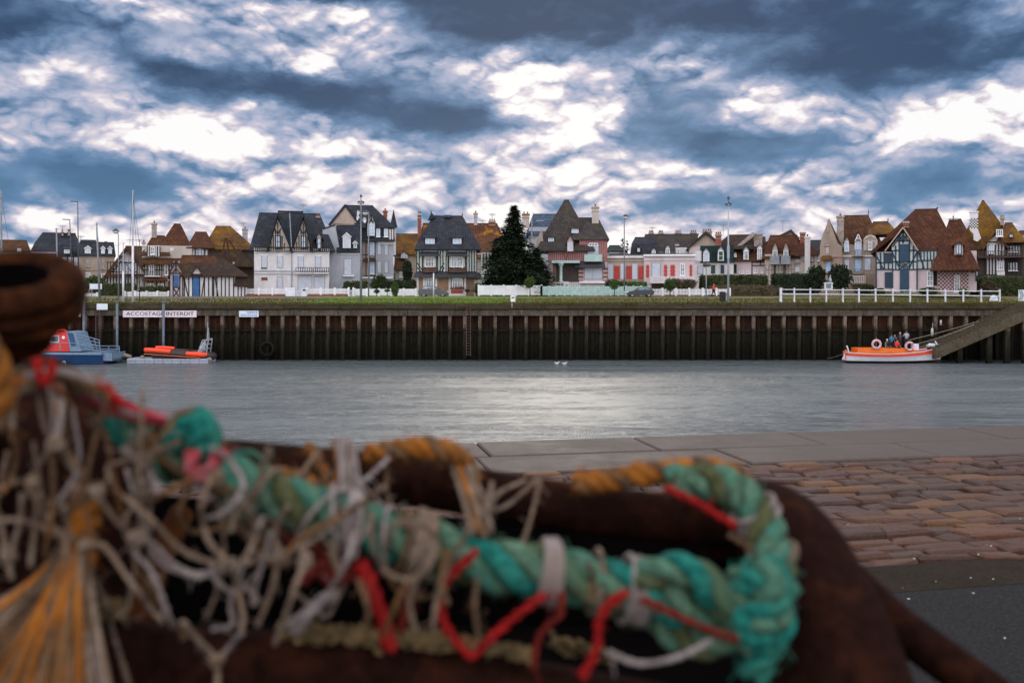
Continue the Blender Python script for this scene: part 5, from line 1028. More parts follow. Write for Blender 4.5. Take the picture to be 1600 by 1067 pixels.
# traffic mirror post, bins, bollards, statue, panel
o = pole('sign_post', 'post with round dark mirror facing sideways beside the red-coated walker', 'sign', 1103.5, 416, 472, 108, .07, .06, 'pole_grey'); mb = MB(); mb.ball(P(1101.5, 414, 108), (.22, .12, .26), 0, 10); mb.ball(P(1107, 414.5, 108), (.28, .12, .18), 0, 8); mb.build('round_head', 'dark_metal', o, True)
def bin_(px, y0, y1, w, D, mat, label, name='litter_bin'):
    k = D / F; o = thing(name, label, 'bin', P(px, y1, D)); x = (px - 800) * k; W_ = w * k / 2; z0 = EYE - (y1 - HZ) * k; z1 = EYE - (y0 - HZ) * k; mb = MB()
    mb.hexa([(x - W_ * .85, D - W_, z0), (x + W_ * .85, D - W_, z0), (x + W_ * .85, D + W_, z0), (x - W_ * .85, D + W_, z0), (x - W_, D - W_, z1 - .12), (x + W_, D - W_, z1 - .12), (x + W_, D + W_, z1 - .12), (x - W_, D + W_, z1 - .12)]); mb.build('body', mat, o)
    mb = MB(); mb.box(x - W_ * 1.08, x + W_ * 1.08, D - W_ * 1.1, D + W_ * 1.1, z1 - .118, z1 - .03); mb.box(x - W_ * .7, x + W_ * .7, D - W_ * .7, D + W_ * .7, z1 - .03, z1 + .05); mb.build('lid', mat, o)
    mb = MB(); mb.box(x - W_ * .5, x + W_ * .6, D - W_ - .03, D - W_ - .002, z1 - .26, z1 - .16); mb.build('slot', 'dark_metal', o); return o
bin_(801.5, 462, 472.5, 8, 109, 'white_paint', 'small white litter bin standing alone on the grass bank')
bin_(1129, 456.5, 471, 8.5, 109, 'timber_dark', 'dark slatted bin left of the tall floodlight post')
bin_(1136.0, 458, 470, 5.5, 112, 'grey_metal', 'grey bin half hidden behind the tall floodlight post')
pole('bollard', 'thin white post rising in front of the parked hatchback', 'post', 677.5, 427, 463, 122, .09, .08, 'white_metal')
o = thing('info_panel', 'blue-grey framed panel with statue-like top before the stone manor', 'sign', P(1296, 460, 116)); k = 116 / F
mb = MB(); X_ = lambda v: (v - 800) * k; Zz = lambda v: EYE - (v - HZ) * k
mb.box(X_(1289), X_(1301), 116, 116.3, Zz(452), Zz(451)); mb.box(X_(1289), X_(1290.5), 116, 116.3, Zz(451), Zz(443)); mb.box(X_(1299), X_(1301), 116, 116.3, Zz(451), Zz(443)); mb.box(X_(1288.5), X_(1301.5), 115.95, 116.35, Zz(443), Zz(441.5)); mb.build('frame', 'sign_white', o)
mb = MB(); mb.box(X_(1290.5), X_(1299), 116.1, 116.2, Zz(451), Zz(443)); mb.build('panel', 'grey_metal', o)
mb = MB(); [mb.box(X_(x), X_(x) + .12, 116.05, 116.2, Zz(463), Zz(452)) for x in (1290, 1298)]; mb.build('legs', 'pole_grey', o)
mb = MB(); c = P(1297, 441, 116.15); mb.tube([c, c + Vector((.05, 0, .25)), c + Vector((.0, 0, .5)), c + Vector((.05, 0, .62))], [.2, .16, .12, .05], 8); mb.ball(c + Vector((.03, 0, .72)), .1, 0, 8); mb.tube([c + Vector((0, 0, .45)), c + Vector((-.25, -.05, .25))], [.06, .04], 6); mb.build('figure_top', 'stucco_grey', o, True)
def cutsign(px, py0, py1, w, D, label, arrow):
    o = thing('road_sign', label, 'sign', P(px, py1, D)); k = D / F; a, b = P(px - w / 2, py1, D), P(px + w / 2, py0, D); mb = MB(); mb.box(a.x, b.x, D, D + .05, a.z, b.z); mb.build('board', 'sign_white', o)
    mb = MB(); [mb.beam(P(px - w / 2 + w * f, py0 + 1, D - .01), P(px - w / 2 + w * (f + .3), (py0 + py1) / 2, D - .01), .12, .02) for f in (.15, .5)]; [mb.beam(P(px - w / 2 + w * (f + .3), (py0 + py1) / 2, D - .01), P(px - w / 2 + w * f, py1 - 1, D - .01), .12, .02) for f in (.15, .5)]; mb.build('arrows', 'grey_metal', o)
cutsign(1596, 453, 470, 9, 106.5, 'blue-white chevron board at the right end of the railing', 1)
simple('plastic_white', (.66, .68, .72), .5, .1)
o = thing('street_barrier', 'low white angled block in front of the railing near its right end', 'barrier', P(1555, 469, 107)); mb = MB(); mb.prism([P(1549, 470, 107), P(1560, 470, 107), P(1558, 463, 107), P(1554, 461, 107), P(1551, 464, 107)], (0, .5, 0)); mb.build('block', 'plastic_white', o); mb = MB(); mb.beam(P(1550, 468, 106.97), P(1557, 463.5, 106.97), .1, .02); mb.build('stripe', 'shutter_pale_blue', o)
o = thing('garden_urn', 'small pale stone garden urn by the right fence corner', 'urn', P(1541, 455, 125)); mb = MB(); mb.lathe([(.3, 0), (.3, .1), (.12, .2), (.12, .4), (.35, .7), (.42, .85), (.3, .85)], P(1541, 455, 125), n=10); mb.build('urn', 'stucco_cream', o, True)
for i in (1, ): 
    mb = MB(); a = P(1532, 520, 110)
# ------------------------------------------------------------------ cars
simple('car_grey', (.055, .06, .07), .25, .1); simple('car_dark', (.02, .024, .026), .3, .1); simple('tyre', (.012, .012, .012), .8, .2); simple('rim', (.35, .36, .38), .35, .1); simple('head_lamp', (.7, .7, .72), .15, .05); simple('tail_lamp', (.4, .02, .02), .2, .1)
def car(label, px, py, D, L_, paint, flip=1):
    k = D / F; o = thing('parked_car', label, 'car', P(px, py, D)); c = P(px, py, D); s = L_ / 4.0
    body = [(-2.0, .35), (-2.02, .75), (-1.9, .95), (-1.75, 1.0), (-1.35, 1.02), (-.1, .98), (.9, .95), (1.6, .82), (1.95, .65), (2.0, .35), (1.7, .22), (-1.7, .22)]
    roof = [(-1.85, .98), (-1.55, 1.32), (-1.2, 1.46), (-.4, 1.5), (.15, 1.42), (.95, .93)]
    f = lambda x, y, z: (c.x + flip * x * s, c.y + y * s, c.z + z * s)
    def ext(pts, w0, w1, m=0):
        mb = MB(); n = len(pts); zs = [p[1] for p in pts]; zm, zM = min(zs), max(zs); wy = lambda z: lerp(w0, w1, (z - zm) / (zM - zm))
        a = [f(x, -wy(z), z) for x, z in pts]; b = [f(x, wy(z), z) for x, z in pts]; mb.add(a + b, [tuple(range(n)), tuple(range(2 * n - 1, n - 1, -1))] + [(i, i + n, (i + 1) % n + n, (i + 1) % n) for i in range(n)]); return mb
    bo = ext(body, .82, .8).build('body', paint, o); m = bo.modifiers.new('bevel', 'BEVEL'); m.width = .06; m.segments = 2
    ro = ext(roof, .78, .6).build('cabin', paint, o); m = ro.modifiers.new('bevel', 'BEVEL'); m.width = .05; m.segments = 2
    for pts in ([(-1.5, 1.02), (-1.3, 1.34), (-.75, 1.4), (-.7, 1.03)], [(-.62, 1.03), (-.66, 1.4), (.1, 1.34), (.72, 1.0)]):
        mb = MB(); w = lambda z: lerp(.795, .63, (z - .95) / .5) ; a = [f(x, -w(z) - .01, z) for x, z in pts]; mb.add(a, [tuple(range(len(a)))]); a = [f(x, w(z) + .01, z) for x, z in pts]; mb.add(a, [tuple(range(len(a)))]); mb.build('side_window', 'glass', o)
    mb = MB(); mb.add([f(.2, -.6, 1.4), f(.2, .6, 1.4), f(.97, .72, .97), f(.97, -.72, .97)], [(0, 1, 2, 3)]); mb.build('windscreen', 'glass', o)
    for x in (-1.25, 1.25):
        for y in (-.78, .6):
            mb = MB(); mb.lathe([(.15, 0), (.3, 0), (.32, .03), (.32, .15), (.3, .18), (.15, .18), (.15, 0)], f(x, y - .02, .3), (0, 1, 0), 18); w_ = mb.build('wheel', 'tyre', o, True); mb = MB(); mb.lathe([(0, .0), (.17, .0), (.19, .04), (.0, .04)], f(x, y - .03, .3), (0, 1, 0), 14); mb.build('rim', 'rim', w_)
    for y in (-.6, .45): mb = MB(); mb.ball(f(1.86, y + .08, .66), (.14, .14, .08), 0, 8); mb.build('headlight', 'head_lamp', o, True); mb = MB(); mb.ball(f(-1.95, y + .08, .8), (.07, .1, .12), 0, 8); mb.build('tail_light', 'tail_lamp', o, True)
    return o
car('grey hatchback parked in front of the slate villa', 677.5, 463.6, 125.5, 3.75, 'car_grey', 1)
car('dark car mostly hidden behind the grass edge by the turquoise fence', 1000, 463.5, 124, 3.3, 'car_dark', -1)
# ------------------------------------------------------------------ people
simple('skin', (.42, .24, .17), .6, .1); simple('cloth_red', (.62, .03, .02), .8, .15); simple('cloth_dark', (.018, .022, .024), .9, .3); simple('cloth_blue', (.03, .16, .32), .9, .2); simple('cloth_grey', (.30, .30, .36), .9, .2); simple('cloth_navy', (.02, .025, .04), .9, .2); simple('cloth_white', (.6, .6, .6), .9, .1); simple('hair_dark', (.02, .014, .01), .7, .2); simple('hair_grey', (.3, .28, .26), .8, .2)
def skinmesh(name, verts, edges, radii, mat, parent, root=0, sub=1):
    me = bpy.data.meshes.new(name); org = ORG[parent.name]; me.from_pydata([tuple(Vector(v) - org) for v in verts], edges, []); me.update(); me.materials.append(MAT[mat])
    o = bpy.data.objects.new(name, me); COL.objects.link(o); o.parent = parent; ORG[o.name] = org
    me.attributes.new('skin_dummy', 'FLOAT', 'POINT'); m = o.modifiers.new('skin', 'SKIN'); m.use_smooth_shade = True
    if not me.skin_vertices:
        with bpy.context.temp_override(object=o, active_object=o): bpy.ops.mesh.customdata_skin_add()
    sv = me.skin_vertices[0].data
    for i, r in enumerate(radii): sv[i].radius = (r, r) if not isinstance(r, tuple) else r; sv[i].use_root = (i == root)
    s_ = o.modifiers.new('subsurf', 'SUBSURF'); s_.levels = sub; s_.render_levels = sub; return o
def person(label, feet, H, face, top, legs, hair, pose='stand', lean=0.0, turn=0.0, arm=(0.0, 0.0), group=None):
    """feet: world point; face: heading in radians (0 = looking towards the camera, -Y)"""
    o = thing('person', label, 'person', feet, group); s = H / 1.75; f = Vector(feet); c_, s_ = math.cos(face), math.sin(face)
    def w(x, y, z): return (f.x + (x * c_ - y * s_) * s, f.y + (x * s_ + y * c_) * s, f.z + z * s)
    sit = pose == 'sit'; hz = .5 if sit else .95; T = {}
    J = {'pel': (0, 0, hz), 'wai': (0, -.01 - lean * .2, hz + .16), 'che': (0, -lean * .6, hz + .36), 'nec': (0, -lean, hz + .52), 'hd0': (0, -lean - .01, hz + .58), 'hd1': (0, -lean - .03, hz + .70), 'hd2': (0, -lean - .01, hz + .79)}
    for sd, k in ((-1, 'L'), (1, 'R')):
        a = arm[0 if sd < 0 else 1]
        J['sh' + k] = (sd * .19, -lean * .9, hz + .46); J['el' + k] = (sd * .25, -lean * .8 - .08 - a * .15, hz + .20 + a * .16); J['wr' + k] = (sd * .22, -lean * .8 - .25 - a * .2, hz + .06 + a * .42); J['pa' + k] = (sd * .21, -lean * .8 - .31 - a * .2, hz + .03 + a * .46)
        J['hi' + k] = (sd * .10, 0, hz - .05)
        if sit: J['kn' + k] = (sd * .13, -.42, .5); J['an' + k] = (sd * .13, -.44, .08); J['to' + k] = (sd * .14, -.60, .03)
        else: st = .12 * sd * turn; J['kn' + k] = (sd * .11, -.02 - st, .5); J['an' + k] = (sd * .12, .03 - st * 2, .08); J['to' + k] = (sd * .13, -.13 - st * 2, .03)
    names = list(J); idx = {n: i for i, n in enumerate(names)}; V = [w(*J[n]) for n in names]
    rad = {'pel': .13, 'wai': .12, 'che': .145, 'nec': .055, 'hd0': .07, 'hd1': .098, 'hd2': .06, 'sh': .065, 'el': .045, 'wr': .03, 'pa': .038, 'hi': .09, 'kn': .06, 'an': .04, 'to': .035}
    Rr = [rad.get(n, rad.get(n[:2], .05)) * s for n in names]
    E = [('pel', 'wai'), ('wai', 'che'), ('che', 'nec'), ('nec', 'hd0'), ('hd0', 'hd1'), ('hd1', 'hd2')]
    for k in 'LR': E += [('che', 'sh' + k), ('sh' + k, 'el' + k), ('el' + k, 'wr' + k), ('wr' + k, 'pa' + k), ('pel', 'hi' + k), ('hi' + k, 'kn' + k), ('kn' + k, 'an' + k), ('an' + k, 'to' + k)]
    E = [(idx[a], idx[b]) for a, b in E]
    for sd, k in ((-1, 'L'), (1, 'R')):     # fingers and thumb
        p = J['pa' + k]
        for j in range(5):
            dx_ = (j - 1.5) * .018 if j < 4 else -sd * .05; ln = (.07, .08, .075, .06, .045)[j]
            a = (p[0] + dx_, p[1] - (.03 if j < 4 else .0), p[2] - .01); b = (p[0] + dx_ * 1.1, p[1] - .03 - ln * (.6 if j < 4 else .5), p[2] - ln * .55)
            V += [w(*a), w(*b)]; Rr += [.010 * s, .008 * s]; n_ = len(V); E += [(idx['pa' + k], n_ - 2), (n_ - 2, n_ - 1)]
    skinmesh('body', V, E, Rr, 'skin', o)
    sub = lambda ns, ee, mat, name, g: skinmesh(name, [w(*J[n]) for n in ns], [(ns.index(a), ns.index(b)) for a, b in ee], [rad.get(n, rad.get(n[:2])) * s * g for n in ns], mat, o)
    sub(['pel', 'wai', 'che', 'nec', 'shL', 'elL', 'wrL', 'shR', 'elR', 'wrR'], [('pel', 'wai'), ('wai', 'che'), ('che', 'nec'), ('che', 'shL'), ('shL', 'elL'), ('elL', 'wrL'), ('che', 'shR'), ('shR', 'elR'), ('elR', 'wrR')], top, 'jacket', 1.3)
    sub(['pel', 'hiL', 'knL', 'anL', 'hiR', 'knR', 'anR'], [('pel', 'hiL'), ('hiL', 'knL'), ('knL', 'anL'), ('pel', 'hiR'), ('hiR', 'knR'), ('knR', 'anR')], legs, 'trousers', 1.22)
    mb = MB(); hd = J['hd1']; mb.ball(w(hd[0], hd[1] + .03, hd[2] + .035), (.105 * s, .115 * s, .10 * s), 0, 10); mb.build('hair', hair, o, True)
    mb = MB(); mb.ball(w(hd[0], hd[1] - .098, hd[2] - .02), (.014 * s, .022 * s, .022 * s), 0, 6)
    for sd in (-1, 1): mb.ball(w(hd[0] + sd * .098, hd[1], hd[2] - .01), (.012 * s, .02 * s, .03 * s), 0, 6)
    mb.build('face_features', 'skin', o, True)
    for sd in (-1, 1): mb = MB(); mb.ball(w(J['toL'][0] * (1 if sd < 0 else -1), (J['toL'] if sd < 0 else J['toR'])[1] + .03, .045), (.055 * s, .14 * s, .05 * s), 0, 8); mb.build('shoe', 'timber_dark', o, True)
    return o
person('person in a bright red coat walking by the white picket fence', P(1115, 464.5, 121), 1.6, .9, 'cloth_red', 'cloth_dark', 'cloth_red', turn=1.2, arm=(.3, .1))
# ------------------------------------------------------------------ boats
simple('hull_white', (.66, .68, .76), .35, .1, 1); simple('boat_red', (.72, .075, .02), .4, .12, 2); simple('boat_orange', (.75, .15, .01), .5, .15, 2); simple('hull_blue', (.008, .045, .13), .3, .2, 1); simple('cabin_red', (.60, .03, .02), .35, .15, 2); simple('boat_grey', (.15, .23, .33), .4, .15, 2); simple('keel_dark', (.02, .02, .022), .6, .2); simple('rubber_dark', (.03, .018, .02), .6, .3, 3); simple('ring_pink', (.62, .36, .38), .6, .2, 6); simple('inflatable_orange', (.85, .06, .015), .5, .12, 3)  # last one is the plain bright orange of the inflatable's covers
def hull(stn, rows, mats, parent, name='hull'):
    """stn: list of (x, halfwidth, z_keel, z_sheer, y); rows: fractions with width factor"""
    mb = MB(); k = len(rows); vs = []
    for (x, hw, zk, zs, y) in stn:
        for sd in (-1, 1):
            for (f, g, m) in rows: vs.append((x, y + sd * hw * g, lerp(zk, zs, f)))
    n = len(stn)
    for i in range(n - 1):
        for s_ in range(2):
            for j in range(k - 1):
                a = i * 2 * k + s_ * k + j; b = a + 2 * k; q = (a, b, b + 1, a + 1); mb.f.append(q if s_ == 0 else q[::-1]); mb.m.append(rows[j + 1][2])
        a = i * 2 * k; mb.f.append((a, a + k, a + 3 * k, a + 2 * k)); mb.m.append(0)
        mb.f.append((a + k - 1, a + 3 * k - 1, a + 4 * k - 1 , a + 2 * k - 1)) if False else None
    for e in (0, n - 1):
        a = e * 2 * k
        for j in range(k - 1): q = (a + j, a + j + 1, a + k + j + 1, a + k + j); mb.f.append(q); mb.m.append(rows[j + 1][2])
    mb.v = vs; return mb.build(name, mats, parent, False)
# orange and white open boat with passengers
D = 101.6; BX = lambda px: (px - 800) * D / F
BZ = lambda py: EYE - (py - HZ) * D / F
fb = thing('passenger_boat', 'white and orange wooden boat carrying people beside the landing ramp', 'boat', (BX(1395), D, WZ))
st = []
for px, hw, zs in ((1321, .75, 549.5), (1330, 1.0, 550), (1350, 1.25, 551), (1380, 1.4, 551.5), (1410, 1.35, 550), (1435, 1.1, 547.5), (1455, .6, 544), (1469.5, .06, 541)):
    st.append((BX(px), hw, BZ(566), BZ(zs), D))
hull(st, [(0, .25, 2), (.18, .75, 2), (.2, .78, 1), (.62, .95, 0), (.66, 1.0, 0), (.93, 1.02, 1), (.935, 1.06, 0), (1.0, 1.06, 0)], ['hull_white', 'boat_red', 'keel_dark'], fb)
mb = MB()
for (a, b) in zip(st, st[1:]): mb.add([(a[0], D - a[1] * .98, a[3] - .35), (b[0], D - b[1] * .98, b[3] - .35), (b[0], D + b[1] * .98, b[3] - .35), (a[0], D + a[1] * .98, a[3] - .35)], [(0, 1, 2, 3)])
mb.build('deck', 'boat_orange', fb)
mb = MB(); mb.box(BX(1335), BX(1412), D - 1.0, D + 1.0, BZ(551), BZ(543.5)); mb.box(BX(1412), BX(1427), D - .9, D + .9, BZ(550), BZ(546)); mb.build('coaming', 'boat_orange', fb)
mb = MB(); mb.prism([(BX(1315.5), D - .04, BZ(562)), (BX(1321), D - .04, BZ(562)), (BX(1321.5), D - .04, BZ(551)), (BX(1319.5), D - .04, BZ(551.5))], (0, .1, 0)); mb.build('rudder', 'hull_white', fb)
mb = MB(); mb.box(BX(1320), BX(1323), D - .1, D + .1, BZ(563), BZ(546.5)); mb.build('stern_post', 'boat_orange', fb)
mb = MB(); mb.beam((BX(1326), D, BZ(549)), (BX(1323), D, BZ(540)), .12, .12); mb.beam((BX(1461), D, BZ(533)), (BX(1466.5), D, BZ(542)), .12, .12); mb.build('mooring_bitt', 'hull_white', fb)
mb = MB(); mb.box(BX(1425), BX(1432.5), D - .5, D + .3, BZ(547), BZ(537)); mb.build('locker', 'hull_white', fb)
mb = MB(); mb.tube([(BX(1448), D, BZ(541)), (BX(1452), D, BZ(539.5)), (BX(1460), D, BZ(540)), (BX(1464), D, BZ(542.5))], [.12, .22, .22, .1], 8); mb.build('covered_bundle', 'shutter_white', fb, True)
mb = MB(); mb.tube([(BX(1382), D - .3, BZ(545)), (BX(1382), D - .3, BZ(534))], .07, 6); mb.tube([(BX(1363.5), D - 1.0, BZ(545)), (BX(1363.5), D - 1.0, BZ(526))], .03, 5); mb.build('stanchion', 'pole_grey', fb)
for (px, py, r, lb, mt, yy) in ((1363.5, 537, .40, 'pink-white lifebuoy hanging at the boat stern quarter', 'ring_pink', 1.08), (1414.5, 540, .38, 'mottled lifebuoy on the boat side by the standing passenger', 'ring_pink', 1.1)):
    mb = MB(); mb.torus((BX(px), D - yy, BZ(py)), r, .12, (0, 1, 0), 28, 8); o = mb.build('lifebuoy', mt, None, True); recenter(o, (BX(px), D - yy, BZ(py))); tag(o, lb, 'lifebuoy', 'lifebuoys on the passenger boat')
    mb = MB(); ORG[o.name] = Vector((BX(px), D - yy, BZ(py)))
    for a in range(4): an = a * math.pi / 2 + .78; c = Vector((BX(px) + math.cos(an) * r, D - yy, BZ(py) + math.sin(an) * r)); mb.torus(c, .125, .02, (-math.sin(an), 0, math.cos(an)), 10, 5)
    mb.build('grab_rope', 'cloth_white' if px < 1400 else 'timber_brown', o)
dz_ = BZ(551)
person('seated person in dark jacket with white cap behind the pink lifebuoy', (BX(1386), D + .2, dz_ + .1), 1.7, .5, 'cloth_dark', 'cloth_dark', 'cloth_white', 'sit', .1, group='people in the passenger boat')
person('seated person in bright red jacket in the middle of the boat', (BX(1399.5), D - .3, dz_ + .1), 1.72, .2, 'cloth_red', 'cloth_dark', 'hair_dark', 'sit', .05, group='people in the passenger boat')
person('person in blue jacket standing behind the red jacket', (BX(1396.5), D + .6, dz_ + .2), 1.62, 2.4, 'cloth_blue', 'cloth_navy', 'hair_dark', group='people in the passenger boat')
person('grey-haired person in dark clothes standing near the boat centre', (BX(1402.5), D + .75, dz_ + .15), 1.6, .3, 'cloth_dark', 'cloth_dark', 'hair_grey', group='people in the passenger boat')
person('person in navy standing left of the grey shirt', (BX(1409.5), D + .5, dz_ + .3), 1.75, -.8, 'cloth_navy', 'cloth_dark', 'skin', arm=(.4, .6), group='people in the passenger boat')
person('tallest person in pale grey shirt standing with back to the quay', (BX(1415.5), D - .15, dz_ + .42), 1.82, 3.0, 'cloth_grey', 'cloth_dark', 'hair_dark', arm=(.2, .5), group='people in the passenger boat')
simple('rope_pale', (.22, .19, .14), .9, .2, 6)
def ropeobj(label, pts, r, mat='rope_pale', name='mooring_rope', sag=0):
    pts = [Vector(p) for p in pts]
    if sag: a, b = pts[0], pts[-1]; pts = [a.lerp(b, t / 12) - Vector((0, 0, sag * math.sin(math.pi * t / 12))) for t in range(13)]
    else: pts = spline(pts, 5)
    mb = MB(); mb.tube(pts, r, 6); o = mb.build(name, mat, None, True); recenter(o, pts[0]); return tag(o, label, 'rope')
ropeobj('upper mooring rope rising right from the standing passengers to the quay', [P(1420, 531.5, 102), P(1556, 493, 104.5)], .035, sag=.12)
ropeobj('middle mooring rope from the white locker up to the landing ramp', [P(1430, 538, 101.6), P(1522, 507, 100.4)], .035, sag=.15)
ropeobj('lower double mooring rope between locker and covered bundle', [P(1432, 543, 101.6), P(1452, 540, 101.2)], .03, sag=.05)
ropeobj('thin stern rope trailing left from the passenger boat to the dark wall', [P(1321, 551, 101.6), P(1292, 560, 104.6)], .02, sag=.1)
simple('fender_pale', (.4, .42, .36), .6, .2)
mb = MB(); mb.lathe([(0, -.45), (.12, -.4), (.15, 0), (.12, .4), (0, .45)], P(1456.5, 519, 104.4), n=10); mb.tube([P(1456.5, 519, 104.4), P(1457.5, 505, 104.4)], .025, 5); mb.tube([P(1470, 500, 104.7), P(1470, 508, 104.7)], [.1, .12], 8); o = mb.build('fender', 'fender_pale', None, True); recenter(o, P(1456.5, 519, 104.4)); tag(o, 'pale hanging fender on the quay wall above the boat bow', 'fender')
# blue hulled rescue boat, far left
D = 101.3
rb = thing('rescue_boat', 'big blue-hulled rescue boat with red cabin partly behind the rusty roller', 'boat', (BX(70), D, WZ))
st = [(BX(px), hw, BZ(572), BZ(zs), D) for px, hw, zs in ((-70, .05, 541), (-50, .9, 543), (-20, 1.7, 545), (30, 2.1, 547), (90, 2.2, 548.5), (150, 2.15, 549), (172, 2.1, 549))]
hull(st, [(0, .35, 0), (.25, .85, 0), (.86, 1.0, 0), (.865, 1.03, 1), (1.0, 1.03, 1)], ['hull_blue', 'boat_grey'], rb)
mb = MB()
for (a, b) in zip(st, st[1:]): mb.add([(a[0], D - a[1], a[3] - .03), (b[0], D - b[1], b[3] - .03), (b[0], D + b[1], b[3] - .03), (a[0], D + a[1], a[3] - .03)], [(0, 1, 2, 3)])
mb.build('deck', 'boat_grey', rb)
mb = MB(); mb.box(BX(172), BX(186), D - 1.7, D + 1.7, BZ(562), BZ(560)); mb.box(BX(172), BX(186), D - 1.75, D - 1.65, BZ(561), BZ(549.5)); mb.box(BX(184.5), BX(186), D - 1.7, D + 1.7, BZ(561), BZ(550)); mb.box(BX(175), BX(183), D - 1.8, D - 1.76, BZ(558), BZ(553)); mb.build('stern_platform', 'boat_grey', rb)
mb = MB(); mb.prism([P(x, y, D - 1.35) for x, y in ((14, 549), (20, 542), (44, 534), (62, 524.5), (92, 519), (104, 518.5), (109, 549))], (0, 2.7, 0)); mb.build('cabin', 'cabin_red', rb)
for pts in (((52, 532), (57, 530.5), (58, 535), (52, 535)), ((60, 530), (65, 527), (65, 534.5), (60, 534.5)), ((67, 526.5), (77, 525.5), (77, 534), (67, 534)), ((80, 525.5), (91, 525.2), (91, 534), (80, 534))):
    cx_ = sum(p[0] for p in pts) / 4; cy_ = sum(p[1] for p in pts) / 4
    mb = MB(); mb.prism([P(cx_ + (x - cx_) * 1.2, cy_ + (y - cy_) * 1.25, D - 1.38) for x, y in pts], (0, .05, 0)); w_ = mb.build('window_frame', 'hull_white', rb); mb = MB(); mb.prism([P(x, y, D - 1.40) for x, y in pts], (0, .03, 0)); mb.build('pane', 'glass', w_)
mb = MB(); mb.prism([P(x, y, D - 1.36) for x, y in ((104, 517.8), (118, 519.5), (128, 549), (109.5, 549))], (0, 2.72, 0)); mb.build('funnel_housing', 'boat_grey', rb)
mb = MB(); mb.prism([P(x, y, D - 1.4) for x, y in ((105, 519.5), (114, 520.5), (119, 540), (111.5, 541))], (0, .03, 0)); mb.build('housing_panel', 'hull_blue', rb)
mb = MB(); mb.lathe([(0, 0), (.16, 0), (.16, .03), (0, .03)], P(99, 527.3, D - 1.4), (0, 1, 0), 16); mb.build('round_emblem', 'hull_white', rb)
mb = MB(); mb.box(BX(58.5), BX(66), D - 1.42, D - 1.38, BZ(544.5), BZ(538)); e_ = mb.build('emblem_board', 'hull_white', rb); n_ = text('N', 60, 64.5, 539, 543.5, D - 1.44, 'cabin_red', rb, 'emblem_letter')
mb = MB(); Dr = D - 1.9
for (a, b) in (((118, 521), (155, 531)), ((155, 531), (156.5, 548)), ((121, 527), (155, 536)), ((123, 533), (155, 540)), ((125, 539), (155, 544)), ((127, 545), (156, 547)), ((128, 523.5), (138, 548)), ((138, 526), (147, 548)), ((147, 529), (152, 548))): mb.beam(P(a[0], a[1], Dr), P(b[0], b[1], Dr), .07, .07)
mb.build('sloping_rail', 'boat_grey', rb)
mb = MB()
for (a, b) in (((156, 540.5), (186, 540.5)), ((186, 540.5), (187, 550)), ((156, 545), (186, 545)), ((170, 540.5), (170, 549)), ((20, 537), (110, 535.5)), ((20, 537), (20, 547)), ((48, 536.5), (48, 548)), ((70, 536), (70, 548)), ((94, 536), (94, 548)), ((110, 535.5), (156, 540.5))): mb.beam(P(a[0], a[1], Dr), P(b[0], b[1], Dr), .06, .06)
mb.build('deck_rail', 'boat_grey', rb)
mb = MB(); mb.torus(P(100, 566.5, D - 2.15), .14, .05, (0, 1, 0), 14, 6); mb.build('outlet_ring', 'hull_white', rb)
mb = MB(); mb.tube([P(x, y, D - .3) for x, y in ((88, 519), (92, 516), (100, 515.5), (104, 518))], .12, 6); mb.tube([P(96, 518, D), P(96, 508, D)], .05, 5); mb.build('roof_gear', 'cabin_red', rb)
# pontoon and inflatable
simple('pontoon_grey', (.34, .37, .44), .6, .2, 2)
D = 102.2; pn = thing('pontoon', 'low grey floating pontoon under the orange inflatable', 'pontoon', (BX(268), D, WZ))
for i in range(9): mb = MB(); a = 204 + i * 14; mb.box(BX(a + .3), BX(a + 13.7), D - 1.0, D + 1.6, WZ - .2, BZ(559.5)); mb.box(BX(a + .3), BX(a + 13.7), D - 1.08, D - 1.005, BZ(562), BZ(560.5)); mb.build('float_section', 'pontoon_grey', pn)
mb = MB(); [mb.ball((BX(226), D - .6, BZ(558)), .25, 0, 8), mb.ball((BX(331), D - .8, BZ(561)), (.3, .2, .25), 0, 8)]; mb.tube([(BX(188), D, BZ(557)), (BX(196), D, BZ(555)), (BX(205), D, BZ(558))], .2, 7); mb.build('fender', 'rope_pale', pn, True)
ib = thing('inflatable_boat', 'orange inflatable rescue boat with aluminium frame on the grey pontoon', 'boat', (BX(280), D, BZ(560)))
def path(xys, y): return spline([(BX(x), D + y_, BZ(z)) for (x, z, y_) in xys], 6)
tubep = [(231, 548, -.55), (245, 549, -.75), (265, 550.5, -.8), (285, 552.5, -.8), (305, 554, -.75), (322, 555.5, -.5), (332.5, 556.5, 0.25), (322, 555, 1.0), (300, 553, 1.25), (260, 550, 1.25), (232, 547.5, 1.1)]
mb = MB(); pp = path(tubep, 0); mb.tube(pp, [.2 + .16 * min(1, i / 8, (len(pp) - 1 - i) / 8) for i in range(len(pp))], 10); mb.build('side_tube', 'rubber_dark', ib, True)
mb = MB(); mb.tube(path([(231, 546, -.78), (245, 546.3, -.98), (258, 547.3, -1.0), (272, 548.5, -1.0)], 0), .24, 9); mb.build('tube_cover', 'inflatable_orange', ib, True)
mb = MB(); mb.tube(path([(242, 543.5, .3), (256, 543.8, .3), (271, 545, .3)], 0), .2, 9); mb.build('seat_cover', 'inflatable_orange', ib, True)
mb = MB(); mb.tube(path([(296, 551.5, -.98), (308, 552.5, -.95), (320, 553.5, -.75), (332.5, 557, .2)], 0), [.24] * 6 + [.26] * 6 + [.27] * 4 + [.24, .15, .05], 9); mb.build('bow_cover', 'inflatable_orange', ib, True)
mb = MB(); mb.box(BX(240), BX(318), D - .5, D + .9, BZ(559), BZ(552)); mb.build('inner_hull', 'keel_dark', ib)
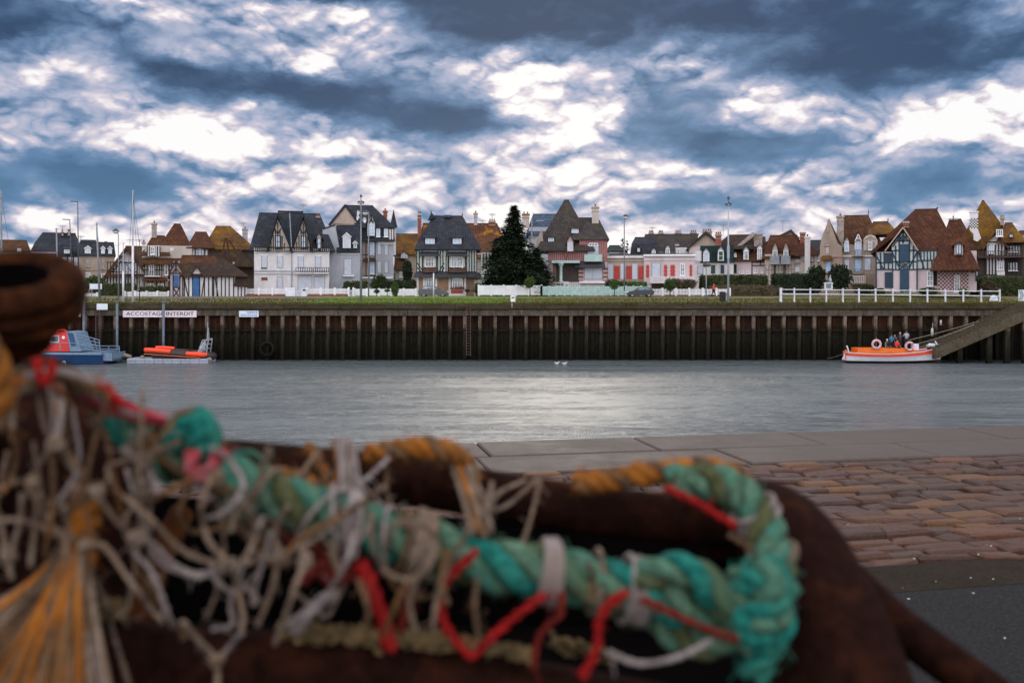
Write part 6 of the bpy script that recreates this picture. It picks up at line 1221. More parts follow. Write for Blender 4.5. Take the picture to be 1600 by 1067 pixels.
mb = MB(); mb.box(BX(274), BX(292), D - .2, D + .5, BZ(553), BZ(549)); mb.box(BX(290), BX(296), D - .2, D + .5, BZ(552), BZ(547)); mb.build('console', 'dark_metal', ib)
mb = MB(); mb.tube([(BX(231), D - 1.08, BZ(552)), (BX(270), D - 1.2, BZ(554.5)), (BX(318), D - 1.12, BZ(558))], .035, 6); mb.build('lifeline', 'boat_orange', ib)
mb = MB()
for yy in (-.5, .8):
    for (a, b) in (((311, 551), (319, 531)), ((319, 531), (328, 531)), ((328, 531), (325, 552)), ((316, 551), (322, 532)), ((313, 545), (326.5, 545)), ((316, 538), (327, 538))): mb.beam((BX(a[0]), D + yy, BZ(a[1])), (BX(b[0]), D + yy, BZ(b[1])), .08, .08)
for xx in ((319, 531), (328, 531), (316, 538)): mb.beam((BX(xx[0]), D - .5, BZ(xx[1])), (BX(xx[0]), D + .8, BZ(xx[1])), .07, .07, (0, 0, 1))
mb.build('frame_arch', 'mast_alloy', ib)
mb = MB(); mb.tube([(BX(324), D, BZ(532)), (BX(324.8), D, BZ(502))], [.07, .03], 6); mb.tube([(BX(326.5), D, BZ(532)), (BX(326), D, BZ(512))], [.05, .03], 6); mb.ball((BX(331), D - .1, BZ(530)), .13, 0, 8); mb.tube([(BX(327), D, BZ(531)), (BX(331), D, BZ(530))], .04, 5); mb.build('antenna_mast', 'mast_alloy', ib)
mb = MB(); mb.tube([(BX(313), D, BZ(552)), (BX(318), D, BZ(540)), (BX(320), D, BZ(534))], [.3, .22, .1], 8); mb.build('life_raft_canister', 'shutter_white', ib, True)
simple('gull_white', (.7, .7, .7), .6, .05)
for (px, py, lb) in ((870, 568.5, 'left white gull floating near the middle of the water'), (882, 569, 'right white gull floating near the middle of the water')):
    D = P(0, 0, 1).y * EYE; D = (EYE - WZ) / ((py - HZ) / F); g = P(px, py, D); o = thing('gull', lb, 'bird', g, 'gulls on the water')
    mb = MB(); mb.tube([g + Vector(v) for v in ((-.24, 0, .10), (-.12, 0, .07), (.02, 0, .06), (.14, 0, .08), (.19, 0, .17), (.22, 0, .22), (.27, 0, .215), (.32, 0, .205))], [.01, .06, .085, .06, .035, .04, .025, .006], 8); mb.build('body', 'gull_white', o, True)
    mb = MB(); mb.tube([g + Vector(v) for v in ((-.3, 0, .14), (-.05, 0, .13), (.08, 0, .1))], [.01, .075, .02], 6); mb.build('folded_wing', 'stucco_grey', o, True)

# ------------------------------------------------------------------ foreground: rusty trawl frame, roller and ropes
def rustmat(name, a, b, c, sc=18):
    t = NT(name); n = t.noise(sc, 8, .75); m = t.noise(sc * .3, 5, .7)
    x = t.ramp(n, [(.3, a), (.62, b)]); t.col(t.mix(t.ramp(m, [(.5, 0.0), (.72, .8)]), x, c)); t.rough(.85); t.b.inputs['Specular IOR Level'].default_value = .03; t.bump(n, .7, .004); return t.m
rustmat('rust_dark', (.004, .0017, .0012), (.020, .0075, .005), (.046, .014, .007), 70); rustmat('rust_warm', (.005, .002, .001), (.036, .012, .005), (.10, .030, .008), 90); rustmat('rust_orange', (.02, .007, .003), (.07, .022, .006), (.12, .035, .008)); rustmat('shade_black', (.0015, .001, .001), (.003, .002, .002), (.004, .002, .002))  # last, near-black material stands in for shade inside the frame and hub
simple('crust', (.38, .25, .10), .95, .6, 60, bump=.8); simple('moss_crust', (.06, .045, .015), .95, .5, 60)
def fiber(name, cs, sc=60):
    t = NT(name); n = t.noise(sc, 4, .7); m = t.noise(sc * .25, 3, .6); x = t.ramp(n, [(.35, cs[0]), (.6, cs[1])]); t.col(t.mix(t.ramp(m, [(.45, 0.0), (.65, .8)]), x, cs[2])); t.rough(.9); t.b.inputs['Specular IOR Level'].default_value = .15; t.bump(n, .6, .002)
fiber('fiber_green', ((.03, .06, .035), (.09, .17, .11), (.03, .13, .095)), 110); fiber('fiber_teal', ((.004, .06, .05), (.012, .17, .135), (.04, .13, .085)), 110); fiber('fiber_olive', ((.03, .035, .012), (.075, .08, .035), (.05, .10, .06)))
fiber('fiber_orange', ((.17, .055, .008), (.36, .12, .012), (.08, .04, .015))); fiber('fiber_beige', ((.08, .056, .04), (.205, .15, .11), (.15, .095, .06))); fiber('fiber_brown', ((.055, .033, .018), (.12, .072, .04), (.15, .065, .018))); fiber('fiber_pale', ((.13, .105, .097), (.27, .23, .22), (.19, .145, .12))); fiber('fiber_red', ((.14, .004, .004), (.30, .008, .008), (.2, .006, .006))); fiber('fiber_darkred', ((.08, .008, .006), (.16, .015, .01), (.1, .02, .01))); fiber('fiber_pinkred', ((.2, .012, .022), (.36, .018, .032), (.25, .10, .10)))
def FP(pts, D=None):
    return [P(p[0], p[1], p[2] if len(p) > 2 else D) for p in pts]
fr = thing('trawl_frame', 'dark rusty steel trawl frame of thick pipes holding the ropes and net', 'trawl frame', (.2, 1.1, 0))
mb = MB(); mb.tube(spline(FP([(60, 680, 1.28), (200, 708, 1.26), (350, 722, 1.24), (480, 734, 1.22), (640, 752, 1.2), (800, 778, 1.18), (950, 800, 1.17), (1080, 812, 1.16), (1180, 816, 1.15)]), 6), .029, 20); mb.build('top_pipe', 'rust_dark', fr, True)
mb = MB(); mb.tube(spline(FP([(1120, 826, 1.2), (1190, 815, 1.17), (1238, 860, 1.12), (1272, 940, 1.06), (1304, 1030, 1.0), (1335, 1130, .96), (1370, 1260, .93), (1400, 1500, .92), (1400, 2000, .95)]), 6), [.046] * 6 + [.05] * 6 + [.057] * 7 + [.062] * 30, 24) if False else None
pp = spline(FP([(1120, 826, 1.2), (1190, 818, 1.17), (1238, 862, 1.12), (1272, 940, 1.06), (1304, 1030, 1.0), (1335, 1130, .96), (1370, 1260, .93), (1400, 1500, .92), (1400, 2800, .99)]), 6)
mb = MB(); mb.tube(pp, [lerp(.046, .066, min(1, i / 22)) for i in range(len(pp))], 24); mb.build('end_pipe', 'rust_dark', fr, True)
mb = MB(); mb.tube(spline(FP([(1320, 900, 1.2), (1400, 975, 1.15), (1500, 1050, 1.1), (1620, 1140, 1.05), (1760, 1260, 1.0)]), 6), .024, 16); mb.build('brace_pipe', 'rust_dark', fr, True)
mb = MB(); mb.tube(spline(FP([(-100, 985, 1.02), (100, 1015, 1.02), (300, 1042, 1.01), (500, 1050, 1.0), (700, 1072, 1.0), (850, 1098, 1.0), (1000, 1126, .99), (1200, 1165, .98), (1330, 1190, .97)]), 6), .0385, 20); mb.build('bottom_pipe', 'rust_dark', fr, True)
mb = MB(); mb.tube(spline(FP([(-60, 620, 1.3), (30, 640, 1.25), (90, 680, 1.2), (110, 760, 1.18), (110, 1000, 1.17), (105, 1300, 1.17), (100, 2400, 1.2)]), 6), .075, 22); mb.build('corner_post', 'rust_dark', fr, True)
mb = MB(); mb.tube(FP([(285, 800, 1.3), (245, 880, 1.24), (205, 1000, 1.12)]), [.016, .018, .02], 12); mb.build('strut', 'rust_orange', fr, True)
mb = MB(); a = P(-300, 700, 1.42); b = P(1300, 790, 1.34); mb.hexa([(a.x, 1.42, 0.004), (b.x, 1.34, .004), (b.x, 1.37, .004), (a.x, 1.45, .004), (a.x, 1.42, P(0, 735, 1.42).z), (b.x, 1.34, P(0, 850, 1.34).z), (b.x, 1.37, P(0, 850, 1.37).z), (a.x, 1.45, P(0, 735, 1.45).z)]); mb.build('back_plate', 'shade_black', fr)  # black plates make the frame's inside dark, shade put into their colour
mb = MB(); mb.hexa([(-1.0, .985, P(0, 1110, .985).z - .02), (.36, .985, P(0, 1180, .985).z - .02), (.42, 1.4, 1.02), (-1.1, 1.44, 1.02), (-1.0, .985, P(0, 1110, .985).z), (.36, .985, P(0, 1180, .985).z), (.42, 1.4, 1.035), (-1.1, 1.44, 1.035)]); mb.build('floor_plate', 'shade_black', fr)
mb = MB(); x0 = P(1300, 0, 1.0).x; mb.hexa([(-.95, 1.0, .004), (x0, .98, .004), (x0, 1.0, .004), (-.95, 1.02, .004), (-.95, 1.0, P(0, 1050, 1).z), (x0, .98, P(0, 1180, .98).z), (x0, 1.0, P(0, 1180, .98).z), (-.95, 1.02, P(0, 1050, 1).z)]); mb.build('front_skirt', 'shade_black', fr)
mb = MB(); mb.hexa([(x0 + .02, .99, .004), (x0 + .06, .99, .004), (P(1290, 0, 1.36).x, 1.37, .004), (P(1270, 0, 1.36).x, 1.37, .004), (x0 + .02, .99, P(0, 1120, .98).z), (x0 + .06, .99, P(0, 1120, .98).z), (P(1290, 0, 1.36).x, 1.37, P(0, 850, 1.36).z), (P(1270, 0, 1.36).x, 1.37, P(0, 850, 1.36).z)]); mb.build('end_plate', 'shade_black', fr)
def crust(pts, n, w, D):
    mb = MB()
    for i in range(n):
        t = R() * (len(pts) - 1); k = int(t); k = min(k, len(pts) - 2); x = lerp(pts[k][0], pts[k + 1][0], t - k) + U(-4, 4); y = lerp(pts[k][1], pts[k + 1][1], t - k) + random.gauss(0, w); mb.ball(P(x, y, D + U(-.01, .02)), (U(.0015, .006), U(.002, .006), U(.0015, .005)), 0 if R() < .82 else 1, 5)
    return mb.build('barnacle_crust', ['crust', 'moss_crust'], fr, True)
crust([(440, 985), (500, 990), (600, 996), (700, 1003)], 1300, 6, .985); crust([(700, 1003), (760, 1010), (830, 1022)], 260, 6, .985); crust([(128, 945), (195, 952)], 420, 7, 1.0); crust([(860, 1000), (960, 1030)], 120, 6, 1.1)
# roller
rl_ = thing('rusty_roller', 'thick rusty ribbed steel roller with a dark hollow hub at upper left', 'roller', P(20, 900, .95)); c = P(20, 455, .92)
ax_ = Vector((.10, -.42, .92)).normalized(); s_ = .92 / F
prof = [(.045, -.10), (.05, -.055), (.062, -.05), (.069, -.040), (.062, -.031), (.0565, -.028), (.0655, -.020), (.0675, -.012), (.0605, -.004), (.0575, -.001), (.0665, .005), (.067, .012), (.062, .022), (.052, .028), (.040, .026), (.034, .020)]
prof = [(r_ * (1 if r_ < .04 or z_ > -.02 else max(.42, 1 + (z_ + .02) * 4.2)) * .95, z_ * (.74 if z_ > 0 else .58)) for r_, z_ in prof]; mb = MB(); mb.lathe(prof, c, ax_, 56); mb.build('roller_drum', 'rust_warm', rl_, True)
mb = MB(); mb.lathe([(0, -.028), (.031, -.028), (.0323, .0149)], c, ax_, 40); mb.build('hub_bore', 'shade_black', rl_, True)  # hollow coloured black in place of its shade
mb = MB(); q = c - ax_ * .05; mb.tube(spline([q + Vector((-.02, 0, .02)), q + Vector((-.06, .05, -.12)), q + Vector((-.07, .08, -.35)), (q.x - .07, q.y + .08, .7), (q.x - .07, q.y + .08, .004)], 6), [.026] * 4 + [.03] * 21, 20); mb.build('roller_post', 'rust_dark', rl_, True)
# ropes
def laid(mb, pts, rad, ns, rs, pitch, mats, sub=10, wob=0.0, ph=0.0, fuzz=0, mm=None):
    """a laid rope: ns strands wound round the path"""
    c = spline(pts, sub); L_ = [0]; 
    for a, b in zip(c, c[1:]): L_.append(L_[-1] + (b - a).length)
    t0 = (c[1] - c[0]).normalized(); u = t0.orthogonal().normalized(); U_ = []
    for i in range(len(c)):
        t = (c[min(i + 1, len(c) - 1)] - c[max(i - 1, 0)]).normalized(); u = (u - t * u.dot(t)).normalized(); U_.append((u.copy(), t.cross(u)))
    for k in range(ns):
        pt_ = []
        for i, p in enumerate(c):
            a = ph + 2 * math.pi * (L_[i] / pitch + k / ns); w_ = 1 + wob * mnoise.noise(Vector((L_[i] * 9, k * 3.3, 1))); r_ = rad(i / len(c)) if callable(rad) else rad
            pt_.append(p + (U_[i][0] * math.cos(a) + U_[i][1] * math.sin(a)) * r_ * w_)
        r2 = [(rs(i / len(c)) if callable(rs) else rs) * (1 + .12 * math.sin(L_[i] * 90 + k)) for i in range(len(c))]
        m = mats[k % len(mats)]; mb.tube(pt_, r2, 9, m)
    if fuzz:
        for i in range(fuzz):
            j = random.randrange(len(c)); a = U(0, 6.28); r_ = (rad(j / len(c)) if callable(rad) else rad); q = c[j] + (U_[j][0] * math.cos(a) + U_[j][1] * math.sin(a)) * r_ * 1.5; d = Vector((U(-1, 1), U(-1, 1), U(-1, 1))).normalized() * U(.006, .02); mb.tube([q, q + d * .6, q + d + Vector((0, 0, U(-.004, .004)))], .0006, 3, mats[0])
hw = thing('green_hawser', 'thick green and teal laid rope stretched across the front and looped back at right', 'rope', P(700, 880, .98))
main = FP([(185, 655, 1.0), (235, 690, .98), (300, 722, .97), (370, 748, .96), (440, 780, .96), (520, 808, .96), (610, 838, .96), (700, 866, .96), (790, 884, .96), (870, 897, .96), (950, 915, .95), (1030, 930, .95), (1110, 950, .94), (1190, 955, .94)])
def hr(t): return lerp(.0125, .0155, min(1, t * 2))
mb = MB(); laid(mb, main, hr, 4, lambda t: lerp(.0088, .0108, min(1, t * 2)), .14, [0, 1, 0, 2], 12, .25, .6, 500); mb.build('strands', ['fiber_green', 'fiber_teal', 'fiber_olive'], hw, True)
mb = MB(); laid(mb, FP([(960, 920, .97), (1010, 950, .96), (1050, 985, .95), (1100, 1005, .94), (1160, 985, .93), (1200, 940, .92)]), .008, 3, .0085, .08, [0, 2, 0], 10, .2); mb.build('lower_strand', ['fiber_green', 'fiber_teal', 'fiber_olive'], hw, True)
mb = MB(); laid(mb, FP([(1000, 905, .94), (1040, 890, .93), (1085, 895, .92), (1120, 930, .92), (1160, 950, .92)]), .008, 3, .0085, .09, [0, 2, 1], 10, .2); mb.build('upper_strand', ['fiber_green', 'fiber_teal', 'fiber_olive'], hw, True)
mb = MB(); laid(mb, FP([(1215, 930, .97), (1213, 890, 1.0), (1200, 840, 1.03), (1183, 800, 1.05), (1152, 768, 1.07), (1105, 752, 1.08), (1050, 756, 1.08)]), .0105, 3, .0108, .075, [0, 0, 2], 12, .1, 0, 200); mb.build('return_loop', ['fiber_green', 'fiber_teal', 'fiber_olive'], hw, True)
mb = MB()
for pts_ in ([(1150, 945, .93), (1168, 915, .92), (1192, 900, .905), (1212, 922, .9), (1196, 955, .9), (1165, 968, .91), (1150, 945, .93)], [(1185, 935, .92), (1214, 950, .91), (1218, 985, .905), (1195, 1003, .905), (1170, 988, .915), (1180, 955, .93)], [(1210, 970, .92), (1200, 1005, .91), (1186, 1035, .91), (1178, 1056, .912)], [(1145, 925, .94), (1172, 896, .93), (1202, 888, .93), (1218, 918, .95)], [(1160, 975, .92), (1185, 985, .9), (1210, 960, .9), (1205, 930, .91)]):
    laid(mb, FP(pts_), .0078, 3, .0082, .06, [0, 0, 1], 9, .25, R() * 6, 70)
g_ = None
mb.build('knot', ['fiber_teal', 'fiber_green'], hw, True)
mb = MB(); laid(mb, FP([(270, 690, .95), (285, 665, .94), (312, 658, .94), (325, 680, .94), (310, 700, .94)]), .006, 3, .0085, .06, [0, 0, 0], 8, .2); mb.build('knot', 'fiber_teal', hw, True)
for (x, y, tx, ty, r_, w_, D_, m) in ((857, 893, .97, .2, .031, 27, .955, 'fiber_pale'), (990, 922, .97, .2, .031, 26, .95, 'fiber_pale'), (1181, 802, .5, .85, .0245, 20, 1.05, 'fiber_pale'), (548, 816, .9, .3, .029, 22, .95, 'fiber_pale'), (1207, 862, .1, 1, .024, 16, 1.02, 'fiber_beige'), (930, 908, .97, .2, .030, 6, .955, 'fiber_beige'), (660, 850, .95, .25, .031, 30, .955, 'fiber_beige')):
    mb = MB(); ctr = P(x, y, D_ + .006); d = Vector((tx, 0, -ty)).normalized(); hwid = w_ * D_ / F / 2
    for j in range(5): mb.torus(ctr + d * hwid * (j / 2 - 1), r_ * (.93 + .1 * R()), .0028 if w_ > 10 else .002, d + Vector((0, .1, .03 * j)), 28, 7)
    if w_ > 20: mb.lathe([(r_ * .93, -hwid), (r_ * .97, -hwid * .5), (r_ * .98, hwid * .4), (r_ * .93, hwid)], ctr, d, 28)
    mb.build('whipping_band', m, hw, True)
def rope(label, pts, rad, ns, rs, pitch, mats, name='rope', fuzz=60, cat='rope'):
    mb = MB(); laid(mb, FP(pts), rad, ns, rs, pitch, list(range(len(mats))), 10, .15, 0, fuzz); o = mb.build(name, mats, None, True); recenter(o, P(*pts[0])); return tag(o, label, cat)
rope('frayed orange rope lying over the frame pipe behind the teal loop', [(900, 757, 1.12), (950, 750, 1.12), (1000, 742, 1.11), (1050, 736, 1.11), (1100, 732, 1.1), (1145, 742, 1.12), (1165, 760, 1.14)], .0068, 3, .007, .05, ['fiber_orange', 'fiber_brown', 'fiber_orange'], 'orange_rope', 160)
rope('bright orange rope arching over the middle of the top pipe', [(575, 712, 1.13), (620, 702, 1.12), (665, 699, 1.12), (700, 707, 1.12), (722, 722, 1.13), (736, 748, 1.15)], .0065, 3, .007, .05, ['fiber_orange', 'fiber_orange', 'fiber_brown'], 'orange_rope', 160)
rope('orange cord crossing the top pipe in a V left of the pale bundle', [(478, 696, 1.12), (498, 720, 1.11), (512, 750, 1.08), (520, 790, 1.02), (530, 750, 1.06), (532, 710, 1.1), (525, 690, 1.12)], .003, 2, .004, .04, ['fiber_orange', 'fiber_brown'], 'orange_rope', 30)
rope('dull orange rope end tucked behind the green hawser', [(395, 745, 1.1), (440, 742, 1.09), (475, 752, 1.07), (500, 775, 1.03)], .005, 3, .006, .05, ['fiber_brown', 'fiber_orange', 'fiber_brown'], 'orange_rope', 60)
rope('orange rope hanging at the far left edge under the roller', [(-50, 520, .85), (-20, 560, .86), (-6, 610, .87), (-12, 670, .88)], .008, 3, .009, .06, ['fiber_orange', 'fiber_brown', 'fiber_orange'], 'orange_rope', 60)
rope('orange rope running down behind the netting to the left bundle', [(140, 765, 1.0), (134, 800, .98), (128, 840, .96), (120, 880, .94)], .008, 3, .0085, .06, ['fiber_orange', 'fiber_brown', 'fiber_orange'], 'orange_rope', 60)
TW = [('red twine loop hanging below the hawser, left and longest of the bright ones', [(745, 860, .92), (700, 905, .92), (688, 940, .92), (695, 975, .91), (715, 1005, .91), (738, 1025, .91), (755, 1008, .91), (790, 975, .91), (825, 948, .91), (850, 930, .92)], .0048, 'fiber_red'),
 ('dull red twine hanging just right of the longest red loop', [(878, 925, .93), (874, 960, .93), (848, 985, .93), (836, 1015, .93), (834, 1045, .93)], .0042, 'fiber_darkred'),
 ('red twine dropping from the right white band to the bottom pipe', [(980, 925, .91), (950, 945, .91), (935, 975, .91), (934, 1005, .91), (922, 1035, .91), (908, 1058, .91)], .005, 'fiber_red'),
 ('dark red twine running along the hawser towards the teal knot', [(1002, 935, .915), (1050, 958, .91), (1100, 980, .90), (1148, 997, .90), (1165, 985, .91)], .0042, 'fiber_darkred'),
 ('thick red strand falling steeply onto the barnacled pipe', [(562, 880, .93), (580, 915, .92), (592, 950, .92), (603, 985, .92), (610, 1015, .92)], .008, 'fiber_red'),
 ('straight red twine under the teal return loop at right', [(1040, 762, 1.03), (1075, 778, 1.02), (1110, 798, 1.02), (1150, 822, 1.02)], .0045, 'fiber_red'),
 ('dark red strand behind the beige loops under the hawser centre', [(660, 870, .97), (645, 910, .97), (632, 950, .97), (628, 985, .97)], .0055, 'fiber_darkred'),
 ('bright red rope tie standing up above the netting at far left', [(58, 560, .86), (60, 580, .86), (70, 600, .86), (80, 580, .86), (81, 562, .86)], .0045, 'fiber_red'),
 ('red cord at the crest of the net pile near the water edge', [(140, 590, .92), (165, 605, .92), (182, 625, .92), (195, 635, .92)], .0055, 'fiber_red'),
 ('pink and red tie wrapped round the hawser below the teal knot', [(302, 705, .925), (298, 725, .92), (308, 745, .92), (325, 735, .915), (340, 715, .92), (352, 708, .92)], .0075, 'fiber_pinkred'),
 ('dark red netting scrap bunched under the hawser', [(470, 905, .95), (500, 885, .95), (530, 870, .95), (560, 850, .95), (545, 880, .95), (510, 900, .95), (540, 900, .95), (575, 895, .95)], .008, 'fiber_darkred')]
for lb, pts, r_, m in TW:
    mb = MB(); laid(mb, FP(pts), r_ * .42, 2, r_ * .56, .03, [0, 0], 8, .1, 0, 10); o = mb.build('red_twine', m, None, True); recenter(o, P(*pts[0])); tag(o, lb, 'twine', 'red twines on the trawl frame')
# the pale fishing net
net = thing('fishing_net', 'tangled beige and brown fishing net of thick twine draped over the frame and hawser', 'fishing net', P(250, 850, .9))
A = .9
NETS = [
 [(12, 598), (20, 640), (18, 680), (25, 700), (20, 740), (4, 770)], [(42, 598), (22, 625), (19, 670)], [(95, 590), (86, 640), (80, 690), (60, 730), (45, 755), (60, 777), (90, 787), (118, 767), (122, 745), (105, 720), (85, 690), (70, 665), (63, 625), (68, 598)],
 [(-10, 765), (20, 755), (45, 752)], [(85, 690), (112, 728), (150, 772), (186, 818), (212, 845)], [(48, 765), (66, 800), (95, 832), (130, 852)], [(60, 772), (54, 830), (48, 885)], [(35, 770), (30, 820), (13, 866), (0, 810), (-10, 790)], [(13, 866), (18, 905)],
 [(152, 770), (170, 748), (172, 727), (225, 712), (280, 690)], [(172, 748), (190, 775), (225, 787), (262, 768), (305, 745)], [(212, 842), (242, 852), (270, 880), (312, 899), (356, 888)], [(212, 842), (206, 858), (238, 895), (262, 960), (272, 978)], [(140, 852), (165, 855), (205, 910), (232, 945), (255, 972)], [(138, 858), (146, 900), (166, 945), (176, 985), (202, 1070)],
 [(195, 775), (240, 815), (272, 850), (305, 870), (350, 882)], [(330, 745), (315, 790), (318, 820), (330, 850), (360, 885), (372, 920), (380, 962), (376, 985)], [(285, 970), (310, 1000), (338, 1030), (340, 1080)], [(378, 988), (358, 1010), (340, 1032)], [(356, 888), (400, 876), (450, 864), (500, 838), (545, 800), (600, 760)],
 [(435, 875), (425, 920), (402, 978)], [(478, 876), (460, 920), (442, 975), (430, 1005)], [(556, 830), (540, 880), (510, 930), (482, 962)], [(520, 735), (480, 775), (458, 805), (420, 850), (405, 880)], [(590, 770), (540, 800), (480, 835), (440, 870)], [(605, 700), (604, 760), (612, 795), (635, 830)], [(608, 715), (572, 748), (538, 762), (510, 790)],
 [(553, 745), (600, 792), (645, 832), (670, 850)], [(540, 745), (575, 790), (600, 810)], [(580, 800), (582, 850), (600, 890), (640, 905), (672, 880), (680, 840), (650, 815), (615, 820), (600, 860)], [(735, 826), (702, 880), (684, 930), (676, 985)], [(845, 744), (832, 800), (815, 855)], [(842, 746), (795, 788), (765, 800), (750, 815)], [(822, 750), (780, 770), (765, 795)],
 [(950, 1018), (1000, 1036), (1060, 1026), (1112, 1000)], [(300, 750), (280, 800), (300, 830), (350, 820), (390, 780), (420, 740)], [(420, 700), (400, 760), (370, 800), (360, 830)], [(330, 700), (360, 720), (380, 760), (350, 800), (320, 810)], [(190, 700), (230, 730), (250, 770)], [(205, 640), (230, 680), (215, 720)],
 [(640, 900), (620, 940), (600, 990)], [(560, 905), (575, 950), (570, 1000)], [(665, 880), (640, 935), (650, 990)], [(380, 780), (400, 830), (380, 880)], [(450, 790), (430, 830), (440, 870)], [(500, 700), (470, 740), (440, 770)], [(165, 598), (150, 590), (110, 585), (60, 578), (0, 575)], [(-10, 600), (40, 590), (90, 582), (140, 600), (180, 640)],
 [(1140, 835), (1175, 860), (1195, 895)], [(920, 880), (926, 905), (920, 940)],
 [(300, 640), (275, 650), (262, 672), (240, 690)], [(700, 860), (690, 900), (700, 945)], [(745, 905), (742, 950), (748, 1000)],
 [(-20, 820), (20, 812), (70, 825), (110, 850)], [(100, 905), (102, 940), (120, 960)], [(85, 600), (110, 640), (100, 690), (130, 740), (150, 770)],
 [(100, 790), (105, 830), (100, 870)], [(80, 700), (84, 760), (80, 810), (70, 870)]]
for i, p_ in enumerate(NETS):
    D_ = A + U(-.02, .06) - (.03 if p_[0][0] > 330 else 0) + (.14 if p_[0][1] < 760 and p_[0][0] > 450 else 0); mb = MB()
    k_ = len(p_); pts = [(x, y, D_ + .015 * math.sin(j * 2.1 + i) + (.10 * (1 - j / (k_ - 1)) if p_[0][1] < 760 and p_[0][0] > 450 else 0) * .6) for j, (x, y) in enumerate(p_)]
    laid(mb, FP(pts), .00105, 2, .0018, .022, [0, 0], 9, .1, R() * 6, 6); mb.build('twine', random.choice(['fiber_beige', 'fiber_beige', 'fiber_beige', 'fiber_brown', 'fiber_pale']) if i < 40 else random.choice(['fiber_beige', 'fiber_brown']), net, True)
for (x, y) in ((212, 844), (358, 886), (47, 755), (85, 692), (152, 771), (13, 866), (340, 1032), (435, 870), (478, 874), (340, 745), (132, 855)):
    mb = MB(); c = P(x, y, A - .01)
    for j in range(4): mb.torus(c + Vector((U(-.003, .003), U(-.003, .003), U(-.003, .003))), U(.003, .0055), .0024, (U(-1, 1), U(-1, 1), U(-1, 1)), 14, 7)
    mb.build('knot', 'fiber_beige', net, True)
mb = MB()       # wraps round the hawser
cpt = spline(main, 12)
for i in range(20):
    j = int(U(.02, .52) * len(cpt)); c = cpt[j]; d = (cpt[min(j + 2, len(cpt) - 1)] - cpt[max(0, j - 2)]).normalized(); mb = MB(); ax2 = (d + Vector((U(-.9, .9), U(-.5, .5), U(-.6, .6)))).normalized()
    mb.torus(c + Vector((0, -.004, 0)), U(.025, .034), .0022, ax2, 26, 7); mb.build('wrap', random.choice(['fiber_beige', 'fiber_pale', 'fiber_brown', 'fiber_green']), net, True)
# finer strands hanging between the hawser and the bottom pipe, and across the left side
for i in range(18):
    if i < 10: x0 = U(190, 640); a_ = (x0, 690 + (x0 - 190) * .42 + U(0, 60)); b_ = (x0 + U(-150, 130), U(820, 990)); dd_ = U(.9, .95)
    else: a_ = (U(0, 230), U(600, 760)); b_ = (a_[0] + U(-120, 150), a_[1] + U(100, 330)); dd_ = U(.9, .98)
    m_ = (lerp(a_[0], b_[0], .35) + U(-25, 25), lerp(a_[1], b_[1], .5) + U(10, 70)); m2 = (lerp(a_[0], b_[0], .75) + U(-15, 15), lerp(a_[1], b_[1], .85) + U(0, 40)); mb = MB()
    laid(mb, FP([a_, m_, m2, b_], dd_), .0009, 2, .0016, .02, [0, 0], 9, .1, 0, 3); mb.build('twine', random.choice(['fiber_beige', 'fiber_brown', 'fiber_beige', 'fiber_pale']), net, True)
def bunch(name, mats, a, b, n, spread0, spread1, r_, D0_, D1_, mid=None):
    mb = MB()
    for i in range(n):
        o0 = random.gauss(0, 1) * spread0; o1 = random.gauss(0, 1) * spread1; y0_ = U(-6, 6); pts = [(a[0] + o0, a[1] + y0_, D0_ + U(-.008, .008))]
        if mid: pts.append((mid[0] + (o0 + o1) * .35, mid[1] + U(-5, 5), (D0_ + D1_) / 2 + U(-.01, .01)))
        else: pts.append((lerp(a[0], b[0], .5) + (o0 + o1) * .5 + U(-6, 6), lerp(a[1], b[1], .5), (D0_ + D1_) / 2 + U(-.01, .01)))
        pts.append((b[0] + o1, b[1] + U(-8, 8), D1_ + U(-.01, .01))); mb.tube(spline(FP(pts), 7), r_ * U(.35, .95), 6, random.randrange(len(mats)))
    return mb.build(name, mats, net, True)
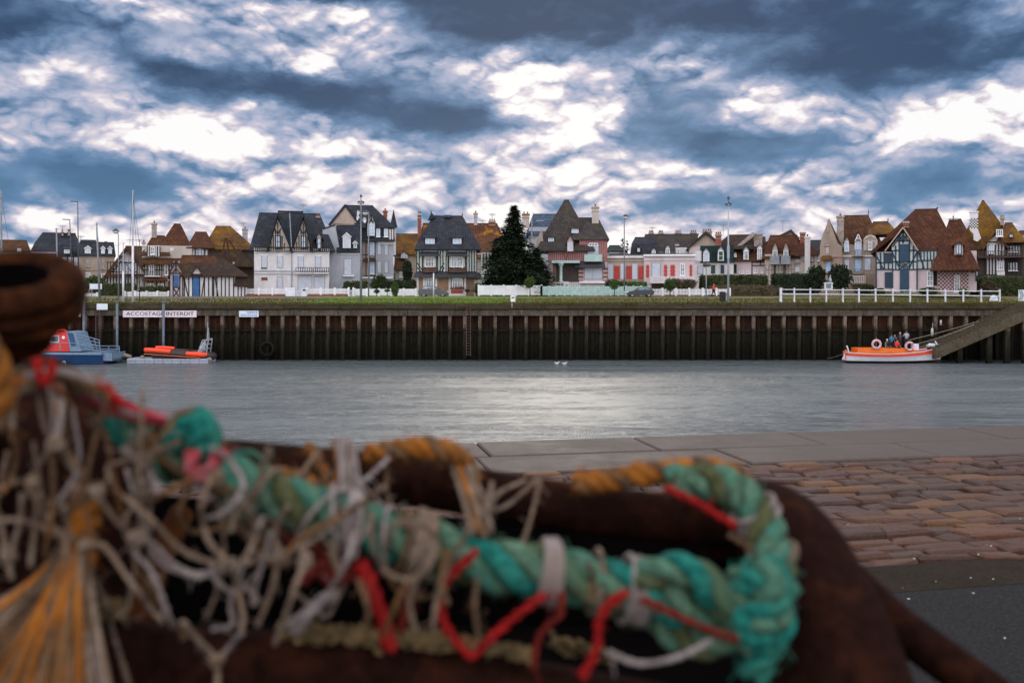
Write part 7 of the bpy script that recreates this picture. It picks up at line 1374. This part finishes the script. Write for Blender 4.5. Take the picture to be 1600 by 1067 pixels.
bunch('gathered_netting', ['fiber_beige', 'fiber_orange', 'fiber_brown', 'fiber_pale', 'fiber_brown', 'fiber_beige', 'fiber_orange'], (128, 840), (95, 1110), 85, 8, 34, .0042, .93, .86, (112, 930)); bunch('gathered_netting', ['fiber_brown', 'fiber_orange', 'fiber_brown', 'fiber_beige'], (118, 850), (-40, 1010), 75, 8, 44, .0046, .94, .90, (55, 925)); bunch('gathered_netting', ['fiber_beige', 'fiber_brown', 'fiber_brown', 'fiber_orange'], (120, 860), (10, 1120), 65, 8, 44, .0042, .93, .85, (75, 960))
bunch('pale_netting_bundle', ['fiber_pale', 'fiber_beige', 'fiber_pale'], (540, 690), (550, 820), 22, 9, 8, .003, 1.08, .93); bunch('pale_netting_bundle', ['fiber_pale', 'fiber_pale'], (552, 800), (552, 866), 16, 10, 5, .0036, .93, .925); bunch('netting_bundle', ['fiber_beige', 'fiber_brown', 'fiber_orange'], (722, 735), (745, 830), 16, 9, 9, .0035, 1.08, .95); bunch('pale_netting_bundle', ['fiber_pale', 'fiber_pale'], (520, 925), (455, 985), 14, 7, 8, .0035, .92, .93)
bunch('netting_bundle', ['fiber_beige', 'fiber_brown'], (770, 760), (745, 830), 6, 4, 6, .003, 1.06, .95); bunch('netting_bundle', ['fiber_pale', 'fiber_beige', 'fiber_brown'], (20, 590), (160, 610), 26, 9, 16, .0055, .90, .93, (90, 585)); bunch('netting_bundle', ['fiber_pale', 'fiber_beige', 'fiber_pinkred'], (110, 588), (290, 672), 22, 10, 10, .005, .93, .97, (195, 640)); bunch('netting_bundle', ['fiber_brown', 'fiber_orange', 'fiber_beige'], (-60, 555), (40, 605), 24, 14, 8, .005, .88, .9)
bunch('netting_bundle', ['fiber_beige', 'fiber_brown', 'fiber_green', 'fiber_pale'], (235, 700), (350, 775), 14, 10, 12, .0028, .95, .94); bunch('netting_bundle', ['fiber_pale', 'fiber_brown'], (90, 600), (84, 690), 10, 7, 4, .0035, .91, .9)
bunch('net_fold', ['fiber_darkred', 'fiber_brown'], (430, 820), (560, 900), 22, 16, 16, .005, 1.0, .99); bunch('net_fold', ['fiber_brown', 'fiber_beige'], (360, 790), (440, 880), 20, 16, 16, .004, .99, .98)
